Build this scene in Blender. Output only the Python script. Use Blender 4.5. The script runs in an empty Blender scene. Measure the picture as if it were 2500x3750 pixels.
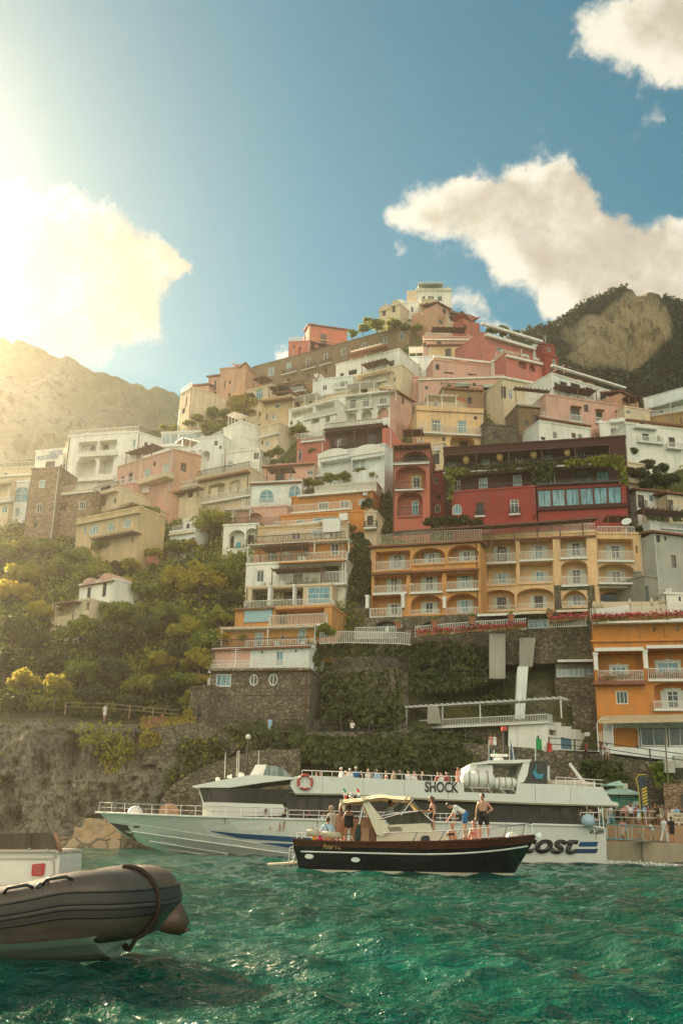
import bpy, math, random, bmesh
import numpy as np
from mathutils import Vector as V, Matrix
from mathutils.geometry import tessellate_polygon
random.seed(7); rng = np.random.default_rng(7)
sc = bpy.context.scene; col = sc.collection
rad = math.radians
# ------------------------------------------------------------------ camera
F = 3650.0; CH = 1.3; PT = math.atan((3062 - 1875) / F); RO = rad(1.3)
f3 = V((0, math.cos(PT), math.sin(PT))); u3 = V((0, -math.sin(PT), math.cos(PT))); r3 = V((1, 0, 0))
CR = r3 * math.cos(RO) + u3 * math.sin(RO); CU = -r3 * math.sin(RO) + u3 * math.cos(RO)
CAM = V((0, 0, CH))
cd = bpy.data.cameras.new('camera'); cam = bpy.data.objects.new('camera', cd); col.objects.link(cam)
cd.sensor_fit = 'VERTICAL'; cd.sensor_height = 36; cd.lens = 36 * F / 3750; cd.clip_start = .1; cd.clip_end = 20000
M = Matrix((CR, CU, -f3)).transposed().to_4x4(); M.translation = CAM; cam.matrix_world = M
sc.camera = cam
CROP = dict(s=(0, 0, 1), c1=(1250, 980, 1.2544), c2=(600, 1150, 1.6505), c3=(0, 1500, 1.7422), c4=(700, 1600, 1.96), c5=(1350, 1550, 1.3635),
            c6=(1300, 1880, 1.3067), cA=(650, 2050, 1.96), cB=(0, 2000, 1.96), cC=(1400, 2250, 1.4255), cD=(300, 2700, 1.568), cE=(1300, 2650, 1.3067),
            cF=(0, 2950, 1.96), cG=(2000, 1350, 2.94), cH=(2000, 2150, 3.136), g1=(950, 2850, 2.851), g2=(1450, 2850, 2.6133),
            pr=(1950, 2750, 2.851), ft=(1100, 2650, 2.24), fm=(1650, 2600, 2.24), cJ=(1050, 2150, 2.4123), lq=(0, 2850, 2.24))
def sp(c, x, y):
    a, b, s = CROP[c]; return a + x / s, b + y / s
def ray(px, py): return f3 * F + CR * (px - 1250) + CU * (1875 - py)
def at(px, py, Y):
    d = ray(px, py); return CAM + d * (Y / d.y)
def pxof(p):
    d = p - CAM; z = d.dot(f3); return 1250 + F * d.dot(CR) / z, 1875 - F * d.dot(CU) / z
# ------------------------------------------------------------------ scene graph helpers
def tag(o, label=None, cat=None, group=None, kind=None):
    if label: o['label'] = label
    if cat: o['category'] = cat
    if group: o['group'] = group
    if kind: o['kind'] = kind
    return o
def thing(name, label, cat, loc=(0, 0, 0), group=None, rz=0):
    o = bpy.data.objects.new(name, None); o.empty_display_size = .2; col.objects.link(o); o.location = loc; o.rotation_euler = (0, 0, rz)
    return tag(o, label, cat, group)
def wloc(o):
    p = V((0, 0, 0))
    while o is not None: p = p + o.location; o = o.parent
    return p
def children(o): return list(o.children)
def copy_tree(o, parent=None):
    c = o.copy(); col.objects.link(c); c.parent = parent
    for ch in list(o.children): copy_tree(ch, c)
    return c
class MB:
    def __init__(s): s.v = []; s.f = []
    def add(s, vs, fs):
        n = len(s.v); s.v += [tuple(p) for p in vs]; s.f += [tuple(i + n for i in f) for f in fs]; return s
    def box(s, a, b, m=None):
        (x0, y0, z0), (x1, y1, z1) = a, b
        vs = [V(p) for p in ((x0, y0, z0), (x1, y0, z0), (x1, y1, z0), (x0, y1, z0), (x0, y0, z1), (x1, y0, z1), (x1, y1, z1), (x0, y1, z1))]
        if m is not None: vs = [m @ p for p in vs]
        return s.add(vs, [(0, 3, 2, 1), (4, 5, 6, 7), (0, 1, 5, 4), (1, 2, 6, 5), (2, 3, 7, 6), (3, 0, 4, 7)])
    def prism(s, front, back, cap0=True, cap1=True):
        n = len(front); fs = [(i, (i + 1) % n, n + (i + 1) % n, n + i) for i in range(n)]
        vs = list(front) + list(back)
        t = tessellate_polygon([[V(p) for p in front]])
        if cap0: fs += [tuple(a) for a in t]
        if cap1: fs += [tuple(n + i for i in a[::-1]) for a in t]
        return s.add(vs, fs)
    def tube(s, pts, r, n=6, cap=True):
        pts = [V(p) for p in pts]; k = len(pts); rs = r if isinstance(r, (list, tuple)) else [r] * k
        vs = []; up = None
        for i, p in enumerate(pts):
            t = (pts[min(i + 1, k - 1)] - pts[max(i - 1, 0)]).normalized()
            if up is None: up = t.orthogonal().normalized()
            else:
                up = (up - t * up.dot(t)); up = up.normalized() if up.length > 1e-6 else t.orthogonal().normalized()
            w = t.cross(up)
            for j in range(n):
                a = 2 * math.pi * j / n; vs.append(p + (up * math.cos(a) + w * math.sin(a)) * rs[i])
        fs = [(i * n + j, i * n + (j + 1) % n, (i + 1) * n + (j + 1) % n, (i + 1) * n + j) for i in range(k - 1) for j in range(n)]
        if cap: fs += [tuple(range(n))[::-1], tuple((k - 1) * n + j for j in range(n))]
        return s.add(vs, fs)
    def lathe(s, prof, c=(0, 0, 0), n=12, m=None):
        vs = []; c = V(c); k = len(prof)
        for r, z in prof:
            for j in range(n):
                a = 2 * math.pi * j / n; p = V((r * math.cos(a), r * math.sin(a), z)); vs.append((m @ p if m is not None else p) + c)
        fs = [(i * n + j, i * n + (j + 1) % n, (i + 1) * n + (j + 1) % n, (i + 1) * n + j) for i in range(k - 1) for j in range(n)]
        fs += [tuple(range(n))[::-1], tuple((k - 1) * n + j for j in range(n))]
        return s.add(vs, fs)
    def ell(s, c, r, n=12, k=8, m=None):
        if not isinstance(r, (tuple, list)): r = (r, r, r)
        prof = [(math.sin(math.pi * (i + .02) / (k + .04)), -math.cos(math.pi * (i + .02) / (k + .04))) for i in range(k + 1)]
        S = Matrix.Diagonal(V(r)).to_3x3(); mm = (m @ S) if m is not None else S
        return s.lathe(prof, c, n, mm)
    def grid(s, pts, nu, nv):   # pts row-major nv rows of nu
        return s.add(pts, [(j * nu + i, j * nu + i + 1, (j + 1) * nu + i + 1, (j + 1) * nu + i) for j in range(nv - 1) for i in range(nu - 1)])
    def build(s, name, mat, parent=None, org=None, smooth=False):
        o0 = V(org) if org is not None else (wloc(parent) if parent is not None else V((0, 0, 0)))
        me = bpy.data.meshes.new(name)
        me.from_pydata([(p[0] - o0.x, p[1] - o0.y, p[2] - o0.z) for p in s.v], [], s.f)
        bm = bmesh.new(); bm.from_mesh(me); bmesh.ops.recalc_face_normals(bm, faces=bm.faces); bm.to_mesh(me); bm.free()
        if smooth:
            me.polygons.foreach_set('use_smooth', [True] * len(me.polygons))
        if mat is not None: me.materials.append(mat)
        o = bpy.data.objects.new(name, me); col.objects.link(o); o.parent = parent
        return o
def quads_obj(name, P, mat, parent=None, org=(0, 0, 0), smooth=False):
    """P: (n,4,3) array of leaf quads"""
    n = len(P); me = bpy.data.meshes.new(name); me.vertices.add(4 * n); me.loops.add(4 * n); me.polygons.add(n)
    me.vertices.foreach_set('co', (P.reshape(-1, 3) - np.array(org)).astype(np.float32).ravel())
    me.loops.foreach_set('vertex_index', np.arange(4 * n, dtype=np.int32))
    me.polygons.foreach_set('loop_start', np.arange(0, 4 * n, 4, dtype=np.int32))
    me.update(calc_edges=True)
    if mat is not None: me.materials.append(mat)
    o = bpy.data.objects.new(name, me); col.objects.link(o); o.parent = parent
    return o
def grid_obj(name, P, mat, attr=None, smooth=True):
    nv, nu = P.shape[:2]; me = bpy.data.meshes.new(name)
    idx = np.arange(nu * nv).reshape(nv, nu)
    q = np.stack([idx[:-1, :-1], idx[:-1, 1:], idx[1:, 1:], idx[1:, :-1]], -1).reshape(-1, 4); n = len(q)
    me.vertices.add(nu * nv); me.loops.add(4 * n); me.polygons.add(n)
    me.vertices.foreach_set('co', P.astype(np.float32).ravel()); me.loops.foreach_set('vertex_index', q.astype(np.int32).ravel())
    me.polygons.foreach_set('loop_start', np.arange(0, 4 * n, 4, dtype=np.int32))
    if smooth: me.polygons.foreach_set('use_smooth', np.ones(n, dtype=bool))
    me.update(calc_edges=True)
    if attr is not None:
        for k, a in attr.items():
            at_ = me.attributes.new(k, 'FLOAT', 'POINT'); at_.data.foreach_set('value', a.astype(np.float32).ravel())
    if mat is not None: me.materials.append(mat)
    o = bpy.data.objects.new(name, me); col.objects.link(o)
    return o
def leaves(C, size, outward=None, flat=.0):
    """leaf quads centred on C (n,3)"""
    n = len(C); nrm = rng.normal(size=(n, 3))
    if outward is not None: nrm = nrm * .75 + outward
    nrm /= np.linalg.norm(nrm, axis=1, keepdims=True) + 1e-9
    a = np.cross(nrm, rng.normal(size=(n, 3))); a /= np.linalg.norm(a, axis=1, keepdims=True) + 1e-9
    b = np.cross(nrm, a); s = size * rng.uniform(.55, 1.35, (n, 1)); l = s * rng.uniform(.5, .8, (n, 1))
    bend = nrm * s * rng.uniform(-.3, .3, (n, 1))
    return np.stack([C - a * s, C - b * l + bend, C + a * s, C + b * l + bend], 1)
def vnoise(p, seed=0, oct=4, gain=.5):
    """value noise for (n,3) arrays, about -1..1"""
    out = np.zeros(len(p)); amp = 1.; tot = 0.; q = p.copy()
    for o in range(oct):
        i = np.floor(q).astype(np.int64); f = q - i; f = f * f * (3 - 2 * f); r = 0
        for dx in (0, 1):
            for dy in (0, 1):
                for dz in (0, 1):
                    h = (i[:, 0] + dx) * 374761393 + (i[:, 1] + dy) * 668265263 + (i[:, 2] + dz) * 2147483647 + (seed + o * 17) * 974634777
                    h = (h ^ (h >> 13)) * 1274126177; h = (h ^ (h >> 16)) & 0xffff
                    w = (f[:, 0] if dx else 1 - f[:, 0]) * (f[:, 1] if dy else 1 - f[:, 1]) * (f[:, 2] if dz else 1 - f[:, 2])
                    r = r + w * (h / 32767.5 - 1)
        out += r * amp; tot += amp; amp *= gain; q = q * 2.03 + 11.3
    return out / tot
# ------------------------------------------------------------------ materials
def nmat(name):
    m = bpy.data.materials.new(name); m.use_nodes = True; nt = m.node_tree; nt.nodes.clear()
    out = nt.nodes.new('ShaderNodeOutputMaterial'); b = nt.nodes.new('ShaderNodeBsdfPrincipled'); nt.links.new(b.outputs[0], out.inputs[0])
    return m, nt, b, out
def N(nt, t, **k):
    n = nt.nodes.new('ShaderNode' + t)
    for a, v in k.items():
        if a.startswith('i_'):
            key = a[2:]; key = int(key) if key.isdigit() else key.replace('_', ' ')
            n.inputs[key].default_value = v
        else: setattr(n, a, v)
    return n
def ramp(nt, src, stops):
    r = nt.nodes.new('ShaderNodeValToRGB'); e = r.color_ramp.elements
    while len(e) < len(stops): e.new(.5)
    for el, (p, c) in zip(e, stops):
        el.position = p; el.color = (c, c, c, 1) if isinstance(c, (int, float)) else (*c, 1)
    nt.links.new(src, r.inputs[0]); return r.outputs[0]
def mix(nt, fac, a, b, mode='MIX'):
    m = nt.nodes.new('ShaderNodeMix'); m.data_type = 'RGBA'; m.blend_type = mode
    for s, v in ((m.inputs[0], fac), (m.inputs[6], a), (m.inputs[7], b)):
        if isinstance(v, bpy.types.NodeSocket): nt.links.new(v, s)
        elif isinstance(v, (int, float)): s.default_value = v
        else: s.default_value = (*v, 1)
    return m.outputs[2]
def pos(nt, scale=(1, 1, 1)):
    g = nt.nodes.new('ShaderNodeNewGeometry'); mp = N(nt, 'Mapping'); mp.inputs['Scale'].default_value = scale
    nt.links.new(g.outputs['Position'], mp.inputs[0]); return mp.outputs[0]
def noise(nt, vec, scale, detail=4, rough=.6):
    n = N(nt, 'TexNoise', i_Scale=scale, i_Detail=detail, i_Roughness=rough); nt.links.new(vec, n.inputs['Vector']); return n.outputs[0]
def bump(nt, b, h, dist=.05, strength=.6):
    bp = N(nt, 'Bump', i_Strength=strength, i_Distance=dist); nt.links.new(h, bp.inputs['Height']); nt.links.new(bp.outputs[0], b.inputs['Normal'])
def dk(c, k): return tuple(min(1, x * k) for x in c)
_mc = {}
def stucco(c, stain=.6, key=None):
    k = ('stucco', c, stain)
    if k in _mc: return _mc[k]
    m, nt, b, out = nmat('stucco'); b.inputs['Roughness'].default_value = .9
    n1 = noise(nt, pos(nt, (.35, .35, .35)), 1.3, 5); n2 = noise(nt, pos(nt, (1.6, 1.6, .22)), 1.1, 4); n3 = noise(nt, pos(nt), 9, 3)
    g = tuple(x * .55 + .02 for x in (sum(c) / 3 * .8 + c[0] * .2, sum(c) / 3 * .8 + c[1] * .2, sum(c) / 3 * .75 + c[2] * .2))
    a = mix(nt, ramp(nt, n1, [(.38, 0), (.68, 1)]), c, dk(c, .8)); a = mix(nt, ramp(nt, n2, [(.45, 0), (.75, stain)]), a, g)
    a = mix(nt, ramp(nt, n3, [(.3, 0), (.8, .25)]), a, dk(c, 1.12)); nt.links.new(a, b.inputs['Base Color']); bump(nt, b, n3, .03, .4)
    _mc[k] = m; return m
def plain(c, rough=.6, metal=0, var=.12, spec=None, key=''):
    k = ('plain', c, rough, metal, var, key)
    if k in _mc: return _mc[k]
    m, nt, b, out = nmat('paint' if not metal else 'metal'); b.inputs['Roughness'].default_value = rough; b.inputs['Metallic'].default_value = metal
    n = noise(nt, pos(nt), 3.3, 4); nt.links.new(mix(nt, ramp(nt, n, [(.3, 0), (.75, 1)]), c, dk(c, 1 - var * 2)), b.inputs['Base Color'])
    _mc[k] = m; return m
def stone(c, scale=2.2, moss=.3, key=''):
    k = ('stone', c, scale, moss)
    if k in _mc: return _mc[k]
    m, nt, b, out = nmat('rubble_masonry'); b.inputs['Roughness'].default_value = .95
    p = pos(nt, (1, 1, 1.35)); wn = N(nt, 'TexNoise', i_Scale=1.7, i_Detail=2.); nt.links.new(p, wn.inputs['Vector'])
    ad = N(nt, 'VectorMath', operation='MULTIPLY_ADD'); nt.links.new(wn.outputs['Color'], ad.inputs[0]); ad.inputs[1].default_value = (.5, .5, .5); nt.links.new(p, ad.inputs[2])
    vo = N(nt, 'TexVoronoi', i_Scale=scale); nt.links.new(ad.outputs[0], vo.inputs['Vector'])
    ve = N(nt, 'TexVoronoi', i_Scale=scale, feature='DISTANCE_TO_EDGE'); nt.links.new(ad.outputs[0], ve.inputs['Vector'])
    hs = N(nt, 'SeparateColor'); nt.links.new(vo.outputs['Color'], hs.inputs[0])
    a = mix(nt, hs.outputs[0], dk(c, .62), dk(c, 1.35)); a = mix(nt, ramp(nt, ve.outputs['Distance'], [(.0, 1), (.09, 0)]), a, dk(c, .38))
    big = noise(nt, pos(nt, (.3, .3, .2)), 1.2, 5); a = mix(nt, ramp(nt, big, [(.42, 0), (.7, moss)]), a, (.04, .05, .02))
    nt.links.new(a, b.inputs['Base Color']); bump(nt, b, ramp(nt, ve.outputs['Distance'], [(0, 0), (.14, 1)]), .1, .8)
    _mc[k] = m; return m
def leafmat(c1, c2, trans=.35, scale=.5):
    k = ('leaf', c1, c2, trans)
    if k in _mc: return _mc[k]
    m, nt, b, out = nmat('leaf'); b.inputs['Roughness'].default_value = .6
    n = noise(nt, pos(nt), scale, 3); n2 = noise(nt, pos(nt), 4.3, 2); oi = N(nt, 'ObjectInfo')
    a = mix(nt, ramp(nt, n, [(.35, 0), (.65, 1)]), c1, c2); a = mix(nt, ramp(nt, n2, [(.4, 0), (.7, .5)]), a, dk(c1, .55)); a = mix(nt, oi.outputs['Random'], a, mix(nt, .35, a, (c2[0] * 1.4, c2[1] * .95, c2[2] * .6)))
    nt.links.new(a, b.inputs['Base Color']); t = N(nt, 'BsdfTranslucent'); nt.links.new(mix(nt, .5, a, dk(c2, 1.6)), t.inputs[0])
    ms = N(nt, 'MixShader'); ms.inputs[0].default_value = trans; nt.links.new(b.outputs[0], ms.inputs[1]); nt.links.new(t.outputs[0], ms.inputs[2]); nt.links.new(ms.outputs[0], out.inputs[0])
    _mc[k] = m; return m
def tiles(c=(.32, .13, .07)):
    k = ('tiles', c)
    if k in _mc: return _mc[k]
    m, nt, b, out = nmat('terracotta_tile'); b.inputs['Roughness'].default_value = .85
    w = N(nt, 'TexWave', i_Scale=2.2, i_Distortion=1.5); nt.links.new(pos(nt), w.inputs[0]); n = noise(nt, pos(nt), 4, 4)
    a = mix(nt, n, dk(c, .55), dk(c, 1.4)); a = mix(nt, ramp(nt, w.outputs[0], [(.2, .6), (.6, 0)]), a, dk(c, .4)); nt.links.new(a, b.inputs['Base Color']); bump(nt, b, w.outputs[0], .06, .8)
    _mc[k] = m; return m
def glassmat(c, rough=.06, key=''):
    k = ('glass', c, key)
    if k in _mc: return _mc[k]
    m, nt, b, out = nmat('window_glass'); b.inputs['Roughness'].default_value = rough; b.inputs['IOR'].default_value = 1.5
    n = noise(nt, pos(nt, (2.5, 2.5, .4)), 1.5, 3); nt.links.new(mix(nt, ramp(nt, n, [(.4, 0), (.6, 1)]), c, dk(c, .5)), b.inputs['Base Color'])
    try: b.inputs['Coat Weight'].default_value = .2 if not key else 0; b.inputs['Specular IOR Level'].default_value = .4 if not key else .22; b.inputs['Coat Roughness'].default_value = .02
    except Exception: pass
    _mc[k] = m; return m
WHITE = (.78, .76, .7); CREAM = (.72, .6, .42)
mWHITE = plain(WHITE, .5); mFRAME = plain((.74, .72, .66), .5, key='f'); mIRON = plain((.03, .028, .025), .5); mRAILW = plain((.72, .7, .62), .5, key='r')
mWOOD = plain((.13, .06, .03), .6); mSHUT = plain((.6, .62, .56), .6); mGSH = plain((.06, .1, .06), .6); mRSH = plain((.42, .1, .05), .6)
mDARK = plain((.012, .011, .01), .5); mSTEEL = plain((.55, .55, .53), .25, 1.); mTERRA = plain((.42, .17, .09), .8); mRUB = plain((.02, .02, .02), .5)
G_DARK = glassmat((.015, .02, .02)); G_BLUE = glassmat((.16, .36, .42)); G_PALE = glassmat((.38, .5, .5)); G_GREY = glassmat((.05, .075, .075))
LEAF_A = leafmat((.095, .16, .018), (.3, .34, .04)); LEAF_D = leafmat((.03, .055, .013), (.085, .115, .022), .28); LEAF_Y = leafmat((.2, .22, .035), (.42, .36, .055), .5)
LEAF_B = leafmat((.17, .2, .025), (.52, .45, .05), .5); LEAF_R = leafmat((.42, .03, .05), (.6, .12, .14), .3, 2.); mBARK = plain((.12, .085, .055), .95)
# ------------------------------------------------------------------ world
SUN_AZ = rad(-42); SUN_EL = rad(26)
SD = V((math.sin(SUN_AZ) * math.cos(SUN_EL), math.cos(SUN_AZ) * math.cos(SUN_EL), math.sin(SUN_EL)))
sl = bpy.data.lights.new('sun', 'SUN'); so = bpy.data.objects.new('sun', sl); col.objects.link(so)
sl.energy = 5.; sl.angle = rad(.5); sl.color = (1., .76, .48); so.rotation_euler = (-SD).to_track_quat('-Z', 'Y').to_euler()
so.location = (-60, 20, 150)
w = bpy.data.worlds.new('World'); sc.world = w; w.use_nodes = True; nt = w.node_tree; nt.nodes.clear()
wo = N(nt, 'OutputWorld'); bg = N(nt, 'Background'); nt.links.new(bg.outputs[0], wo.inputs[0])
sky = N(nt, 'TexSky', sky_type='NISHITA', sun_disc=False, sun_elevation=SUN_EL, sun_rotation=SUN_AZ % (2 * math.pi), air_density=1.1, dust_density=.2, ozone_density=2., altitude=0)
tc = N(nt, 'TexCoord'); gen = tc.outputs['Generated']
SKYS = .031; bg.inputs[1].default_value = SKYS
def vm(op, a, b=None, c=None):
    n = N(nt, 'VectorMath', operation=op)
    for i, v in enumerate((a, b, c)):
        if v is None: continue
        if isinstance(v, bpy.types.NodeSocket): nt.links.new(v, n.inputs[i])
        elif op == 'SCALE' and i == 1: n.inputs['Scale'].default_value = v
        else: n.inputs[i].default_value = v
    return n.outputs['Value'] if op in ('DOT_PRODUCT', 'LENGTH', 'DISTANCE') else n.outputs[0]
def mt(op, a, b=0., c=None, clamp=False):
    n = N(nt, 'Math', operation=op, use_clamp=clamp)
    for i, v in enumerate((a, b, c)):
        if v is None: continue
        if isinstance(v, bpy.types.NodeSocket): nt.links.new(v, n.inputs[i])
        else: n.inputs[i].default_value = v
    return n.outputs[0]
# clouds: lobes of vapour in world directions, broken up by fractal noise
LOBES = []   # (direction, radius(rad), weight)
def lobe(px, py, r, wgt=1.): LOBES.append((ray(px, py).normalized(), r / F * .97, wgt))
for a in [(300, 800, 110), (150, 850, 150), (330, 900, 170), (100, 1000, 240), (400, 1000, 190), (560, 960, 80), (640, 965, 50), (480, 1080, 130), (300, 1150, 220), (50, 1250, 260), (520, 1180, 90), (-200, 1000, 300), (-300, 1300, 300),
          (1990, 680, 110), (2080, 650, 70), (1880, 660, 90), (1700, 690, 80), (1560, 730, 90), (1450, 800, 80), (1600, 830, 120), (1760, 780, 150), (1920, 800, 170), (2060, 780, 120), (2150, 830, 110), (1800, 930, 110), (1950, 960, 150), (2120, 950, 160),
          (2250, 960, 140), (2380, 950, 110), (2490, 930, 100), (2330, 1050, 150), (2150, 1080, 120), (2480, 1060, 140), (2020, 1110, 70), (1460, 950, 45, .7), (2600, 980, 160), (2250, 800, 40, .6), (2650, 1120, 150),
          (1710, 1140, 70, .8), (1790, 1180, 60, .8), (1850, 1200, 60, .7), (1620, 1140, 60, .6), (1010, 1320, 60, .8), (1040, 1300, 40, .7),
          (2230, 60, 100, .8), (2350, 100, 150, .85), (2480, 60, 160), (2440, 220, 110, .7), (2180, 165, 60, .6), (2300, 200, 100, .7), (2480, 280, 80, .8), (2600, 180, 150), (2370, 430, 55, .45), (2420, 460, 30, .4)]: lobe(*a)
def cloud_density(vec, fine=True):
    wn = N(nt, 'TexNoise', i_Scale=11., i_Detail=7. if fine else 3., i_Roughness=.62); nt.links.new(vec, wn.inputs['Vector'])
    off = vm('SUBTRACT', wn.outputs['Color'], (.5, .5, .5)); v2 = vm('MULTIPLY_ADD', off, (.085, .085, .085), vec); v2 = vm('NORMALIZE', v2)
    tot = None
    for d, r, wg in LOBES:
        ds = vm('DISTANCE', v2, tuple(d)); q = mt('MULTIPLY', mt('MULTIPLY', ds, ds), -1.35 / (r * r)); e = mt('MULTIPLY', mt('EXPONENT', q), wg)
        tot = e if tot is None else mt('ADD', tot, e)
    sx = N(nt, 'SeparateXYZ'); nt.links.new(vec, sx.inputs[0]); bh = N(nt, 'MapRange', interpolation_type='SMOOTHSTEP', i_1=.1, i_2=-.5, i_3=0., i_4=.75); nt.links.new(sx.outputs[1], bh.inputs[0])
    tot = mt('MINIMUM', mt('ADD', tot, bh.outputs[0]), 1.5)   # added unseen cloud cover behind the viewer, fill light for the shaded facades
    nn = N(nt, 'TexNoise', i_Scale=24., i_Detail=11. if fine else 5., i_Roughness=.68); nt.links.new(vec, nn.inputs['Vector'])
    return mt('ADD', tot, mt('MULTIPLY', mt('SUBTRACT', nn.outputs[0], .5), 2.5))
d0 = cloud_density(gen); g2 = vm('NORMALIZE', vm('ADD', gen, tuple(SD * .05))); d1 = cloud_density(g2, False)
cov = N(nt, 'MapRange', interpolation_type='SMOOTHSTEP', i_1=.4, i_2=1.3); nt.links.new(d0, cov.inputs[0])
thick = N(nt, 'MapRange', interpolation_type='SMOOTHSTEP', i_1=.5, i_2=1.9); nt.links.new(d1, thick.inputs[0])
cosS = vm('DOT_PRODUCT', gen, tuple(SD)); glow = mt('POWER', mt('MAXIMUM', cosS, 0.), 9.)
sy = N(nt, 'SeparateXYZ'); nt.links.new(gen, sy.inputs[0]); fl_ = N(nt, 'MapRange', interpolation_type='SMOOTHSTEP', i_1=.1, i_2=-.5, i_3=1., i_4=4.8); nt.links.new(sy.outputs[1], fl_.inputs[0])   # extra glow for the added clouds behind the viewer, brightens shaded facades
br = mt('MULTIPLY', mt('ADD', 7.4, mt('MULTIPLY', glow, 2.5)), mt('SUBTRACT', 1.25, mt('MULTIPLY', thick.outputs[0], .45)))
cc = mix(nt, thick.outputs[0], (1., .92, .74), (.98, .84, .62)); wf = N(nt, 'MapRange', i_1=1., i_2=4.8); nt.links.new(fl_.outputs[0], wf.inputs[0]); cc = mix(nt, wf.outputs[0], cc, (1., .84, .62)); br = mt('MULTIPLY', br, fl_.outputs[0]); cb = vm('SCALE', cc, 1.); nn_ = cb.node; nt.links.new(br, nn_.inputs['Scale'])  # warm tint of the added fill clouds warms the facades too
# teal grade of the blue air near the zenith side
skc = mix(nt, 1., sky.outputs[0], (.43, 1.06, .88), 'MULTIPLY')
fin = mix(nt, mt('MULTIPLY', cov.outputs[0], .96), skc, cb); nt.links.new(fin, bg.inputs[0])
sc.view_settings.view_transform = 'Standard'; sc.view_settings.look = 'None'; sc.view_settings.exposure = 1.9; sc.view_settings.gamma = 1
cy = sc.cycles; cy.use_denoising = True; cy.max_bounces = 6; cy.diffuse_bounces = 3; cy.glossy_bounces = 3; cy.transmission_bounces = 4; cy.volume_bounces = 1; cy.transparent_max_bounces = 6
cy.sample_clamp_indirect = 6; cy.sample_clamp_direct = 0; cy.caustics_reflective = False; cy.caustics_refractive = False
# ------------------------------------------------------------------ haze
hm = bpy.data.materials.new('sea_haze'); hm.use_nodes = True; hn = hm.node_tree; hn.nodes.clear(); ho = N(hn, 'OutputMaterial')
HAZE = .00038
pv = N(hn, 'VolumePrincipled'); pv.inputs['Color'].default_value = (1., .95, .82, 1); pv.inputs['Density'].default_value = HAZE; pv.inputs['Anisotropy'].default_value = .88
hn.links.new(pv.outputs[0], ho.inputs['Volume'])
hz = MB().box((-560, -60, -7), (560, 560, 185)).build('haze', hm); tag(hz, 'thin warm sea haze filling the air over the bay and hillside', 'haze', kind='stuff')
# ------------------------------------------------------------------ terrain
YCOL = [(-900, [(3100, 92), (2640, 97), (2600, 103), (2300, 116), (1950, 136), (1600, 160), (1300, 185)]),
        (0, [(3100, 91), (2640, 97), (2600, 103), (2300, 116), (1950, 136), (1600, 158), (1300, 185)]),
        (640, [(3100, 88), (2680, 95), (2640, 101), (2300, 112), (2000, 130), (1700, 150), (1400, 175), (1200, 190)]),
        (1150, [(3100, 88), (2700, 95), (2670, 100), (2350, 107), (2050, 117), (1700, 138), (1400, 163), (1200, 180)]),
        (1650, [(3100, 88), (2720, 95), (2700, 99), (2350, 107), (2300, 112), (1950, 123), (1600, 146), (1300, 172), (1100, 192)]),
        (2150, [(3100, 88), (2760, 93), (2740, 97), (2350, 105), (2300, 110), (1950, 121), (1600, 142), (1350, 163), (1150, 185)]),
        (2600, [(3100, 86), (2800, 89), (2780, 93), (2300, 104), (1950, 119), (1500, 146), (1300, 165)]),
        (3400, [(3100, 86), (2800, 89), (2780, 93), (2300, 104), (1950, 119), (1500, 146), (1300, 165)])]
YX = np.array([c[0] for c in YCOL], float)
def Yt(px, py):
    px = np.asarray(px, float); py = np.asarray(py, float)
    vals = np.stack([np.interp(-py, [-a[0] for a in c[1]], [a[1] for a in c[1]]) for c in YCOL], 0)
    i = np.clip(np.searchsorted(YX, px) - 1, 0, len(YX) - 2); t = np.clip((px - YX[i]) / (YX[i + 1] - YX[i]), 0, 1)
    return np.take_along_axis(vals, i[None], 0)[0] * (1 - t) + np.take_along_axis(vals, i[None] + 1, 0)[0] * t
def Yt1(px, py): return float(Yt(np.array([px]), np.array([py]))[0])
RIDGE = [(-900, 2550), (-400, 2330), (-200, 2060), (-70, 1740), (0, 1695), (300, 1660), (560, 1570), (640, 1565), (760, 1545), (900, 1510), (1150, 1430), (1400, 1320), (1500, 1250), (1580, 1200), (1680, 1235), (1850, 1260), (2050, 1390), (2300, 1500), (2500, 1560), (3400, 1700)]
def ridge(px): return np.interp(px, [a[0] for a in RIDGE], [a[1] for a in RIDGE])
fv = np.array(f3); Rv = np.array(CR); Uv = np.array(CU); Cv = np.array(CAM)
def at_np(px, py, Y):
    d = fv * F + Rv * (px - 1250)[..., None] + Uv * (1875 - py)[..., None]; return Cv + d * (Y / d[..., 1])[..., None]
rock = None
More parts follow.
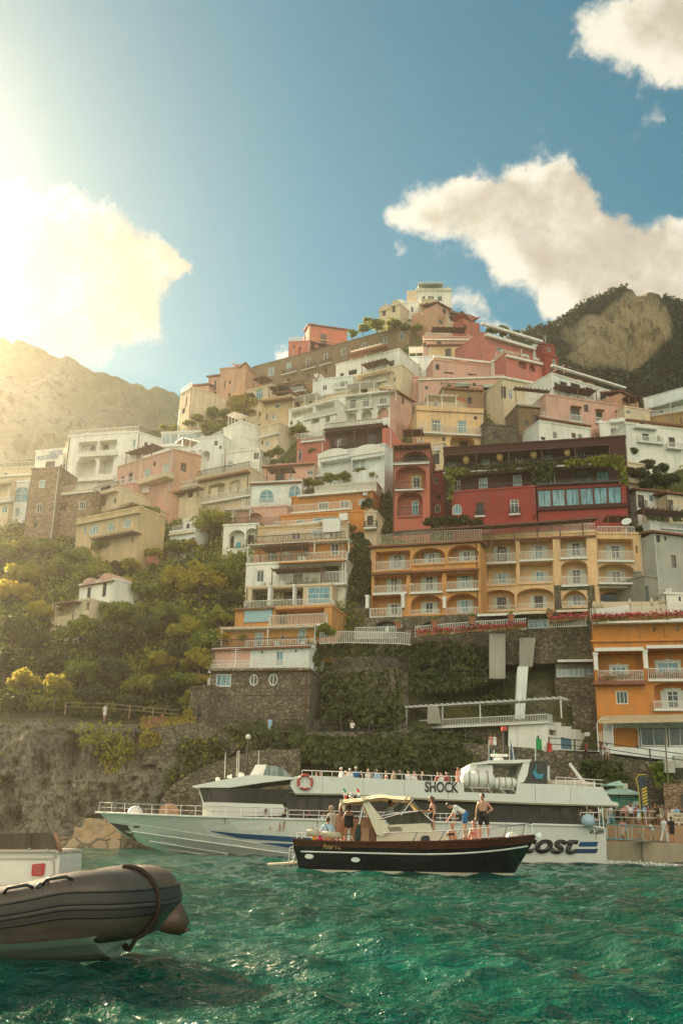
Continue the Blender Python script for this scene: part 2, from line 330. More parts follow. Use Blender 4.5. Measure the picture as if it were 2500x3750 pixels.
def rockmat(name, rockc, vegc, vegc2, scale=.12, soil=(.16, .11, .06), bumpd=.5, crack=.8):
    m, nt, b, out = nmat(name); b.inputs['Roughness'].default_value = .95
    at_ = N(nt, 'Attribute', attribute_name='veg')
    p = pos(nt, (1, 1, .45)); n1 = noise(nt, p, scale, 8, .65); n2 = noise(nt, pos(nt, (1, 1, .3)), scale * 6, 6, .7); mu = N(nt, 'TexVoronoi', i_Scale=scale * 4); nt.links.new(p, mu.inputs['Vector'])
    rc = mix(nt, ramp(nt, n1, [(.3, 0), (.7, 1)]), dk(rockc, .55), dk(rockc, 1.25)); rc = mix(nt, ramp(nt, n2, [(.36, .95), (.5, 0)]), rc, dk(rockc, .18)); mg = N(nt, 'TexMusgrave') if hasattr(bpy.types, 'ShaderNodeTexMusgrave') else None; cr_ = N(nt, 'TexVoronoi', i_Scale=scale * 5, feature='DISTANCE_TO_EDGE'); nt.links.new(pos(nt, (1, 1, .35)), cr_.inputs['Vector']); rc = mix(nt, ramp(nt, cr_.outputs['Distance'], [(0, crack), (.07, 0)]), rc, dk(rockc, .2)); rc = mix(nt, ramp(nt, n2, [(.6, 0), (.8, .5)]), rc, soil)
    vc = mix(nt, ramp(nt, n2, [(.35, 0), (.65, 1)]), vegc, vegc2); vc = mix(nt, ramp(nt, n1, [(.4, 0), (.7, .6)]), vc, dk(vegc, .45))
    ad = N(nt, 'Math', operation='ADD'); nt.links.new(at_.outputs['Fac'], ad.inputs[0]); sb = N(nt, 'Math', operation='MULTIPLY_ADD', i_1=.9, i_2=-.45); nt.links.new(n2, sb.inputs[0]); nt.links.new(sb.outputs[0], ad.inputs[1])
    nt.links.new(mix(nt, ramp(nt, ad.outputs[0], [(.4, 0), (.6, 1)]), rc, vc), b.inputs['Base Color']); bump(nt, b, n2, bumpd, .9)
    return m
HILL = rockmat('hillside_ground', (.33, .29, .2), (.06, .075, .018), (.14, .14, .035), .3, bumpd=.9)
nu, nv = 460, 420
PX = np.linspace(-900, 3400, nu); S = np.linspace(0, 1, nv)
px = np.tile(PX, (nv, 1)); rp = ridge(px); py = 3150 + (rp - 3150) * S[:, None]
Yv = Yt(px.ravel(), py.ravel()).reshape(px.shape)
P = at_np(px, py, Yv)
nz = vnoise(P.reshape(-1, 3) * np.array([.16, .16, .12]), 3, 6, .55).reshape(px.shape)
nz2 = vnoise(P.reshape(-1, 3) * np.array([.5, .5, .16]), 9, 4, .6).reshape(px.shape)
cl = np.clip((py - 2620) / 60, 0, 1) * np.clip((1900 - px) / 300, 0.15, 1)
nz3 = 1 - np.abs(vnoise(P.reshape(-1, 3) * np.array([.33, .33, .1]), 21, 5, .6).reshape(px.shape)) * 2.2
P[..., 1] += nz * (1.6 + 2.2 * cl) + nz2 * 2.2 * cl - nz3 * 2.4 * cl + .8
veg = np.where(py > 2650, .18 + np.clip((px - 700) / 500, 0, .5), .62) + nz * .5
veg = np.where((px < 900) & (py < 2600), .85, veg); veg = np.where((px > 1130) & (px < 1490) & (py > 2400) & (py < 2700), .12 + nz * .6, veg)
back = [P[-1] + np.array([0, 6, -.5]), P[-1] + np.array([0, 30, -14]), P[-1] * np.array([1, 1, 0]) + np.array([0, 90, -3])]
P = np.concatenate([P, np.stack(back)], 0); veg = np.concatenate([veg, np.ones((3, nu))], 0)
HP = P
hillside = grid_obj('hillside', P, HILL, {'veg': veg}); tag(hillside, 'steep rocky hillside rising from the sea under the town', kind='structure')
# ------------------------------------------------------------------ far mountains
def mountain(name, prof, Yr, Yb, pyb, mat, vegf, seed, label, amp=9., n=(260, 140)):
    nu, nv = n; PX = np.linspace(prof[0][0], prof[-1][0], nu); t = np.linspace(0, 1, nv)[:, None]
    top = np.interp(PX, [a[0] for a in prof], [a[1] for a in prof])
    px = np.tile(PX, (nv, 1)); py = top[None] + (pyb - top[None]) * t; Y = Yr + (Yb - Yr) * t ** 1.1 + 0 * px
    P = at_np(px, py, Y); q = P.reshape(-1, 3)
    n1 = vnoise(q * np.array([.012, .012, .006]) * 1.6, seed, 6, .55).reshape(px.shape); n2 = vnoise(q * np.array([.05, .05, .02]), seed + 5, 4).reshape(px.shape)
    n3 = vnoise(q * np.array([.11, .11, .022]), seed + 3, 4, .6).reshape(px.shape); P[..., 1] += n1 * amp * 3 + n2 * amp * .6 + n3 * amp * .55; edge = np.exp(-t * 60); P[..., 2] += vnoise(q * .12, seed + 9, 3).reshape(px.shape) * 2.2 * edge
    veg = vegf(px, py, n1, n2); Pb = np.stack([P[0] + np.array([0, 60, -30]), P[0] * np.array([1, 1, 0]) + np.array([0, 260, -5])])[::-1]
    o = grid_obj(name, np.concatenate([Pb, P]), mat, {'veg': np.concatenate([np.ones((2, nu)), veg])}); tag(o, label, kind='structure'); return P, veg
MR = rockmat('mountain_rock', (.34, .255, .14), (.014, .03, .009), (.035, .055, .013), .06, (.24, .18, .07), 3., .25)
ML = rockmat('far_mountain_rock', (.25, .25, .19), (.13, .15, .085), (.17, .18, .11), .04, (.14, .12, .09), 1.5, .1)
def vr(px, py, n1, n2):
    face = np.exp(-(((px - 2225 - (py - 1230) * .1) / 105) ** 4 + ((py - 1235) / 130) ** 4)); f2 = np.exp(-(((px - 2080) / 90) ** 2 + ((py - 1230) / 55) ** 2)) * .6 + np.exp(-(((px - 2400) / 60) ** 2 + ((py - 1230) / 60) ** 2)) * .45
    f3_ = np.exp(-(((px - 2320) / 70) ** 2 + ((py - 1300) / 80) ** 2)) * .5 + np.exp(-(((px - 2120) / 70) ** 2 + ((py - 1330) / 60) ** 2)) * .45; return .95 - face * .72 - f2 * .65 - f3_ + n1 * .8 + n2 * .5
RP, RV = mountain('mountain', [(1750, 1270), (1850, 1228), (1905, 1205), (1960, 1178), (2040, 1168), (2085, 1148), (2130, 1112), (2165, 1094), (2215, 1090), (2262, 1085), (2290, 1102), (2305, 1128), (2345, 1128), (2390, 1140), (2450, 1130), (2500, 1142), (2600, 1130), (2900, 1090), (3300, 1100)],
         290, 225, 1900, MR, vr, 4, 'rugged mountain with a tall bare cliff face among dark trees', 8.)
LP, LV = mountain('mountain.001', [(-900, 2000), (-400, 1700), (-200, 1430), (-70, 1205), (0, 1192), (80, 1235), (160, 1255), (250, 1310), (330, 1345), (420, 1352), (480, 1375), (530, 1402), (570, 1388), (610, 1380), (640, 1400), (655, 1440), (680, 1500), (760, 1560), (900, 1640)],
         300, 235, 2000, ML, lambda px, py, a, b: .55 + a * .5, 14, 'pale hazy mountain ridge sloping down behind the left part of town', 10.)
# woods on the mountain: leaf masses
def woods(name, P, veg, n, size, mat, label, thr=.6, sel=None):
    h, w_ = veg.shape; fl = np.flatnonzero((veg > thr).ravel() & (sel.ravel() if sel is not None else True)); k = rng.choice(fl, n); C = P.reshape(-1, 3)[k] + rng.normal(size=(n, 3)) * np.array([1.6, 1.2, .9]) * size * .7
    C[:, 2] += size * .35; o = quads_obj(name, leaves(C, size), mat); tag(o, label, kind='stuff'); return o
gy = np.tile(np.linspace(0, 1, RP.shape[0])[:, None], (1, RP.shape[1])); gx = np.tile(np.linspace(1750, 3300, RP.shape[1]), (RP.shape[0], 1))
woods('woods', RP, RV, 52000, .62, leafmat((.013, .03, .009), (.035, .055, .013), .2, .06), 'dark green woods covering the mountain around the bare cliff', .6, (gy < .55) & (gx < 2650))
gx2 = np.tile(np.linspace(-900, 900, LP.shape[1]), (LP.shape[0], 1)); gy2 = np.tile(np.linspace(0, 1, LP.shape[0])[:, None], (1, LP.shape[1]))
0 and woods('woods.001', LP, LV, 9000, 1.5, leafmat((.05, .06, .02), (.09, .085, .03), .25, .06), 'pale scrubby woods on the hazy left mountain', .45, (gx2 > -150) & (gx2 < 700) & (gy2 < .5))
# ------------------------------------------------------------------ sea
m, nt_, b, out = nmat('sea_water'); b.inputs['Roughness'].default_value = .04; b.inputs['IOR'].default_value = 1.333
pp = pos(nt_); n1 = noise(nt_, pp, .12, 3); 
nt_.links.new(mix(nt_, ramp(nt_, n1, [(.35, 0), (.7, 1)]), (.0, .034, .02), (.0, .105, .072)), b.inputs['Base Color'])
ps = pos(nt_, (.7, 1.15, 1)); b1 = noise(nt_, ps, 2.4, 5, .62); b2 = noise(nt_, ps, 7., 3, .5)
ad = N(nt_, 'Math', operation='MULTIPLY_ADD', i_1=.22); nt_.links.new(b2, ad.inputs[0]); nt_.links.new(b1, ad.inputs[2]); bump(nt_, b, ad.outputs[0], .32, 1.)
SEA = m
nr, ncl = 520, 440
dist = 2.2 * (128 / 2.2) ** np.linspace(0, 1, nr); ang = np.tan(np.radians(np.linspace(-33, 33, ncl)))
X = dist[:, None] * ang[None]; Yw = np.tile(dist[:, None], (1, ncl)) - .6; Z = np.zeros_like(X); dX = np.zeros_like(X); dY = np.zeros_like(X)
step = np.gradient(dist)[:, None]; step = np.maximum(step, dist[:, None] * .003)
for i in range(90):
    lam = .36 * (10) ** rng.uniform(0, 1); th = rad(rng.normal(205, 50)); k = 2 * math.pi / lam; kx, ky = k * math.cos(th), k * math.sin(th)
    a = .0082 * lam ** .7 * rng.uniform(.5, 1.3); ph = rng.uniform(0, 6.28); att = np.clip((lam / step - 2.2) / 3, 0, 1); A = kx * X + ky * Yw + ph
    Z += a * att * np.cos(A); dX -= .75 * a * att * math.cos(th) * np.sin(A); dY -= .75 * a * att * math.sin(th) * np.sin(A)
Pw = np.stack([X + dX, Yw + dY, Z], -1)
sea = grid_obj('sea', Pw, SEA); tag(sea, 'choppy emerald green sea', kind='structure')
me = sea.data; bm = bmesh.new(); bm.from_mesh(me)
vs = [bm.verts.new(p) for p in ((-6000, -3000, -.7), (6000, -3000, -.7), (6000, 9000, -.7), (-6000, 9000, -.7))]; bm.faces.new(vs); bm.to_mesh(me); bm.free()
# ------------------------------------------------------------------ buildings
class Fac:
    def __init__(s, c, TL, TR, Y, anchor='m', maxyaw=52):
        s.c = c; l = sp(c, *TL); r = sp(c, *TR)
        if isinstance(Y, tuple): A = at(*l, Y[0]); B = at(*r, Y[1])
        else:
            mid = ((l[0] + r[0]) / 2, (l[1] + r[1]) / 2) if anchor == 'm' else (l if anchor == 'l' else r)
            z = at(*mid, Y).z
            def lev(p):
                d = ray(*p); return CAM + d * ((z - CH) / d.z)
            A = lev(l); B = lev(r)
        e = B - A; e.z = 0
        lim = rad(maxyaw); a = math.atan2(e.y, e.x)
        if abs(a) > lim:
            a = max(-lim, min(lim, a)); L = e.length * .8; mp = (A + B) / 2; e = V((math.cos(a), math.sin(a), 0)); A = mp - e * L / 2; B = mp + e * L / 2
            # keep the picture width at the yaw limit
            for _ in range(8):
                wpx = pxof(B)[0] - pxof(A)[0]; L *= (r[0] - l[0]) / wpx; A = mp - e * L / 2; B = mp + e * L / 2
        s.A = A; s.B = B; s.W = (V((B.x, B.y, 0)) - V((A.x, A.y, 0))).length; e = (B - A); e.z = 0; s.e = e.normalized(); s.n = V((s.e.y, -s.e.x, 0)); s.top = (A.z + B.z) / 2
    def uz(s, x, y, off=0., raw=False):
        p = (x, y) if raw else sp(s.c, x, y); d = ray(*p); o = V((s.A.x, s.A.y, 0)) + s.n * off
        t = (o - CAM).dot(s.n) / d.dot(s.n); q = CAM + d * t; return (q - o).dot(s.e), q.z
    def W3(s, u, z, off=0.): q = V((s.A.x, s.A.y, 0)) + s.e * u + s.n * off; q.z = z; return q
    def rect(s, x0, y0, x1, y1, off=0.):
        ym, xm = (y0 + y1) / 2, (x0 + x1) / 2
        return s.uz(x0, ym, off)[0], s.uz(xm, y1, off)[1], s.uz(x1, ym, off)[0], s.uz(xm, y0, off)[1]
    def bx(s, mb, u0, z0, u1, z1, o0, o1):
        f = [s.W3(u0, z0, o1), s.W3(u1, z0, o1), s.W3(u1, z1, o1), s.W3(u0, z1, o1)]; k = [s.W3(u0, z0, o0), s.W3(u1, z0, o0), s.W3(u1, z1, o0), s.W3(u0, z1, o0)]
        mb.add(f + k, [(0, 1, 2, 3), (7, 6, 5, 4), (1, 0, 4, 5), (2, 1, 5, 6), (3, 2, 6, 7), (0, 3, 7, 4)]); return mb
def loop(u0, z0, u1, z1, arch=0., n=9):
    if arch <= 0: return [(u0, z0), (u1, z0), (u1, z1), (u0, z1)]
    w = u1 - u0; h = min(arch * w, (z1 - z0) * .95); c = (u0 + u1) / 2
    return [(u0, z0), (u1, z0)] + [(c + w / 2 * math.cos(math.pi * i / n), z1 - h + h * math.sin(math.pi * i / n)) for i in range(n + 1)]
def oval(u0, z0, u1, z1, n=16):
    return [((u0 + u1) / 2 + (u1 - u0) / 2 * math.cos(2 * math.pi * i / n), (z0 + z1) / 2 + (z1 - z0) / 2 * math.sin(2 * math.pi * i / n)) for i in range(n)]
def inset(lp, d):
    cu = (min(p[0] for p in lp) + max(p[0] for p in lp)) / 2; cz = (min(p[1] for p in lp) + max(p[1] for p in lp)) / 2
    w = max(p[0] for p in lp) - min(p[0] for p in lp); h = max(p[1] for p in lp) - min(p[1] for p in lp)
    ku, kz = max(.2, 1 - 2 * d / w), max(.2, 1 - 2 * d / h); return [(cu + (p[0] - cu) * ku, cz + (p[1] - cz) * kz) for p in lp]
def ring(F_, mb, lo, li, o0, o1):
    n = len(lo); vs = [F_.W3(*p, o1) for p in lo] + [F_.W3(*p, o1) for p in li] + [F_.W3(*p, o0) for p in lo] + [F_.W3(*p, o0) for p in li]; fs = []
    for i in range(n):
        j = (i + 1) % n; fs += [(i, j, n + j, n + i), (i, 2 * n + i, 2 * n + j, j), (n + i, n + j, 3 * n + j, 3 * n + i)]
    mb.add(vs, fs)
def window(F_, root, org, lp, style, off):
    """off: plane the window sits on (its frame stands a little proud of it)"""
    us = [p[0] for p in lp]; zs = [p[1] for p in lp]; u0, u1, z0, z1 = min(us), max(us), min(zs), max(zs); w, h = u1 - u0, z1 - z0
    fm = mFRAME if 'n' not in style else mWOOD
    if 'k' in style and 'f' not in style: fm = mWOOD
    if 'q' in style: fm = mIRON
    mb = MB(); fw = min(.11, w * .12); li = inset(lp, fw); ring(F_, mb, lp, li, off, off + .09)
    nm = max(1, round(w / .75)) if w > .9 else (1 if w > .7 else 0)
    if 'M' in style: nm = max(2, round(w / 1.1))
    for i in range(1, nm + 1 if 'M' not in style else nm):
        u = u0 + w * i / (nm + (1 if 'M' not in style else 0)); dz = (h * .12 if ('a' in style) else .03); F_.bx(mb, u - .03, z0 + .04, u + .03, z1 - dz, off, off + .08)
    if h > 1.6 and 'x' not in style: zz = z0 + h * (.72 if 'M' not in style else .6); F_.bx(mb, u0 + .04, zz - .025, u1 - .04, zz + .025, off, off + .075)
    fr = mb.build('window', fm, root, org)
    pm = G_DARK if 'k' in style else G_BLUE if 'b' in style else G_PALE if 'p' in style else G_GREY
    pb = MB(); lj = inset(lp, fw * .7); pb.prism([F_.W3(*p, off + .04) for p in lj], [F_.W3(*p, off + .01) for p in lj]); pb.build('pane', pm, fr, org)
    for key, mm in (('s', mSHUT), ('g', mGSH), ('r', mRSH)):
        if key in style:
            for sg in (0, 1):
                sw = max(.38, w * .48); a, b_ = (u0 - sw - .02, u0 - .02) if sg == 0 else (u1 + .02, u1 + sw + .02); sb = MB(); F_.bx(sb, a, z0, b_, z1, off + (.0 if F_ is not None else 0), off + .05)
                for i in range(7): zz = z0 + (i + .5) * h / 7; F_.bx(sb, a + .05, zz - h * .02, b_ - .05, zz + h * .035, off + .05, off + .075)
                sb.build('shutter', mm, fr, org)
    if 'y' in style or 'o' in style:
        sb = MB(); t = .3 if 'y' in style else .22; cu = (u0 + u1) / 2
        lo = [(u0 - t, z0), (u0 - t, z1 + t * .3), (u0 - t * 1.3, z1 + t * .9), (cu - w * .2, z1 + t * .9), (cu, z1 + t * 1.5), (cu + w * .2, z1 + t * .9), (u1 + t * 1.3, z1 + t * .9), (u1 + t, z1 + t * .3), (u1 + t, z0)]
        li = [(u0, z0), (u0, z1 - .05), (u0, z1), (cu - w * .2, z1), (cu, z1), (cu + w * .2, z1), (u1, z1), (u1, z1 - .05), (u1, z0)]
        n = len(lo)
        vs = [F_.W3(*p, off + .07) for p in lo] + [F_.W3(*p, off + .07) for p in li] + [F_.W3(*p, off) for p in lo] + [F_.W3(*p, off) for p in li]
        sb.add(vs, [q for i in range(n - 1) for q in ((i, i + 1, n + i + 1, n + i), (i, 2 * n + i, 2 * n + i + 1, i + 1))]); sb.build('surround', stucco((.5, .3, .07)) if 'y' in style else mSHUT, fr, org)
    return fr
def railing(F_, parent, org, u0, u1, z0, z1, off, mat=None, sp_=.17, ret=0., name='railing', wavy=False):
    mb = MB(); mat = mat or mRAILW; t = .03
    F_.bx(mb, u0, z1 - .07, u1, z1, off - .04, off + .04); F_.bx(mb, u0, z0 + .06, u1, z0 + .11, off - .03, off + .03)
    n = max(2, int((u1 - u0) / sp_)); ww = .02
    for i in range(n + 1):
        u = u0 + (u1 - u0) * i / n; F_.bx(mb, u - ww, z0 + .02, u + ww, z1 - .07, off - .02, off + .02)
    if ret > .2:
        k = max(1, int(ret / sp_))
        for uu in (u0, u1):
            F_.bx(mb, uu - .03, z1 - .07, uu + .03, z1, off - ret, off - .04)
            for i in range(k): F_.bx(mb, uu - ww, z0 + .02, uu + ww, z1 - .07, off - ret + i * sp_, off - ret + i * sp_ + .035)
    return mb.build(name, mat, parent, org)
BLD = {}
def B(key, c, TL, TR, base, mat, label, feats=(), Y=None, anchor='m', depth=9., name='house', cat='house', roof='p', ext=6., outline=None, maxyaw=52, lift=0.):
    if isinstance(Y, str): Y = BLD[Y][0].B.y - .03; anchor = 'l'
    y0 = Yt1(*sp(c, (TL[0] + TR[0]) / 2, base)) - .8 if Y is None else Y
    F_ = Fac(c, TL, TR, y0, anchor, maxyaw)
    if Y is None:
        d = 99
        for q in (F_.A, F_.B):
            bz = F_.uz((TL[0] + TR[0]) / 2, base)[1]; qq = V((q.x, q.y, bz)); pp_ = pxof(qq); d = min(d, Yt1(*pp_) - q.y)
        if d < .8: F_ = Fac(c, TL, TR, y0 + max(d - .8, -3.5), anchor, maxyaw)
    zb = F_.uz((TL[0] + TR[0]) / 2, base)[1]; zt = F_.top
    org = F_.W3(F_.W / 2, zb - (0 if ext < 1 else 0)); root = thing(name, label, cat, org); BLD[key] = (F_, root)
    def L3(*a): return F_.rect(*a)
    outer = [(0, zb - ext), (F_.W, zb - ext), (F_.W, zt), (0, zt)]
    if outline: outer = [F_.uz(*p) for p in outline]
    holes = []; wins = []; slabs = MB(); bands = {}
    for f in feats:
        k = f[0]
        if k in 'wLov':
            dep = 0.
            if k == 'L': u0, z0, u1, z1 = F_.rect(*f[1:5]); lp = loop(u0, z0, u1, z1, f[6] if len(f) > 6 else 0)
            else:
                dep = f[6] if len(f) > 6 else 0.; st = f[5] if len(f) > 5 else ''
                u0, z0, u1, z1 = F_.rect(*f[1:5], -max(dep, 0)); lp = oval(u0, z0, u1, z1) if k == 'o' else loop(u0, z0, u1, z1, .5 if 'a' in st else .25 if 'A' in st else 0)
                wins.append((lp, st, dep))
            e_ = .04
            if k == 'L' or dep == 0:
                lp2 = [(min(max(p[0], e_), F_.W - e_) if not outline else p[0], min(p[1], zt - e_)) for p in lp]
                holes.append((lp2, f[5] if k == 'L' else .2))
    rk = random.Random(key)
    if name in ('house', 'terrace_house') and not outline and key not in ('oc', 'u3', 'or', 'red') and zt - zb > 2.4:
        bb = [(min(p[0] for p in lp), min(p[1] for p in lp), max(p[0] for p in lp), max(p[1] for p in lp)) for lp in [h_[0] for h_ in holes] + [w_[0] for w_ in wins]]
        for f in feats:
            if f[0] in 'RCAPV': bb.append(F_.rect(*f[1:5]))
        want = int(F_.W * (zt - zb) / 11) - len(wins)
        for _ in range(60):
            if want <= 0: break
            w_, h_ = rk.choice(((.6, .8), (.75, 1.2), (.8, 1.7), (.5, .6))); u = rk.uniform(.3, max(.31, F_.W - w_ - .3)); z = rk.uniform(zb + .4, max(zb + .41, zt - h_ - .5)); q = (u - .3, z - .3, u + w_ + .3, z + h_ + .3)
            if q[2] > F_.W or q[3] > zt or any(q[0] < b[2] and q[2] > b[0] and q[1] < b[3] and q[3] > b[1] for b in bb): continue
            lp = loop(u, z, u + w_, z + h_, rk.choice((0, 0, 0, .5))); st = rk.choice(('k', 'k', '', 'n', 'gk', 'p')); st = st.replace('g', '') if w_ < .7 else st; wins.append((lp, st, 0)); holes.append((lp, .2)); bb.append(q); want -= 1
    polys = [[V((p[0], p[1], 0)) for p in outer]] + [[V((p[0], p[1], 0)) for p in lp] for lp, _ in holes]
    tri = tessellate_polygon(polys); flat = [p for pl in polys for p in pl]
    mb = MB(); mb.add([F_.W3(p.x, p.y) for p in flat], [tuple(t) for t in tri])
    n = len(outer); bk = [F_.W3(*p, -depth) for p in outer]; fr = [F_.W3(*p) for p in outer]
    mb.add(fr + bk, [(i, (i + 1) % n, n + (i + 1) % n, n + i) for i in range(n)] + [tuple(range(n, 2 * n))])
    for lp, dep in holes:
        k = len(lp); mb.add([F_.W3(*p) for p in lp] + [F_.W3(*p, -dep) for p in lp], [(i, (i + 1) % k, k + (i + 1) % k, k + i) for i in range(k)] + [tuple(range(k, 2 * k))])
    wall = mb.build('wall', mat, root, org)
    if name in ('house', 'hotel', 'terrace_house') and zt - zb > 2.2:
        u = F_.W * (.02 if rk.random() < .5 else .97); q = MB(); q.tube([F_.W3(u, zb - 1, .07), F_.W3(u, zt - .1, .07)], .06, 5); q.build('downpipe', rk.choice((mWOOD, mat, mSHUT)), wall, org)
        if roof == 'p':
            u = F_.W * rk.uniform(.15, .85); t = rk.choice('ctab'); q = MB()
            if t in 'cb': F_.bx(q, u - .3, zt, u + .3, zt + .9, -2.2, -1.6); F_.bx(q, u - .38, zt + .9, u + .38, zt + 1., -2.28, -1.52); q.build('chimney', mat, wall, org)
            elif t == 't': c_ = F_.W3(u, zt + .2, -1.8); q.lathe([(0, 0), (.45, 0), (.48, .9), (.3, 1.05), (0, 1.08)], c_, 12); q.build('water_tank', mSHUT, wall, org)
            else: q.tube([F_.W3(u, zt, -1), F_.W3(u, zt + 2.4, -1)], .03, 4); [q.tube([F_.W3(u - .5, zt + 1.6 + k * .25, -1), F_.W3(u + .5, zt + 1.6 + k * .25, -1)], .015, 4) for k in range(4)]; q.build('aerial', mSTEEL, wall, org)
        if roof == 'p' and F_.W > 4 and not any(f[0] in 'VG' for f in feats):
            t = rk.random()
            if t < .38: railing(F_, wall, org, .1, F_.W - .1, zt + .22, zt + 1.1, -.05, rk.choice((mRAILW, mIRON, mRAILW)), .22)
            elif t < .62:
                a_ = rk.uniform(.05, .3) * F_.W; b_ = a_ + F_.W * rk.uniform(.4, .6); q = MB(); F_.bx(q, a_, zt + 2.2, b_, zt + 2.28, -2.6, -.2)
                for i in range(7): u = a_ + (b_ - a_) * i / 6; F_.bx(q, u - .04, zt + 2.28, u + .04, zt + 2.38, -2.8, 0)
                for u in (a_ + .1, (a_ + b_) / 2, b_ - .1): F_.bx(q, u - .05, zt, u + .05, zt + 2.2, -.4, -.3)
                q.build('pergola', rk.choice((mWOOD, mWHITE, mWOOD)), wall, org)
        if zt - zb > 4.5: q = MB(); zz = zb + (zt - zb) * .52; F_.bx(q, -.03, zz, F_.W + .03, zz + .14, -.02, .05) if not holes or all(max(p[1] for p in lp) < zz - .1 or min(p[1] for p in lp) > zz + .25 for lp, _ in holes) else None; q.v and q.build('string_course', mat, wall, org)
    for lp, st, dep in wins: window(F_, root, org, lp, st, -dep if dep else -.17)
    if roof == 'p': mbp = MB(); F_.bx(mbp, -.08, zt - .02, F_.W + .08, zt + .22, -depth, .1); mbp.build('parapet', mat, root, org)
    elif roof == 't':
        mbp = MB(); rr = MB()
        pr = [F_.W3(-.35, zt + .02, .45), F_.W3(F_.W + .35, zt + .02, .45), F_.W3(F_.W + .35, zt + 1.1, -depth * .6), F_.W3(-.35, zt + 1.1, -depth * .6)]
        rr.prism(pr, [p + V((0, 0, .22)) for p in pr]); rr.build('roof', tiles(), root, org)
    for f in feats:
        k = f[0]
        if k == 'R':
            off = f[5] if len(f) > 5 else .9; u0, z0, u1, z1 = F_.rect(*f[1:5], off); mm = f[6] if len(f) > 6 and f[6] else None
            sl_ = MB(); F_.bx(sl_, u0 - .05, z0 - .16, u1 + .05, z0 + .02, -.1 if off > .2 else off - .5, off + .1); so_ = sl_.build('balcony', mat if off <= .2 else mWHITE, root, org)
            railing(F_, so_, org, u0, u1, z0, z1, off, mm, ret=max(0, off - .1))
        elif k == 'C':
            u0, z0, u1, z1 = F_.rect(*f[1:5]); q = MB(); F_.bx(q, u0, z0, u1, z1, -.05, f[5]); q.build(f[7] if len(f) > 7 else 'cornice', f[6] or mat, root, org)
        elif k == 'A':   # sloped awning: top edge on wall, bottom edge projecting
            u0, z0, u1, z1 = F_.rect(*f[1:5]); q = MB(); pj = f[5]; a = [F_.W3(u0, z1, 0), F_.W3(u1, z1, 0), F_.W3(u1, z0 + .2, pj), F_.W3(u0, z0 + .2, pj)]; q.prism(a, [p + V((0, 0, .05)) for p in a])
            F_.bx(q, u0, z0, u1, z0 + .2, pj - .02, pj + .02); q.build('awning', f[6] or mWHITE, root, org)
        elif k == 'P':   # pergola / canopy on posts: x0,y0(top of deck),x1,y1(foot of posts),proj,mat
            u0, z0, u1, z1 = F_.rect(*f[1:5], f[5]); q = MB(); pj = f[5]; F_.bx(q, u0, z1 - .1, u1, z1, -.3, pj)
            nn = max(2, int((u1 - u0) / .6)); mm = f[6] or mWOOD
            for i in range(nn + 1): u = u0 + (u1 - u0) * i / nn; F_.bx(q, u - .04, z1, u + .04, z1 + .09, -.4, pj + .35)
            pg = q.build('pergola', mm, root, org); np_ = max(1, int((u1 - u0) / 4))
            for i in range(np_ + 1): u = u0 + .05 + (u1 - u0 - .1) * i / np_; q = MB(); F_.bx(q, u - .05, z0, u + .05, z1 - .1, pj - .25, pj - .15); q.build('post', f[7] if len(f) > 7 else mm, pg, org)
        elif k == 'Q':   # pillar
            u0, z0, u1, z1 = F_.rect(*f[1:5], .05); q = MB(); F_.bx(q, u0, z0, u1, z1, -.3, .06 if len(f) < 7 else f[6]); F_.bx(q, u0 - .06, z1 - .25, u1 + .06, z1, -.35, .1 if len(f) < 7 else f[6] + .05); q.build('pillar', f[5] or mWHITE, root, org)
        elif k == 'V':   # barrel vault roof: x0, ytop, x1, ybottom
            u0, z0, u1, z1 = F_.rect(*f[1:5]); c_ = (u0 + u1) / 2; q = MB(); arc = [(c_ + (u1 - u0) / 2 * math.cos(math.pi * i / 10), z0 + (z1 - z0) * math.sin(math.pi * i / 10)) for i in range(11)]
            q.prism([F_.W3(*p, .15) for p in arc], [F_.W3(*p, -depth * .8) for p in arc]); q.build('vault', f[5] if len(f) > 5 and f[5] else mWHITE, root, org)
        elif k == 'G':   # gable on top: x0,yeave,x1,yridge
            u0, z0, u1, z1 = F_.rect(*f[1:5]); q = MB(); tr = [(u0, z0), (u1, z0), ((u0 + u1) / 2, z1)]; q.prism([F_.W3(*p, .0) for p in tr], [F_.W3(*p, -depth) for p in tr]); q.build('gable', mat, root, org)
            q = MB()
            for a, b_ in ((tr[0], tr[2]), (tr[1], tr[2])):
                pl = [F_.W3(*a, .3), F_.W3(*b_, .3), F_.W3(*b_, -depth), F_.W3(*a, -depth)]; q.prism([p + V((0, 0, .04)) for p in pl], [p + V((0, 0, .22)) for p in pl])
            q.build('roof', tiles(), root, org)
        elif k == 'H':   # chimney
            u0, z0, u1, z1 = F_.rect(*f[1:5]); q = MB(); F_.bx(q, u0, z0 - .3, u1, z1, -1.4, -.8); F_.bx(q, u0 - .08, z1, u1 + .08, z1 + .12, -1.48, -.72); q.build('chimney', mat, root, org)
        elif k == 'D':   # plank door
            u0, z0, u1, z1 = F_.rect(*f[1:5]); q = MB(); F_.bx(q, u0, z0, u1, z1, -.05, .06); F_.bx(q, (u0 + u1) / 2 - .02, z0, (u0 + u1) / 2 + .02, z1, .05, .075); q.build('door', f[5], root, org)
        elif k == 'X':   # air conditioner
            u0, z0, u1, z1 = F_.rect(*f[1:5]); q = MB(); F_.bx(q, u0, z0, u1, z1, .02, .35); ringc = [((u0 + u1) / 2 + .25 * math.cos(a * .52), (z0 + z1) / 2 + .25 * math.sin(a * .52)) for a in range(12)]; q.prism([F_.W3(*p, .37) for p in ringc], [F_.W3(*p, .34) for p in ringc]); q.build('air_conditioner', mSHUT, root, org)
    return F_, root
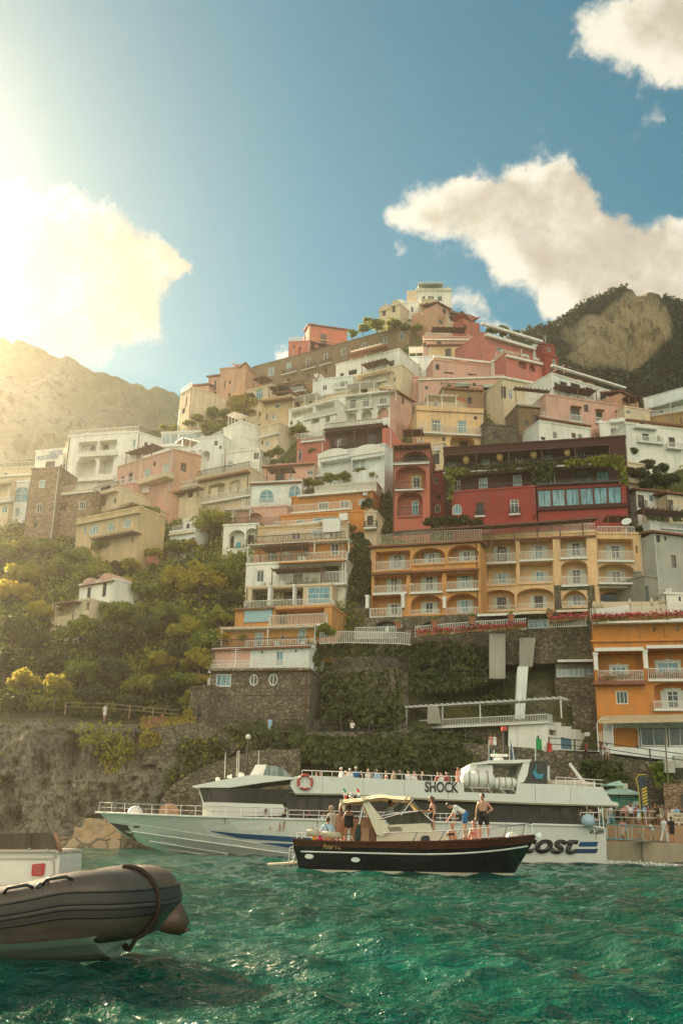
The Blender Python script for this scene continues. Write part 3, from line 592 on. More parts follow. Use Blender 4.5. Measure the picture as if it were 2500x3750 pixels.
ORA = stucco((.6, .23, .05)); ORB = stucco((.66, .3, .09)); YEL = stucco((.78, .5, .26)); PALEY = stucco((.62, .44, .24)); RED = stucco((.33, .045, .035)); MAR = stucco((.065, .017, .013)); SALM = stucco((.5, .14, .09)); ROSE = stucco((.55, .17, .13))
PINK = stucco((.64, .36, .27)); PEACH = stucco((.6, .32, .2)); WHT = stucco((.83, .79, .7)); WHT2 = stucco((.76, .77, .72)); CRM = stucco((.68, .54, .36)); TAN = stucco((.32, .2, .1)); BRN = stucco((.2, .13, .07)); GRYB = stucco((.22, .15, .085), .6)
GREY = stucco((.42, .4, .34), .6); OCH = stucco((.34, .21, .08)); STN = stone((.17, .14, .095)); STN2 = stone((.26, .19, .12), 2.6, .2); STNL = stone((.33, .22, .14), 2.4, .1); CONC = stucco((.3, .28, .22), .6)
# --- hotel terraces, right of centre
B('h1', 'c6', (80, 168), (595, 140), 500, ORB, 'orange hotel wing with three storeys of arched balconies, left of the yellow wing', [
    ('L', 97, 180, 262, 270, 1.5), ('L', 275, 165, 430, 244, 1.4, .28), ('L', 442, 150, 590, 235, 1.4, .28),
    ('L', 90, 298, 245, 380, 1.5), ('L', 262, 290, 415, 375, 1.5), ('L', 435, 285, 590, 363, 1.5),
    ('L', 72, 392, 220, 490, 1.5), ('L', 265, 388, 415, 482, 1.4, .3), ('L', 437, 382, 588, 480, 1.4, .3),
    ('w', 182, 200, 220, 266, 's', 1.5), ('w', 348, 190, 386, 240, 's', 1.4), ('w', 515, 180, 553, 232, 's', 1.4),
    ('w', 168, 310, 205, 378, 's', 1.5), ('w', 335, 302, 375, 372, 's', 1.5), ('w', 505, 292, 545, 360, 'sb', 1.5),
    ('w', 170, 432, 206, 488, 's', 1.5), ('w', 335, 425, 375, 480, 's', 1.4), ('w', 505, 415, 545, 478, 'sb', 1.4),
    ('R', 97, 228, 262, 272, .06), ('R', 277, 218, 428, 243, .06), ('R', 444, 208, 588, 233, .06), ('R', 88, 345, 245, 382, .3), ('R', 262, 335, 415, 377, .3), ('R', 437, 325, 588, 365, .3),
    ('R', 70, 452, 220, 496, .5), ('R', 265, 460, 405, 484, .06), ('R', 435, 450, 588, 490, .3), ('C', 82, 277, 594, 287, .5, tiles(), 'tile_ledge'),
    ('Q', 54, 395, 68, 458, None, .5), ('Q', 224, 390, 238, 455, None, .5), ('Q', 420, 400, 434, 455, None, .2)], name='hotel', cat='hotel', roof='t', depth=10)
B('h2', 'c6', (590, 116), (1150, 90), 475, YEL, 'yellow middle hotel wing with stone framed arch among its square balconies', [
    ('L', 610, 128, 768, 233, 1.5), ('L', 787, 120, 945, 222, 1.5), ('L', 980, 108, 1105, 211, 1.4),
    ('L', 610, 240, 768, 340, 1.4), ('L', 787, 235, 945, 330, 1.4), ('L', 985, 225, 1112, 342, 1.4, .25),
    ('L', 610, 365, 762, 462, 1.2, .2), ('L', 772, 358, 948, 456, 1.2, .2), ('L', 987, 368, 1108, 443, 1.2, .5),
    ('w', 682, 162, 722, 230, 'sk', 1.5), ('w', 857, 152, 898, 218, 'sb', 1.5), ('w', 1033, 140, 1077, 207, 's', 1.4), ('w', 682, 287, 724, 337, 'sb', 1.4), ('w', 862, 277, 904, 328, 'sb', 1.4), ('w', 1036, 268, 1080, 340, 's', 1.4),
    ('w', 680, 403, 720, 458, 'sk', 1.2), ('w', 857, 396, 897, 452, 'sk', 1.2), ('w', 1037, 392, 1083, 442, 's', 1.2),
    ('R', 610, 192, 768, 235, .25), ('R', 787, 180, 945, 222, .25), ('R', 980, 170, 1105, 212, .25), ('R', 610, 315, 768, 342, .06), ('R', 785, 303, 945, 332, .06), ('R', 987, 300, 1112, 344, .25),
    ('R', 610, 440, 762, 465, .06), ('R', 772, 430, 948, 458, .06), ('R', 990, 420, 1107, 447, .06), ('C', 952, 345, 984, 464, .12, STN, 'stone_facing'), ('C', 1111, 345, 1146, 460, .12, STN, 'stone_facing'), ('C', 984, 345, 1111, 366, .12, STN, 'stone_facing'), ('C', 984, 448, 1111, 464, .12, STN, 'stone_facing'),
    ('Q', 770, 126, 785, 340, YEL, .06), ('Q', 948, 100, 976, 345, YEL, .1), ('C', 592, 118, 1150, 126, .3, tiles(), 'tile_ledge')], name='hotel', cat='hotel', roof='p', depth=11)
B('h3', 'c6', (1152, 98), (1366, 100), 432, YEL, 'yellow end wing of the hotel with white scalloped arch over its lower balcony', [
    ('L', 1160, 122, 1330, 226, 1.5), ('L', 1160, 238, 1335, 346, 1.5, .22), ('w', 1220, 152, 1265, 220, 's', 1.5), ('w', 1226, 276, 1270, 344, 's', 1.5), ('L', 1168, 362, 1372, 430, 1.), ('w', 1172, 378, 1285, 428, 'AkM', 1.), ('w', 1340, 378, 1374, 428, 'ak', 1.),
    ('w', 1341, 155, 1349, 190, 'k'), ('R', 1155, 180, 1330, 226, .3), ('R', 1157, 305, 1345, 350, .6), ('C', 1152, 346, 1395, 354, 1.5, mWHITE, 'ledge'), ('R', 1155, 62, 1335, 102, -.2)], name='hotel', cat='hotel', roof='p', depth=12, anchor='m')
B('hs', 'c6', (45, 500), (1130, 462), 590, STN, 'dark stone ground floor of the hotel behind the terrace railings', [('L', 92, 515, 205, 565, .8, .3), ('w', 97, 520, 200, 565, 'AMq', .8), ('L', 300, 520, 420, 560, 1.5, .3), ('L', 440, 512, 600, 550, 1.5, .3), ('L', 620, 505, 800, 545, 1.5, .3),
    ('A', 590, 480, 950, 498, 1.2, None), ('A', 780, 478, 925, 494, 1.5, plain(CREAM, .8)), ('A', 965, 468, 1115, 486, 1.5, plain(CREAM, .8)), ('w', 825, 507, 922, 550, 'b', .0)], name='hotel_terrace', cat='building', roof='', depth=6, Y=None, ext=3)
# --- maroon palazzo
B('pal', 'c5', (372, 128), (1278, 68), 500, MAR, 'long maroon palazzo with ochre window surrounds, vines and a glazed veranda', [
    ('w', 395, 182, 430, 215, 'y'), ('w', 565, 167, 600, 207, 'yp'), ('w', 730, 152, 765, 192, 'y'), ('w', 873, 138, 912, 180, 'yb'), ('w', 1038, 124, 1075, 165, 'y'),
    ('w', 412, 285, 455, 338, 'y'), ('w', 548, 273, 592, 325, 'yb'), ('w', 718, 258, 762, 314, 'yp'), ('w', 885, 244, 928, 312, 'y'), ('w', 1010, 218, 1113, 300, 'aMq'), ('w', 1135, 234, 1198, 292, 'Aqb'),
    ('P', 372, 130, 1205, 215, 2.2, mWOOD), ('R', 372, 180, 1175, 222, 1.1, mIRON), ('R', 400, 290, 1275, 335, 1.6, mIRON)], name='palazzo', cat='building', roof='p', depth=12)
F_, root = BLD['pal']
def lower_red():
    Fp = Fac('c5', (415, 345), (825, 318), F_.W3(F_.W * .3, 0).y - 1.7)
    return Fp
B('red', 'c5', (412, 348), (830, 318), 500, RED, 'plain crimson lower wall of the palazzo with two dark doors and an arched window', [('w', 403 + 14, 402, 462, 456, 'ab'), ('w', 533, 396, 575, 460, 'ky'), ('w', 705, 380, 747, 450, 'y'), ('R', 530, 430, 577, 462, .4, mIRON), ('R', 700, 420, 752, 452, .4, mIRON)], name='palazzo_wing', cat='building', Y=F_.W3(F_.W * .3, 0).y - 2.2, roof='p', depth=8)
B('ver', 'c5', (838, 318), (1280, 296), 445, RED, 'glazed teal veranda restaurant on the palazzo, full of white tables', [('w', 842 + 70 * i, 332 - 3.6 * i, 910 + 70 * i, 418 - 3.6 * i, 'bMqx') for i in range(6)] + [('C', 838, 412, 1290, 430, .3, MAR, 'sill'), ('C', 840, 296, 1278, 306, .5, mIRON, 'gutter')], name='veranda', cat='veranda', Y=F_.W3(F_.W * .75, 0).y - 2.4, roof='p', depth=8, ext=5)
B('rt', 'c5', (122, 112), (302, 104), 530, SALM, 'narrow red house with three stacked arched balconies beside the palazzo', [('L', 165, 140, 300 - 4, 195, 1.4, .3), ('L', 132, 212, 285, 330, 1.5, .3), ('L', 142, 340, 268, 465, 1.4, .35),
    ('w', 218, 268, 258, 325, 'y', 1.5), ('w', 215, 388, 248, 460, 'b', 1.4), ('w', 185, 158, 280, 192, 'k', 1.4), ('P', 120, 106, 305, 190, 1.4, mWOOD), ('R', 128, 172, 298, 200, .3, mIRON), ('R', 132, 290, 270, 330, .5, mIRON), ('R', 142, 418, 265, 462, .15, mIRON), ('C', 122, 196, 302, 206, .3, mSHUT)], depth=9)
B('rn', 'c5', (295, 248), (388, 240), 470, RED, 'slim red turret house with tiny white framed windows beside the palazzo', [('w', 325, 272, 343, 300, ''), ('w', 300, 296, 312, 316, ''), ('w', 335, 357, 360, 380, 'k'), ('w', 328, 403, 357, 445, 'ay')], depth=8, Y=None)
B('rn2', 'c5', (318, 108), (372, 100), 250, CRM, 'small cream stair tower with one tall window left of the pergola', [('w', 322, 152, 352, 205, 'q'), ('X', 330, 122, 355, 142)], depth=6)
# --- white houses at right edge
B('r1', 'c1', (905, 708), (1140, 745), 800, WHT, 'low white house with tiled eaves above the palazzo roof', [('w', 915, 778, 935, 792, 'k'), ('w', 970, 755, 990, 785, ''), ('w', 1055, 760, 1075, 782, 'k'), ('C', 905, 708, 1140, 714, .4, tiles(), 'tile_ledge'), ('w', 1085, 765, 1105, 785, '')], depth=8)
B('r2', 'cG', (565, 588), (880, 560), 760, WHT, 'bright white cube house with a dark balcony door and satellite dish', [('w', 692, 640, 750, 742, 'k'), ('R', 690, 690, 800, 748, .6, mRAILW), ('o', 808, 684, 852, 746, ''), ('C', 685, 560, 840, 596, .9, mWHITE, 'ledge')], depth=9)
B('r3', 'cG', (850, 596), (1700, 690), 900, WHT, 'long white house stepping down at the right edge with small arched windows', [('w', 1028, 700, 1100, 785, 'n'), ('w', 1185, 725, 1225, 782, 'a'), ('w', 1315, 740, 1382, 852, 'k'), ('R', 985, 735, 1255, 790, .5), ('R', 1310, 800, 1460, 852, .7), ('C', 930, 640, 1165, 662, .8, mWHITE, 'ledge'), ('C', 850, 594, 1700, 612, .4, tiles(), 'tile_ledge')], depth=8, ext=8)
B('r4', 'cG', (965, 790), (1262, 815), 1028, PINK, 'pink porch house with one deep arch at the right', [('L', 1070, 832, 1222, 1000, 2., .5), ('L', 982, 832, 1030, 985, 1.2, .5), ('w', 1080, 950, 1130, 1000, 'k', 2.)], depth=6)
B('r5', 'cG', (700, 752), (860, 760), 930, CRM, 'cream bay of a house with four window panes above the vines', [('w', 750, 836, 815, 925, 'M')], depth=6)
B('r5b', 'cG', (825, 838), (942, 838), 1012, CRM, 'tiny tan tower house with one blue window', [('w', 878, 875, 906, 905, 'b')], depth=6, Y=None)
B('r6', 'cG', (850, 1010), (1052, 1040), 1265, CRM, 'narrow tan house with an open loggia between the vines', [('L', 872, 1060, 950, 1185, 1.2), ('C', 860, 1195, 1055, 1250, .5, CRM, 'ledge')], depth=6)
B('r7', 'cG', (960, 1312), (1302, 1345), 1530, WHT, 'square white house with one dark door and two small blue windows', [('w', 980, 1360, 1050, 1500, 'k'), ('R', 1045, 1420, 1082, 1500, .5, mIRON), ('w', 1105, 1362, 1150, 1430, 'b'), ('w', 1210, 1366, 1252, 1436, 'b')], depth=8, roof='t')
B('r8', 'cG', (1295, 1350), (1700, 1400), 1560, CRM, 'cream house with black doorway behind the white house at the right edge', [('w', 1300, 1412, 1362, 1532, 'k'), ('R', 1365, 1465, 1450, 1530, .5)], depth=8, roof='t')
B('r9', 'cG', (1110, 1640), (1700, 1690), 1940, WHT2, 'white terrace house with a dark pergola over a white balustrade', [('R', 1240, 1672, 1700, 1730, .2), ('P', 1050, 1525, 1700, 1680, 2., mWOOD)], depth=8, roof='')
B('r10', 'cG', (1145, 1772), (1700, 1840), 2330, GREY, 'weathered grey house with two small dark windows above the restaurant', [('w', 1180, 1795, 1220, 1870, 'k'), ('w', 1342, 2010, 1392, 2142, 'k'), ('w', 1265, 1808, 1288, 1850, 'k')], depth=9, roof='t')
# --- orange corner house at right
B('oc', 'cH', (522, 425), (1850, 398), 1640, ORA, 'bright orange corner house with white pillars and loggias above the restaurant', [
    ('L', 825, 430, 1080, 590, .15, .28), ('L', 1105, 425, 1360, 585, .15, .28), ('L', 1390, 420, 1645, 580, .15, .28), ('L', 540, 452, 795, 588, .1), ('w', 1222, 462, 1245, 506, 'k', .15), ('w', 1492, 455, 1516, 500, 'k', .15),
    ('L', 592, 742, 1106, 1062, 1.7), ('L', 1166, 708, 1760, 1050, 1.7), ('w', 745, 912, 915, 1058, 'bo', 1.7), ('w', 1272, 862, 1520, 1040, 'boM', 1.7), ('w', 795, 1190, 935, 1345, 'so'), ('L', 1240, 1095, 1760, 1398, 1., .1), ('w', 1380, 1188, 1518, 1395, 'so', 1.),
    ('R', 594, 955, 1106, 1078, .35), ('R', 1168, 928, 1760, 1062, .35), ('R', 1236, 1305, 1760, 1400, .5), ('C', 505, 600, 1850, 625, .25, None), ('C', 550, 700, 1108, 740, .35, mWHITE, 'beam'), ('C', 1140, 670, 1850, 706, .35, mWHITE, 'beam'),
    ('Q', 1110, 716, 1160, 935, None, .1), ('Q', 541, 750, 588, 955, None, .1), ('C', 528, 1086, 1125, 1132, .8, tiles(), 'tile_ledge'), ('C', 520, 425, 1850, 404, .9, mWHITE, 'ledge')], name='corner_house', cat='house', depth=12, roof='', ext=2)
B('or', 'cH', (640, 1500), (1900, 1475), 1900, WHT2, 'white waterfront restaurant with a glass front under a long cream awning', [('L', 1060, 1600, 1850, 1830, 2.), ('w', 1075, 1606, 1385, 1828, 'Mx', .3), ('w', 1400, 1600, 1800, 1828, 'Mx', .3), ('A', 635, 1472, 1900, 1590, 2.6, plain((.6, .46, .28), .8)), ('L', 762, 1610, 1050, 1845, 1.6, .1)], name='restaurant', cat='restaurant', roof='', depth=6, Y=95.)
B('os', 'cH', (10, 1555), (600, 1740), 1890, WHT, 'stepped white wall house with a blue door beside the iron gate', [('D', 165, 1735, 278, 1868, plain((.1, .2, .27), .7)), ('L', 30, 1640, 118, 1705, .6), ('L', 395, 1660, 520, 1725, .6), ('C', 440, 1680, 550, 1725, .5, mWHITE, 'planter'), ('C', 490, 1742, 578, 1805, .04, plain((.3, .42, .45), .5), 'menu_board')],
  outline=[(10, 1960), (600, 1960), (600, 1720), (395, 1715), (395, 1640), (285, 1630), (285, 1600), (165, 1600), (165, 1555), (10, 1555)], name='wall_house', cat='house', depth=4, Y=96.5, roof='')
B('obl', 'cH', (105, 935), (545, 930), 1030, CONC, 'small annex with a glazed front and white scalloped awning left of the orange house', [('w', 110, 935, 430, 1030, 'px'), ('w', 455, 890, 538, 1000, 'ab'), ('A', 125, 838, 540, 885, 1.4, None)], Y=102, roof='', depth=5, ext=2, outline=[(105, 1040), (545, 1040), (545, 830), (105, 830)])
# --- terraced apartment tower, floor by floor
def floor(key, c, TL, TR, base, mat, label, feats, Y=None, depth=10): return B(key, c, TL, TR, base, mat, label, feats, Y=Y, depth=depth, name='terrace_house', cat='house', roof='p', ext=4)
floor('tj', 'cA', (240, 800), (950, 795), 1165, STN, 'dark stone base house with two oval windows and a blue shutter', [('o', 515, 820, 578, 905, ''), ('o', 653, 815, 718, 905, ''), ('w', 275, 820, 385, 910, 'b'), ('w', 322, 993, 362, 1043, 'k'), ('C', 240, 782, 955, 800, .5, STN2)])
B('tj2', 'cA', (95, 925), (245, 915), 1160, STN, 'low stone gatehouse with a small arched door left of the oval windows', [('w', 140, 1045, 172, 1130, 'ank')], depth=5)
floor('ti', 'cA', (255, 650), (945, 625), 792, WHT2, 'white flat with a teal door and round vents above the stone base', [('w', 705, 655, 758, 762, 'b'), ('o', 600, 655, 615, 675, 'k'), ('o', 842, 645, 857, 665, 'k'), ('R', 228, 738, 955, 792, 1., mRAILW), ('C', 255, 650, 520, 790, .06, PINK, 'pink_panel'), ('C', 250, 632, 955, 645, .5, tiles(), 'ledge')])
floor('th', 'cA', (312, 498), (985, 478), 632, ORB, 'orange flat with thin white posts and two pale doors, second floor from the stone base', [('w', 550, 522, 615, 614, 'p'), ('w', 862, 498, 920, 602, 'p'), ('w', 740, 542, 762, 570, ''), ('R', 485, 572, 985, 626, .9), ('P', 310, 482, 985, 610, 1.2, mWHITE)])
floor('tg', 'cA', (415, 366), (1108, 335), 484, ORB, 'orange flat with a large pale blue sun blind', [('C', 483, 358, 680, 448, .15, plain((.3, .5, .55), .5), 'sun_blind'), ('L', 700, 352, 1050, 460, 1.6), ('w', 720, 370, 780, 458, 'k', 1.6), ('R', 652, 392, 1060, 470, .9), ('C', 410, 352, 700, 362, .5, tiles(), 'ledge')])
floor('tf', 'cA', (490, 205), (1110, 182), 345, CRM, 'cream flat with a wide blue curtained window and two white pillars', [('L', 530, 205, 900, 332, 2.), ('w', 765, 225, 895, 330, 'kM', 2.), ('w', 932, 192, 1096, 316, 'bM'), ('R', 478, 285, 1110, 350, .8), ('Q', 660, 190, 682, 335, None, .75), ('Q', 838, 185, 850, 330, None, .75)])
floor('te', 'c4', (395, 920), (1110, 885), 1065, WHT, 'white flat with red shutters beside a deep orange loggia', [('w', 468, 957, 522, 1042, 'r'), ('L', 632, 905, 1100, 1058, 2.), ('w', 735, 985, 800, 1050, 'k', 2.), ('w', 940, 930, 1060, 1040, 'nk', 2.), ('R', 632, 972, 1110, 1060, .8), ('X', 500, 1045, 535, 1070), ('C', 630, 895, 1110, 905, .5, ORB)])
floor('td', 'c4', (455, 775), (1110, 738), 885, ORA, 'orange flat with a curved balcony and small arched window', [('w', 555, 795, 610, 880, 'k'), ('w', 658, 792, 707, 838, 'ap'), ('w', 805, 785, 840, 850, 'k'), ('w', 1000, 765, 1060, 850, ''), ('R', 402, 835, 1110, 905, 1.), ('P', 400, 752, 1130, 850, 1.2, mWHITE)])
floor('tc', 'c4', (480, 655), (1130, 622), 745, PALEY, 'pale ochre flat behind dark balcony rails and a white block', [('w', 720, 690, 780, 735, 'k'), ('w', 855, 668, 930, 715, 'b'), ('R', 540, 668, 1110, 742, .9), ('C', 960, 605, 1080, 700, 1.1, mWHITE, 'white_block')])
floor('tb', 'c4', (640, 572), (1245, 535), 640, ORA, 'orange flat with a wide blue window below the long balcony', [('w', 748, 592, 805, 628, ''), ('w', 872, 575, 1050, 618, 'bM'), ('R', 595, 600, 870, 640, .6), ('C', 1072, 560, 1130, 612, .8, mWHITE, 'white_block')])
floor('ta', 'c4', (720, 440), (1300, 392), 535, ORA, 'orange flat with white framed doors below the planted terrace', [('w', 910, 465, 985, 520, ''), ('w', 1068, 452, 1125, 508, ''), ('w', 1200, 440, 1255, 490, 'p'), ('R', 695, 475, 1140, 530, 1.), ('C', 770, 405, 1300, 418, .6, WHT, 'ledge'), ('X', 1235, 400, 1268, 425)])
floor('t0', 'c4', (885, 368), (1330, 332), 405, WHT, 'planted roof terrace with a white balustrade above the orange flats', [('R', 890, 332, 1330, 398, .3)])
B('tside', 'c4', (1245, 545), (1330, 540), 770, CRM, 'tall narrow cream service block with hanging vines right of the orange flats', [('w', 1262, 565, 1305, 635, 'k'), ('R', 1240, 600, 1325, 650, .9, mIRON)], depth=6)
B('t8', 'c4', (430, 335), (792, 318), 492, WHT2, 'white house with two big blue arched windows', [('w', 487, 377, 596, 475, 'abM'), ('w', 695, 345, 792 - 6, 440, 'abM'), ('R', 360, 440, 800, 495, .9), ('C', 428, 330, 792, 340, .4, tiles(), 'ledge')], depth=9)
B('t8b', 'c4', (520, 215), (885, 190), 330, PINK, 'pale pink house with a small balcony above the blue arches', [('w', 612, 265, 662, 312, 'k'), ('R', 605, 265, 665, 318, .5, mIRON), ('w', 830, 240, 880, 275, ''), ('o', 732, 240, 748, 258, 'k'), ('C', 510, 205, 885, 214, .5, tiles(), 'ledge')], depth=9)
B('t9', 'c4', (235, 640), (480, 628), 802, WHT, 'white arcade house with a teal door and dark openings', [('L', 268, 668, 385, 800, 1., .4), ('L', 392, 655, 470, 790, 1., .4), ('D', 323, 757, 357, 797, plain((.03, .3, .33), .6)), ('w', 283, 712, 306, 798, 'nk', 1.), ('w', 395, 706, 450, 790, 'k', 1.), ('R', 390, 740, 470, 792, .3, mIRON)], depth=7)
B('t9b', 'c4', (230, 525), (690, 500), 645, PINK, 'faded pink terrace house with rusty railing along its front', [('L', 400, 545, 510, 620, .8, .4), ('R', 235, 582, 690, 640, .6, plain((.35, .2, .14), .7)), ('P', 230, 515, 420, 600, .9, mWHITE)], depth=7)
B('t7', 'c4', (35, 300), (425, 225), 492, CRM, 'cream terraced house row with red tiled edge and sun chairs', [('w', 142, 365, 190, 440, 'k'), ('L', 120, 335, 240, 440, 1., .1), ('w', 300, 350, 330, 400, 'a'), ('L', 275, 310, 350, 405, .4, .2), ('R', 40, 395, 425, 450, .5, WHT), ('C', 35, 288, 425, 300, .8, tiles(), 'ledge')], depth=9)
B('t7b', 'c4', (345, 330), (432, 318), 480, PINK, 'tiny pink house between the cream row and the blue arches', [('w', 370, 350, 395, 395, 'n')], depth=6)
B('wv', 'c2', (930, 855), (1335, 790), 955, WHT2, 'white house with two wide shallow arches below the dark red house', [('L', 945, 880, 1130, 945, 1.3, .0), ('L', 1135, 868, 1330, 940, .8), ('w', 1135, 872, 1180, 940, 'px', .8), ('w', 1185, 870, 1220, 938, 'px', .8), ('R', 920, 925, 1110, 965, .8), ('V', 930, 815, 1120, 862, WHT), ('V', 1125, 790, 1330, 848, WHT)], depth=8)
B('dr', 'c2', (965, 705), (1318, 668), 815, MAR, 'dark red house with a long pergola and shaded balcony', [('w', 1045, 745, 1105, 800, 'ky'), ('w', 1230, 725, 1285, 790, 'ky'), ('R', 975, 765, 1310, 815, .8, mIRON), ('P', 955, 690, 1345, 790, 1.4, mWOOD)], depth=9)
B('drs', 'c2', (1318, 690), (1372, 690), 960, SALM, 'red side house with a sloping parapet beside the dark pergola', [], depth=9, outline=[(1318, 980), (1450, 980), (1450, 790), (1372, 690), (1318, 690)], roof='')
B('prl', 'c2', (805, 765), (965, 745), 890, SALM, 'red stub house with a white arched door behind the hanging plants', [('w', 810, 815, 832, 885, 'a'), ('R', 830, 715, 970, 765, .3)], depth=6)
# --- centre rows
B('ye', 'c1', (345, 640), (650, 655), 840, YEL, 'orange house with twin balcony doors over one deep arch', [('w', 412, 698, 455, 752, ''), ('w', 533, 703, 575, 760, 'b'), ('L', 498, 765, 612, 830, 2., .35), ('w', 540, 800, 580, 828, 'k', 2.), ('R', 357, 715, 463, 757, .9), ('R', 465, 730, 640, 766, .5, WHT), ('C', 340, 650, 650, 664, .25, YEL)], depth=10)
B('yt', 'c1', (462, 555), (650, 568), 660, TAN, 'brown upper house with one red shuttered window above the orange house', [('w', 530, 600, 568, 648, 'k'), ('C', 532, 602, 566, 646, .06, mRSH, 'closed_shutters'), ('C', 460, 556, 650, 565, .4, tiles(), 'ledge')], depth=8)
B('yl', 'c1', (345, 632), (462, 585), 662, CRM, 'small cream terrace annex with a white railing left of the brown house', [('R', 375, 625, 445, 662, .3), ('w', 425, 610, 442, 655, 'k')], depth=6)
B('u21', 'c2', (1040, 505), (1400, 462), 655, WHT, 'white arcade house with three garden arches and balconies above', [('w', 1125, 520, 1160, 568, 'k'), ('w', 1060, 540, 1075, 560, 'k'), ('w', 1200, 515, 1240, 560, ''), ('w', 1300, 505, 1345, 545, ''), ('L', 1095, 595, 1165, 645, 1.2, .5), ('L', 1190, 580, 1257, 640, 1.2, .5), ('L', 1288, 565, 1358, 628, 1.2, .5), ('R', 1098, 530, 1165, 578, .5), ('R', 1195, 520, 1258, 565, .5), ('R', 1288, 505, 1355, 548, .5), ('P', 1090, 478, 1400, 540, 1., WHT)], depth=9)
B('u21r', 'c2', (1400, 462), (1502, 545), 640, PINK, 'pink gable side of the white arcade house', [('w', 1438, 505, 1450, 545, 'nk')], depth=5, Y=None, roof='t')
B('u21l', 'c2', (755, 585), (1040, 520), 665, WHT, 'long low white house with open terrace loggias', [('L', 770, 575, 900, 620, 1.2), ('L', 915, 540, 1035, 585, 1.2), ('L', 890, 625, 940, 660, 1., .5), ('L', 975, 615, 1002, 655, 1., .5), ('R', 845, 590, 1040, 618, .2)], depth=8)
B('u18', 'c1', (935, 585), (1300, 640), 712, PINK, 'long pink house with dark square openings and tile canopies', [('w', 1050, 648, 1094, 702, 'k'), ('w', 1168, 664, 1196, 708, 'k'), ('w', 1258, 672, 1278, 698, 'ak'), ('R', 1050, 676, 1105, 706, .6), ('R', 1168, 688, 1196, 710, .4), ('C', 1050, 640, 1096, 645, .5, tiles(), 'ledge'), ('C', 1163, 655, 1200, 660, .5, tiles(), 'ledge'), ('C', 1253, 662, 1285, 667, .5, tiles(), 'ledge')], depth=9)
B('u18b', 'c1', (1296, 640), (1420, 660), 720, CRM, 'cream house with an arched niche right of the long pink house', [('w', 1303, 655, 1330, 672, 'a'), ('w', 1368, 705, 1388, 722, 'k')], depth=6)
B('u19', 'c1', (808, 632), (985, 650), 760, BRN, 'brown unplastered house beside the scaffolding', [('w', 878, 678, 915, 730, 'k'), ('R', 810, 602, 965, 640, .2), ('P', 800, 556, 958, 628, .8, mWOOD)], depth=9)
B('u19b', 'c1', (650, 720), (810, 735), 830, STN, 'rough rubble stone house under the outside stair', [], depth=6)
B('u15', 'c1', (962, 488), (1292, 588), 650, WHT, 'long white terrace house stepping downhill with wide dark windows', [('w', 1003, 525, 1035, 562, 'k'), ('w', 1053, 533, 1095, 582, 'k'), ('w', 1122, 552, 1157, 602, 'k'), ('w', 1187, 575, 1218, 617, 'k'), ('w', 1248, 600, 1268, 622, 'k'), ('C', 962, 500, 1292, 508, .5, WHT), ('R', 1050, 568, 1160, 604, .5, WHT)], depth=9)
B('u16', 'c1', (1088, 510), (1158, 535), 560, PEACH, 'peach gabled house behind the long white terrace house', [('w', 1108, 512, 1130, 530, 'ak'), ('G', 1088, 512, 1158, 485)], depth=8, roof='')
B('u16b', 'c1', (1280, 575), (1362, 615), 650, PEACH, 'small peach house at the downhill end of the terrace house', [('w', 1310, 600, 1325, 625, 'k')], depth=6, roof='t')
B('u17', 'c1', (1385, 605), (1640, 535), 700, WHT2, 'modern white house with a long porch roof at the right edge', [('w', 1405, 640, 1428, 668, 'k'), ('w', 1503, 612, 1526, 645, 'k'), ('w', 1455, 630, 1475, 668, ''), ('C', 1385, 618, 1640, 606 - 40, .1, None), ('P', 1380, 618, 1640, 690, 1.6, mWHITE), ('R', 1385, 660, 1640, 690, .8)], depth=10, anchor='r')
B('u17b', 'c1', (1418, 690), (1640, 655), 760, OCH, 'plain ochre block under the modern white house', [('w', 1555, 690, 1561, 730, 'k')], depth=8)
B('u10', 'c1', (352, 510), (745, 498), 640, PINK, 'large pale pink house with two small awnings', [('w', 525, 530, 585, 560, 'k'), ('w', 650, 538, 706, 565, 'k'), ('A', 525, 528, 587, 556, .9, plain((.42, .44, .36), .8)), ('A', 650, 536, 707, 560, .9, plain((.42, .44, .36), .8)), ('w', 455, 528, 462, 538, 'k'), ('C', 352, 508, 745, 514, .3, WHT)], depth=10)
B('u10b', 'c1', (740, 510), (1005, 560), 640, CRM, 'cream house front stepping down right of the pale pink house', [('C', 740, 528, 1005, 536, .4, WHT), ('w', 735, 545, 755, 600, 'k'), ('w', 880, 560, 900, 580, '')], depth=8)
B('u9', 'c1', (420, 425), (732, 460), 505, PINK, 'salmon pink block with a plain front under the terrace wall', [('w', 470, 480, 515, 488, 'n'), ('w', 580, 488, 620, 496, 'n'), ('C', 420, 424, 732, 432, .4, WHT)], depth=8)
B('u8', 'c1', (272, 415), (425, 410), 505, WHT2, 'pale white cube house with dark shuttered window', [('w', 332, 442, 358, 480, 'gk'), ('R', 325, 460, 362, 482, .5, mIRON)], depth=8)
B('u11', 'c1', (400, 362), (632, 358), 425, PALEY, 'yellow house with three dark windows under tiled eaves', [('w', 475, 372, 503, 408, 'k'), ('w', 531, 377, 546, 395, ''), ('w', 572, 375, 600, 405, 'k')], depth=8, roof='t')
B('u11b', 'c1', (632, 380), (750, 392), 450, CRM, 'cream terrace house with a dark canopy right of the yellow house', [('L', 640, 385, 740, 415, 1.2), ('C', 630, 376, 750, 384, 1., BRN, 'canopy')], depth=7)
B('u11c', 'c1', (745, 385), (815, 400), 520, CRM, 'narrow cream house with one small window beside the red terraces', [('w', 780, 408, 792, 430, ''), ('w', 820 - 10, 425, 812, 445, 'k')], depth=7)
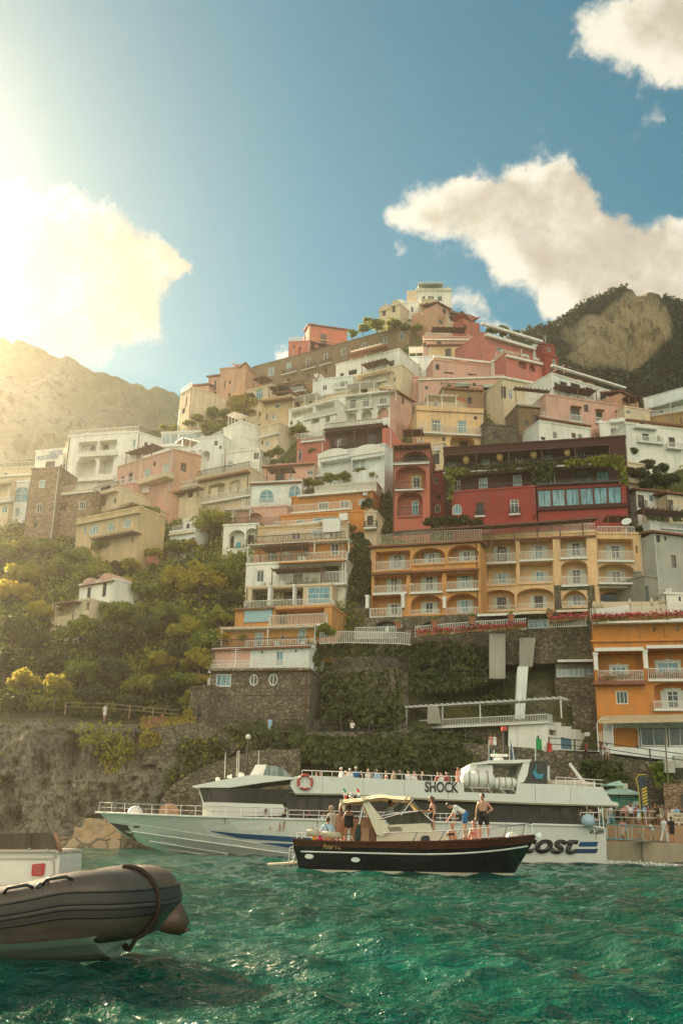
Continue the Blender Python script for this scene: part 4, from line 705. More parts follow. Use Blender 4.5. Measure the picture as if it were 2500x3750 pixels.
B('u12', 'c1', (375, 318), (692, 322), 400, PINK, 'long pinkish house with chimneys on its flat roof', [('w', 376, 345, 389, 365, 'k'), ('w', 437, 340, 458, 358, 'k'), ('H', 498, 300, 506, 318), ('H', 575, 300, 590, 318), ('R', 385, 300, 500, 318, -.3), ('C', 375, 332, 692, 337, .3, WHT)], depth=9)
B('u13', 'c1', (640, 300), (915, 382), 420, ROSE, 'red and white terraced house stepping down toward the little red tower', [('w', 690, 314, 715, 338, 'o'), ('w', 750, 333, 777, 357, 'o'), ('w', 808, 350, 835, 372, 'o'), ('w', 863, 366, 885, 390, 'o'), ('w', 708, 366, 740, 384, 'o'), ('C', 640, 296, 915, 306, .5, WHT), ('C', 655, 332 + 14, 915, 344 + 14, .8, WHT, 'ledge')], depth=9)
B('u13b', 'c1', (752, 398), (930, 440), 500, ROSE, 'lower red floor with white arches under the terraced house', [('L', 812, 428, 850, 465, .8, .5), ('L', 862, 445, 890, 478, .8, .5), ('w', 832, 403, 858, 423, 'o'), ('w', 886, 418, 905, 433, 'o'), ('C', 752, 425, 930, 434, .5, WHT, 'ledge')], depth=7)
B('u14', 'c1', (918, 350), (978, 362), 430, RED, 'little crimson tower house with one white framed window', [('w', 944, 366, 958, 386, 'o')], depth=6)
B('u14b', 'c1', (930, 400), (992, 415), 500, RED, 'crimson house with an arched window below the little tower', [('w', 967, 420, 984, 447, 'ao'), ('w', 955, 465, 975, 482, 'k')], depth=6)
B('u14c', 'c1', (880, 358), (920, 365), 420, WHT2, 'white stub of a house left of the little crimson tower', [('w', 890, 375, 900, 390, 'k')], depth=6)
# --- summit
B('v1', 'c1', (345, 104), (505, 104), 175, WHT, 'white summit villa with a glazed roof pavilion', [('w', 370, 130, 385, 150, ''), ('w', 440, 130, 462, 155, ''), ('w', 395, 128, 425, 152, ''), ('C', 300, 108, 345, 165, .3, CRM, 'side_bay'), ('C', 340, 98, 505, 108, .4, WHT), ('H', 490, 92, 496, 104), ('R', 350, 94, 470, 104, -.3)], depth=8)
F_, root = BLD['v1']
q = MB(); u0, z0, u1, z1 = F_.rect(352, 64, 466, 100)
q.prism([F_.W3(u0, z1, -.3), F_.W3(u1, z1, -.3), F_.W3(u1 + .3, z0 + .6, 2.), F_.W3(u0 - .3, z0 + .6, 2.)][::1], [F_.W3(u0, z1 - .2, -.3), F_.W3(u1, z1 - .2, -.3), F_.W3(u1 + .3, z0 + .4, 2.), F_.W3(u0 - .3, z0 + .4, 2.)])
F_.bx(q, u0, z0 - .3, u1, z1 - .25, -5, -.4); q.build('roof_pavilion', mSHUT, root)
B('v2', 'c1', (268, 165), (372, 160), 235, WHT, 'white vaulted house below the summit villa', [('w', 283, 200, 297, 228, ''), ('w', 318, 180, 330, 205, ''), ('V', 228, 148, 300, 168), ('R', 250, 205, 365, 235, .5, WHT)], depth=8)
B('v2b', 'c1', (172, 195), (268, 168), 230, CRM, 'low cream house with two brown windows and a curved roof on the summit', [('w', 188, 195, 203, 222, 'nk'), ('w', 232, 172, 247, 205, 'nk'), ('V', 172, 172, 228, 198, CRM), ('V', 225, 150, 270, 175, CRM)], depth=7)
B('v3', 'c1', (365, 148), (442, 152), 300, CRM, 'tall cream house with small windows and an arched door under the summit', [('w', 387, 160, 397, 180, 'k'), ('w', 420, 180, 428, 195, 'k'), ('w', 405, 255, 418, 295, 'ak'), ('C', 365, 215, 442, 221, .4, WHT)], depth=8)
B('v4', 'c1', (440, 165), (495, 195), 300, PEACH, 'tan house with roof terrace right of the tall cream house', [('w', 465, 190, 480, 212, 'n'), ('w', 445, 240, 470, 262, '')], depth=7, roof='t')
B('v4b', 'c1', (490, 215), (550, 235), 310, CRM, 'cream house with a brown canopy near the pink gable', [('L', 495, 225, 545, 250, 1.), ('C', 490, 212, 552, 222, .8, BRN, 'canopy')], depth=6)
B('v5', 'c1', (550, 232), (634, 258), 320, SALM, 'dusky pink gabled house on the right shoulder of the summit', [('w', 560, 262, 575, 285, 'k'), ('G', 550, 250, 634, 218)], depth=7, roof='')
B('u3', 'c2', (535, 325), (1480, 68), 480, GRYB, 'long grey brown stone house with a row of tall blue windows across its front', [('w', 630, 322, 668, 372, 'b'), ('w', 740, 293, 770, 337, 'b'), ('w', 856, 262, 887, 305, ''), ('w', 964, 236, 992, 277, ''), ('w', 1070, 206, 1100, 247, ''), ('w', 1193, 173, 1224, 213, ''), ('w', 1318, 138, 1350, 179, ''), ('w', 1420, 108, 1450, 155, ''),
    ('w', 966, 332, 988, 358, 'k'), ('w', 862, 360, 885, 382, 'k'), ('w', 746, 387, 765, 412, 'k'), ('R', 712, 330, 800, 355, .6, mIRON), ('R', 830, 300, 915, 328, .6, mIRON), ('R', 940, 275, 1010, 300, .6, mIRON)], depth=6, maxyaw=45, anchor='r', Y=177.)
B('u4', 'c2', (878, 68), (1108, 100), 260, SALM, 'pink red villa with a hipped roof on the skyline', [('w', 945, 118, 982, 180, 'gk'), ('w', 850, 125, 858, 155, 'k'), ('H', 903, 48, 912, 68), ('C', 878, 160, 1108, 165, .1, PEACH)], depth=9, roof='t', Y=199.)
B('u4b', 'c2', (755, 170), (880, 165), 250, SALM, 'lower pink red annex with a white rimmed terrace on the skyline', [('L', 815, 200, 828, 240, .6), ('R', 755, 140, 880, 168, -.2)], depth=8, Y=198.)
B('u5', 'c2', (340, 335), (498, 318), 525, PEACH, 'tall salmon house with pilasters on the left ridge', [('w', 393, 402, 404, 422, 'k'), ('w', 390, 478, 402, 498, 'k'), ('w', 302 + 60, 400, 372, 450, ''), ('Q', 340, 340, 352, 520, PINK, .1), ('Q', 410, 335, 422, 515, PINK, .1), ('G', 420, 330, 498, 302)], depth=9)
B('u5b', 'c2', (272, 385), (342, 375), 530, PINK, 'slim salmon house with red roof between two taller ones on the left ridge', [('w', 302, 402, 318, 458, 'n'), ('w', 300, 468, 316, 515, 'k')], depth=8, roof='t')
B('u5c', 'c2', (170, 440), (274, 430), 580, PINK, 'salmon house with one white arched window on the left ridge', [('w', 218, 510, 258, 552, 'aok'), ('w', 232, 480, 246, 497, 'k'), ('w', 140 + 40, 480, 188, 530, 'n')], depth=8, roof='t')
B('u5d', 'c2', (100, 500), (172, 435), 620, CRM, 'pale end house at the foot of the left ridge', [('w', 132, 500, 140, 560, 'n'), ('w', 112, 570, 128, 600, 'n')], depth=7)
B('u6', 'c2', (590, 520), (770, 495), 690, PALEY, 'yellow house with a flat pergola roof behind the golden tree', [('w', 668, 545, 700, 570, ''), ('w', 615, 600, 630, 640, ''), ('w', 650, 610, 680, 640, 'b'), ('P', 585, 515, 770, 545, 1.2, tiles())], depth=8)
B('u6b', 'c2', (762, 478), (880, 530), 560, PALEY, 'small yellow gabled house with one dark arch', [('w', 793, 528, 824, 560, 'ak')], depth=7, roof='t')
B('u6c', 'c2', (705, 585), (765, 575), 670, WHT, 'white turret house with a blue slit window', [('w', 720, 598, 732, 622, 'b'), ('V', 705, 572, 745, 588)], depth=6)
B('u6d', 'c2', (580, 690), (700, 660), 815, CRM, 'cream house with small windows right of the white arch tower', [('w', 612, 770, 636, 802, 'p'), ('w', 550 + 40, 765, 600, 790, 'k'), ('w', 698 - 6, 720, 698, 755, 'b'), ('C', 580, 735, 700, 742, .5, WHT, 'ledge')], depth=7)
B('u6e', 'c2', (500, 470), (650, 430), 600, CRM, 'half hidden cream house right behind the golden tree', [('w', 555, 455, 598, 515, 'b'), ('w', 600, 520, 625, 560, '')], depth=7)
B('u7', 'c2', (1040, 310), (1422, 215), 400, WHT, 'cream white house with dark horizontal windows under the grey brown house', [('w', 1115, 337, 1165, 368, 'k'), ('w', 1240, 300, 1302, 318, 'k'), ('w', 1362, 280, 1392, 315, 'k'), ('C', 1130, 225, 1360, 240, 1.2, tiles(), 'ledge')], depth=9)
B('u7b', 'c2', (1135, 385), (1440, 310), 470, CRM, 'cream terraces with posts and rails stepping under the dark windows', [('L', 1145, 375, 1240, 415, 1.2), ('L', 1250, 350, 1340, 395, 1.2), ('R', 1140, 390, 1345, 418, .4), ('P', 1135, 368, 1370, 420, 1., CRM)], depth=7)
B('u7c', 'c2', (900, 405), (1140, 375), 520, WHT2, 'white house with a gable end and small openings at mid slope', [('w', 958, 430, 985, 460, ''), ('w', 1060, 405, 1110, 440, ''), ('R', 1030, 410, 1115, 445, .4), ('G', 900, 410, 945, 360)], depth=7)
B('u7d', 'c2', (900, 510), (1170, 460), 545, CRM, 'plain cream retaining house wall below the white gable', [('o', 968, 495, 976, 510, 'k'), ('w', 1075, 500, 1085, 515, 'k')], depth=7)
B('wt', 'c2', (357, 700), (465, 650), 830, WHT, 'white tower with a tall arched window', [('w', 378, 732, 438, 812, 'a'), ], depth=4)
B('wtr', 'c2', (465, 652), (580, 690), 840, WHT, 'right face of a white tower with one arched slit', [('w', 498, 757, 524, 806, 'a')], depth=8, Y='wt')
B('wl', 'c2', (175, 760), (360, 735), 945, WHT2, 'broad white wall house with one dark arch opening', [('L', 228, 826, 278, 886, 1.3, .5), ('w', 335, 795, 350, 815, 'n')], depth=8)
B('wl2', 'c2', (355, 845), (580, 820), 965, WHT, 'white house with an arched window near the slim post', [('w', 388, 885, 420, 925, 'ap'), ('w', 540, 835, 575, 880, ''), ('R', 300, 905, 560, 945, .3)], depth=8)
B('glt', 'c2', (-15, 720), (222, 712), 805, WHT2, 'long glass walled terrace room under the garden', [('w', -10, 725, 85, 785, 'pMx'), ('w', 90, 723, 185, 785, 'pMx'), ('w', 190, 722, 218, 768, 'b'), ('C', -15, 795, 222, 803, .3, WHT)], depth=8)
# --- left cluster
B('l1', 'c3', (440, 175), (885, 145), 445, WHT, 'big white hotel with two tall arched loggias and an upper terrace', [('L', 487, 300, 612, 432, 2., .35), ('L', 632, 285, 722, 410, 2., .35), ('L', 500, 205, 620, 275, 1.5), ('L', 632, 195, 745, 262, 1.5), ('w', 575, 230, 625 - 8, 272, 'a', 1.5), ('w', 660, 222, 700, 262, 'a', 1.5), ('w', 848, 192, 864, 240, 'b'), ('R', 510, 262, 745, 290, .5, WHT), ('R', 400, 425, 720, 450, .7, WHT)], name='hotel', cat='hotel', depth=5)
B('l1r', 'c3', (885, 148), (1032, 195), 300, WHT, 'right flank of the big white hotel with two small arched windows', [('w', 922, 206, 945, 238, 'an'), ('w', 963, 218, 988, 252, 'an')], depth=8, roof='p', Y='l1')
B('l1s', 'c3', (232, 270), (412, 252), 400, WHT, 'white hotel wing carrying blue sign letters on its parapet', [('w', 290, 330, 350, 390, 'k'), ('w', 413 - 8, 345, 411, 380, 'n')], name='hotel_wing', cat='hotel', depth=8)
F_, root = BLD['l1s']
def text_on(F_, root, s, x0, y0, x1, y1, mat, off=.03, name='lettering', shear=0., thick=.03, bold=0., font=None, rawcrop=None):
    cu = bpy.data.curves.new('t', 'FONT'); cu.body = s; cu.shear = shear; cu.offset = bold; cu.extrude = 0; cu.resolution_u = 3
    o = bpy.data.objects.new('t', cu); col.objects.link(o); dg = bpy.context.evaluated_depsgraph_get(); me = bpy.data.meshes.new_from_object(o.evaluated_get(dg)); bpy.data.objects.remove(o); 
    co = np.array([v.co[:] for v in me.vertices]); mn, mx = co.min(0), co.max(0); u0, z0, u1, z1 = F_.rect(x0, y0, x1, y1, off) if rawcrop is None else rawcrop
    org = wloc(root)
    for v in me.vertices:
        u = u0 + (v.co.x - mn[0]) / (mx[0] - mn[0]) * (u1 - u0); z = z0 + (v.co.y - mn[1]) / (mx[1] - mn[1]) * (z1 - z0); v.co = F_.W3(u, z, off) - org
    bm = bmesh.new(); bm.from_mesh(me); r = bmesh.ops.extrude_face_region(bm, geom=bm.faces[:]); bmesh.ops.translate(bm, vec=-F_.n * thick, verts=[g for g in r['geom'] if isinstance(g, bmesh.types.BMVert)]); bmesh.ops.recalc_face_normals(bm, faces=bm.faces); bm.to_mesh(me); bm.free()
    me.materials.clear(); me.materials.append(mat); o = bpy.data.objects.new(name, me); col.objects.link(o); o.parent = root; return o
mSIGN = plain((.1, .24, .4), .6)
text_on(F_, root, 'HOTEL', 318, 262, 405, 288, mSIGN, .12, 'sign'); text_on(F_, root, 'MONTEMARE', 236, 290, 372, 318, mSIGN, .12, 'sign')
B('l2', 'c3', (752, 372), (1112, 258), 520, PINK, 'square pink brown house with green shutters on its front', [('w', 822, 402, 845, 460, 'gk'), ('w', 918, 377, 956, 432, 'gp'), ('w', 1038, 343, 1080, 398, 'gp'), ('C', 895, 370 - 80, 903, 500, .06, CRM, 'pipe'), ('C', 930, 440, 1110, 470, 1.6, CRM, 'ledge')], depth=4)
B('l2r', 'c3', (1112, 258), (1286, 300), 480, PEACH, 'peach flank of the square house with one green shuttered window', [('w', 1152, 340, 1190, 395, 'gk'), ('C', 1212, 275, 1220, 470, .06, PINK, 'pipe')], depth=8, Y='l2')
B('l3', 'c3', (205, 385), (385, 372), 790, STNL, 'tall tan rubble stone house with two framed windows', [('w', 250, 448, 290, 500, 'p'), ('w', 233, 597, 271, 656, '')], depth=5)
B('l3b', 'c3', (375, 540), (595, 515), 760, STNL, 'broad tan stone house with shuttered openings under a balustrade', [('w', 385, 592, 424, 645, 'k'), ('w', 503, 583, 548, 636, ''), ('R', 380, 480, 600, 530, .3, CRM), ('C', 375, 525, 595, 535, .4, CRM)], depth=5)
B('l3c', 'c3', (590, 545), (760, 500), 690, CRM, 'stacked cream terraces right of the stone houses', [('w', 640, 490, 700, 545, 'k'), ('L', 600, 560, 680, 620, .6), ('w', 725, 560, 745, 600, ''), ('C', 580, 540, 760, 550, .8, CRM, 'ledge')], depth=7)
B('l3d', 'c3', (830, 510), (1090, 490), 590, PINK, 'pink terrace house with a white canopy under the square house', [('C', 832, 505, 970, 545, .9, WHT, 'parapet_panel'), ('w', 1000, 540, 1060, 575, 'k'), ('w', 860, 555, 900, 585, 'k')], depth=7)
B('l3e', 'c3', (1090, 520), (1260, 480), 640, CRM, 'shaded cream house among trees at mid left', [('L', 1100, 520, 1180, 560, 1.), ('w', 1200, 520, 1230, 560, 'k'), ('P', 1085, 515, 1260, 570, 1., mWOOD)], depth=7)
B('l4', 'c3', (60, 470), (200, 460), 690, WHT2, 'white house with a broad arched window at far left', [('w', 90, 492, 190, 592, 'AbM'), ('w', 96, 625, 126, 680, 'b')], depth=8)
B('l4b', 'c3', (-80, 470), (80, 455), 690, CRM, 'sun bleached cream house cut by the left edge', [('L', -20, 470, 70, 560, 1.), ('w', 10, 610, 50, 660, 'b'), ('R', -40, 555, 75, 585, .6)], depth=8)
B('l4c', 'c3', (-80, 385), (215, 370), 470, CRM, 'cream roof terrace house at far left with white parasols', [('w', 20, 400, 50, 440, ''), ('C', -80, 420, 215, 430, .4, WHT)], depth=8)
B('l4d', 'c3', (420, 215), (520, 205), 300, CRM, 'cream house between the sign and the hotel arches', [('w', 490, 235, 512, 275, 'n')], depth=7)
B('l5', 'c3', (497, 705), (895, 625), 860, PALEY, 'ochre villa with four arched windows above the trees', [('w', 570, 727, 628, 800, 'ap'), ('w', 682, 714, 727, 776, 'ap'), ('w', 787, 690, 832, 750, 'ap'), ('w', 534, 745, 553, 798, 'ap'), ('C', 497, 690, 895, 702, .4, PALEY), ('Q', 645, 690, 655, 800, CRM, .1), ('Q', 745, 670, 755, 780, CRM, .1), ('Q', 842, 640, 852, 755, CRM, .1), ('P', 580, 800, 840, 870, 1.4, mWOOD)], depth=5)
B('l5b', 'c3', (640, 650), (850, 590), 690, CRM, 'cream upper storey with a vine pergola over the ochre villa', [('L', 650, 640, 740, 665, .8), ('w', 860 - 40, 600, 840, 640, 'k'), ('P', 630, 635, 850, 680, 1., mWOOD)], depth=6)
B('l6', 'c3', (1085, 785), (1245, 765), 900, WHT2, 'small pale blue white cottage with a brown door among the trees', [('w', 1150, 827, 1186, 886, 'nk'), ('w', 1222, 815, 1242, 840, 'n'), ('C', 1085, 790, 1245, 798, .4, CRM)], depth=6)
B('l6b', 'c3', (1168, 712), (1252, 700), 780, WHT, 'little white cabin with an arched door on a cottage roof', [('w', 1188, 725, 1210, 770, 'an'), ('R', 1095, 740, 1165, 785, .2, WHT)], depth=5)
B('l10', 'cB', (575, 285), (830, 240), 395, WHT, 'white cottage with pale vaulted roofs and green shutters deep in the woods', [('w', 626, 295, 652, 380, 'k'), ('w', 736, 265, 764, 362, 'k'), ('V', 600, 228, 695, 270, PINK), ('V', 720, 195, 815, 245, PINK), ('C', 575, 262 + 10, 830, 275, .4, tiles(), 'ledge')], depth=8)
B('l10b', 'cB', (380, 425), (650, 385), 535, CRM, 'low pergola house wall below the woodland cottage', [('L', 400, 430, 515, 500, 1.2), ('L', 625 - 10, 400, 648, 460, .8, .5), ('P', 378, 405, 520, 530, 1.2, mWOOD)], depth=6)
B('gap1', 'c6', (1378, 300), (1440, 310), 440, CONC, 'narrow grey concrete house with a corrugated front by the stairs', [('C', 1385, 350, 1395, 430, .3, plain((.1, .11, .1), .7), 'downpipe')], depth=6, Y=107.)
B('gap2', 'c6', (1440, 430), (1480, 425), 490, CRM, 'small cream block beside the beach steps', [], depth=5, Y=106)
B('gap3', 'c6', (1475, 385), (1700, 395), 500, WHT, 'white stuccoed house with an arched slot right of the umbrellas', [('w', 1545, 398, 1556, 420, 'ak'), ('V', 1470, 372, 1520, 388)], depth=6, Y=106.)

B('f1', 'c2', (600, 445), (850, 400), 530, BRN, 'brown walled house with white laundry above the yellow gable', [('w', 640, 450, 665, 490, 'b'), ('w', 745, 425, 765, 450, 'k'), ('C', 690, 452, 845, 470, .5, mWHITE, 'laundry'), ('R', 690, 440, 850, 470, .6, mIRON), ('L', 790, 425, 840, 455, .8)], depth=5)
B('f2', 'c1', (235, 512), (358, 502), 600, PINK, 'rounded pink wall house left of the large pale pink house', [('w', 265, 530, 280, 555, 'k'), ('w', 315, 528, 330, 556, '')], depth=6)
B('f3', 'c3', (520, 165), (800, 140), 215, CRM, 'sunlit roof pavilion on top of the big white hotel', [('L', 540, 172, 640, 200, 1.), ('L', 660, 165, 780, 192, 1.)], depth=4)
B('f4', 'c4', (690, 640), (960, 610), 700, WHT, 'short white flat with two shuttered doors under the wide blue window', [('w', 760, 640, 790, 690, 'g'), ('w', 880, 632, 915, 684, 'g'), ('R', 690, 660, 955, 700, .8)], depth=6)
B('f5', 'c1', (120, 560), (240, 545), 640, CRM, 'cream house with a round window between the white arcade and the pink wall', [('o', 150, 575, 165, 595, 'k'), ('w', 195, 570, 212, 605, 'g')], depth=6)
B('f6', 'c1', (690, 430), (760, 440), 520, WHT, 'narrow white house with two stacked windows beside the yellow house', [('w', 712, 450, 726, 475, 'g'), ('w', 712, 485, 726, 508, 'k')], depth=5)
B('f7', 'c2', (440, 560), (600, 540), 660, CRM, 'low cream garden house under the golden tree', [('L', 480, 575, 560, 620, 1., .3), ('w', 575, 590, 590, 620, 'k')], depth=5)
B('f8', 'c3', (1030, 330), (1290, 300), 420, WHT, 'white terrace block behind the peach flank at mid left', [('w', 1110, 345, 1130, 380, 'k'), ('R', 1040, 310, 1280, 335, .2)], depth=5)
B('f9', 'c3', (690, 505), (850, 470), 600, PINK, 'small pink house with a balcony above the ochre villa', [('w', 740, 520, 765, 565, 'g'), ('w', 800, 505, 825, 550, 'g'), ('R', 720, 545, 845, 575, .8)], depth=5)
B('f10', 'cG', (850, 480), (1110, 500), 600, PEACH, 'small peach roof house above the long white house', [('w', 1000, 560, 1050, 595, 'k'), ('R', 940, 545, 1110, 605, .4, mIRON)], depth=5)
B('f11', 'c1', (985, 655), (1060, 670), 740, WHT, 'white block half hidden behind the scaffolding', [('w', 1020, 690, 1036, 715, 'k')], depth=5)
# ------------------------------------------------------------------ vegetation
def crown_pts(seed, ncl=34, per=75, squash=.85, spiky=0.):
    r = np.random.default_rng(seed); d = r.normal(size=(ncl, 3)); d /= np.linalg.norm(d, axis=1, keepdims=True); d[:, 2] = np.abs(d[:, 2]) * 1.0 - .25 * (r.uniform(size=ncl) < .4)
    rr = r.uniform(.35, .86, (ncl, 1)); c = d * rr * np.array([1, 1, squash]); cr = r.uniform(.18, .36, ncl)
    P = []; O = []
    for i in range(ncl):
        q = r.normal(size=(per, 3)); q /= np.linalg.norm(q, axis=1, keepdims=True); rad_ = cr[i] * r.uniform(.5, 1.1, (per, 1)) ** .6
        p = c[i] + q * rad_ * np.array([1, 1, .8 + spiky]); P.append(p); O.append(q + np.array([0, 0, .35]))
    return np.concatenate(P), np.concatenate(O)
CRM_ = {}
def crown_mesh(seed, mat, leaf=.085, **k):
    key = (seed, mat.name, leaf)
    if key not in CRM_:
        p, o_ = crown_pts(seed, **k); o = quads_obj('crown', leaves(p, leaf, o_ * .9), mat); CRM_[key] = o.data; bpy.data.objects.remove(o)
    return CRM_[key]
_tb = MB(); _tb.tube([(0, 0, -.6), (.03, .02, 0), (0, .05, .5), (.05, 0, .95)], [.075, .06, .045, .03], 7)
for i in range(6):
    a = i * 1.05; _tb.tube([(0, .02, .25 + .1 * i), (.22 * math.cos(a), .22 * math.sin(a), .5 + .1 * i), (.42 * math.cos(a), .42 * math.sin(a), .7 + .13 * i)], [.03, .02, .01], 5)
_tr = _tb.build('trunk', mBARK); TRUNK = _tr.data; bpy.data.objects.remove(_tr)
def tree(px, py, r, mat, label, name='shrub', cat='shrub', group=None, dy=-1.5, seed=None, sz=1., tall=1., leaf=.085):
    """(px,py): middle of the crown in the photo, r its half width in photo pixels"""
    Y = Yt1(px, py + r * .8 * tall) + dy; c = at(px, py, Y); R = r / F * (c - CAM).dot(f3)
    base = V((c.x, c.y, c.z - R * tall)); root = thing(name, label, cat, base, group)
    cr = bpy.data.objects.new('crown', crown_mesh(seed if seed is not None else rng.integers(1, 6), mat, leaf)); col.objects.link(cr); cr.parent = root
    cr.location = (0, 0, R * tall * (.72 if cat == 'tree' else .62)); cr.scale = (R * 1.12, R * 1.05, R * 1.05 * tall * sz); cr.rotation_euler = (0, 0, rng.uniform(0, 6.28))
    tk = bpy.data.objects.new('trunk', TRUNK); col.objects.link(tk); tk.parent = root; tk.scale = (R, R, R * tall * (1.05 if cat == 'tree' else .6)); tk.location = (0, 0, 0)
    return root
GS = 'shrubs on the wooded left slope'
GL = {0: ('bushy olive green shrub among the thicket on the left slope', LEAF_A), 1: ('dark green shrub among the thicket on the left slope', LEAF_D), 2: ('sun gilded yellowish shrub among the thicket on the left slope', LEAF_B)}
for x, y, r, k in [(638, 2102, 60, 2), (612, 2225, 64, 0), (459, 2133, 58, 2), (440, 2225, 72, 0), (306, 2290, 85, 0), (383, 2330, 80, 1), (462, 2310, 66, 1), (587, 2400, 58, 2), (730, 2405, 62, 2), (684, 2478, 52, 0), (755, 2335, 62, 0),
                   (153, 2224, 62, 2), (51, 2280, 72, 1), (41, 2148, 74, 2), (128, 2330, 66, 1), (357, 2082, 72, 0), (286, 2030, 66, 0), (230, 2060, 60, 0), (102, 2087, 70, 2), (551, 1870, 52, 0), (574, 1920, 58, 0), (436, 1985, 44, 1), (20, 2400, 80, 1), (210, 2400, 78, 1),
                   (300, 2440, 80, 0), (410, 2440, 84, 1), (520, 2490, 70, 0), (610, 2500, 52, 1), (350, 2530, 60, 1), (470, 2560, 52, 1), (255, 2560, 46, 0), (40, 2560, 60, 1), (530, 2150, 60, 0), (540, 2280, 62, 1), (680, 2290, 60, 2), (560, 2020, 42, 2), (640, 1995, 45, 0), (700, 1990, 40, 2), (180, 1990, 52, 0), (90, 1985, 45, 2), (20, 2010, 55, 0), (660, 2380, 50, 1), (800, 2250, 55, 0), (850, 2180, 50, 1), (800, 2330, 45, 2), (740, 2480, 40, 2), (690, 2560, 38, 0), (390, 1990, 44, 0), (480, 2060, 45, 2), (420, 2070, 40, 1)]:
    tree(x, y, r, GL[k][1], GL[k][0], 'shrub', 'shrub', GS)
tree(735, 2110, 88, LEAF_B, 'big rounded golden tree beside the stacked flats', 'tree', 'tree', leaf=.06)
tree(815, 2085, 70, LEAF_A, 'dense rounded tree pressed against the rubble house wall', 'tree', 'tree', leaf=.06)
tree(778, 1895, 76, LEAF_B, 'tall loose olive tree left of the white arcade house', 'tree', 'tree', tall=1.25, leaf=.06)
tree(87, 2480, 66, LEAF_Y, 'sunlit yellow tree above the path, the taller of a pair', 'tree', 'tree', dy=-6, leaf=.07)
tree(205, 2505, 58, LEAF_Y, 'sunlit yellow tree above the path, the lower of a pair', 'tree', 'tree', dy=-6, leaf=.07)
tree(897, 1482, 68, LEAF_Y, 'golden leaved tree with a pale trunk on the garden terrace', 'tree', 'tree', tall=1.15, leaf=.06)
tree(1191, 2305, 44, LEAF_A, 'glossy leaved fig tree overhanging the white flats', 'tree', 'tree', dy=-4)
tree(700, 2420, 34, LEAF_Y, 'small bright shrub at the top of the cliff path', 'shrub', 'shrub')
GG = 'garden shrubs on the terraced slope'
for x, y, r in [(720, 1525, 26), (780, 1500, 30), (830, 1512, 30), (760, 1552, 25), (690, 1545, 22), (640, 1562, 20), (850, 1545, 26), (800, 1560, 22), (600, 1560, 18), (735, 1490, 18)]: tree(x, y, r, LEAF_A, 'low green shrub on the terraced garden below the salmon houses', 'shrub', 'shrub', GG)
GR = 'shrubs along the skyline roofs'
for x, y, r in [(1380, 1182, 34), (1440, 1180, 30), (1330, 1197, 25), (1290, 1215, 22), (1480, 1195, 22), (1840, 1207, 30), (1800, 1205, 22), (1885, 1218, 22), (1530, 1195, 20), (1350, 1170, 20)]: tree(x, y, r, LEAF_A, 'shrub growing along a roof line at the top of town', 'shrub', 'shrub', GR, dy=-3)
GT = 'plants on the house terraces'
for x, y, r in [(1018, 1647, 26), (988, 1659, 22), (1097, 1568, 36), (1145, 1647, 18), (1375, 1410, 38), (1335, 1416, 28), (1430, 1422, 25), (1128, 1760, 26), (1165, 1765, 22), (1210, 1745, 30), (1260, 1738, 26), (1322, 1722, 30), (1365, 1738, 32), (1261, 1814, 17), (955, 1925, 16), (1060, 1930, 14), (1175, 1920, 16), (1075, 1700, 14), (1290, 1930, 18), (890, 2330, 18), (1585, 1425, 14), (740, 1470, 12), (1040, 2255, 14)]:
    tree(x, y, r, LEAF_A if r > 20 else LEAF_Y, 'leafy plant growing on a house terrace railing', 'terrace_plant', 'plant', GT, dy=-3)
GH = 'dark hedges between the palazzo and the hotel'
for x, y, r in [(1575, 1908, 26), (1610, 1900, 30), (1655, 1898, 32), (1700, 1902, 30), (1745, 1910, 24), (1960, 1893, 22), (2000, 1888, 24), (2045, 1885, 22), (2185, 1890, 28), (2215, 1882, 26), (2250, 1890, 22)]: tree(x, y, r, LEAF_D, 'dark hedge bush at the foot of the palazzo', 'hedge_bush', 'bush', GH, dy=-5.5)
GI = 'dark ivy bushes at the right edge'
for x, y, r in [(2340, 1725, 38), (2400, 1745, 42), (2450, 1750, 38), (2370, 1695, 32), (2295, 1622, 30), (2320, 1650, 26), (2420, 1710, 30), (2345, 1935, 20), (2360, 1770, 30)]: tree(x, y, r, LEAF_D, 'dark green bush spilling between the white houses at the right edge', 'bush', 'bush', GI, dy=-4)
LEAF_P = leafmat((.35, .14, .1), (.5, .25, .2), .3, 2.)
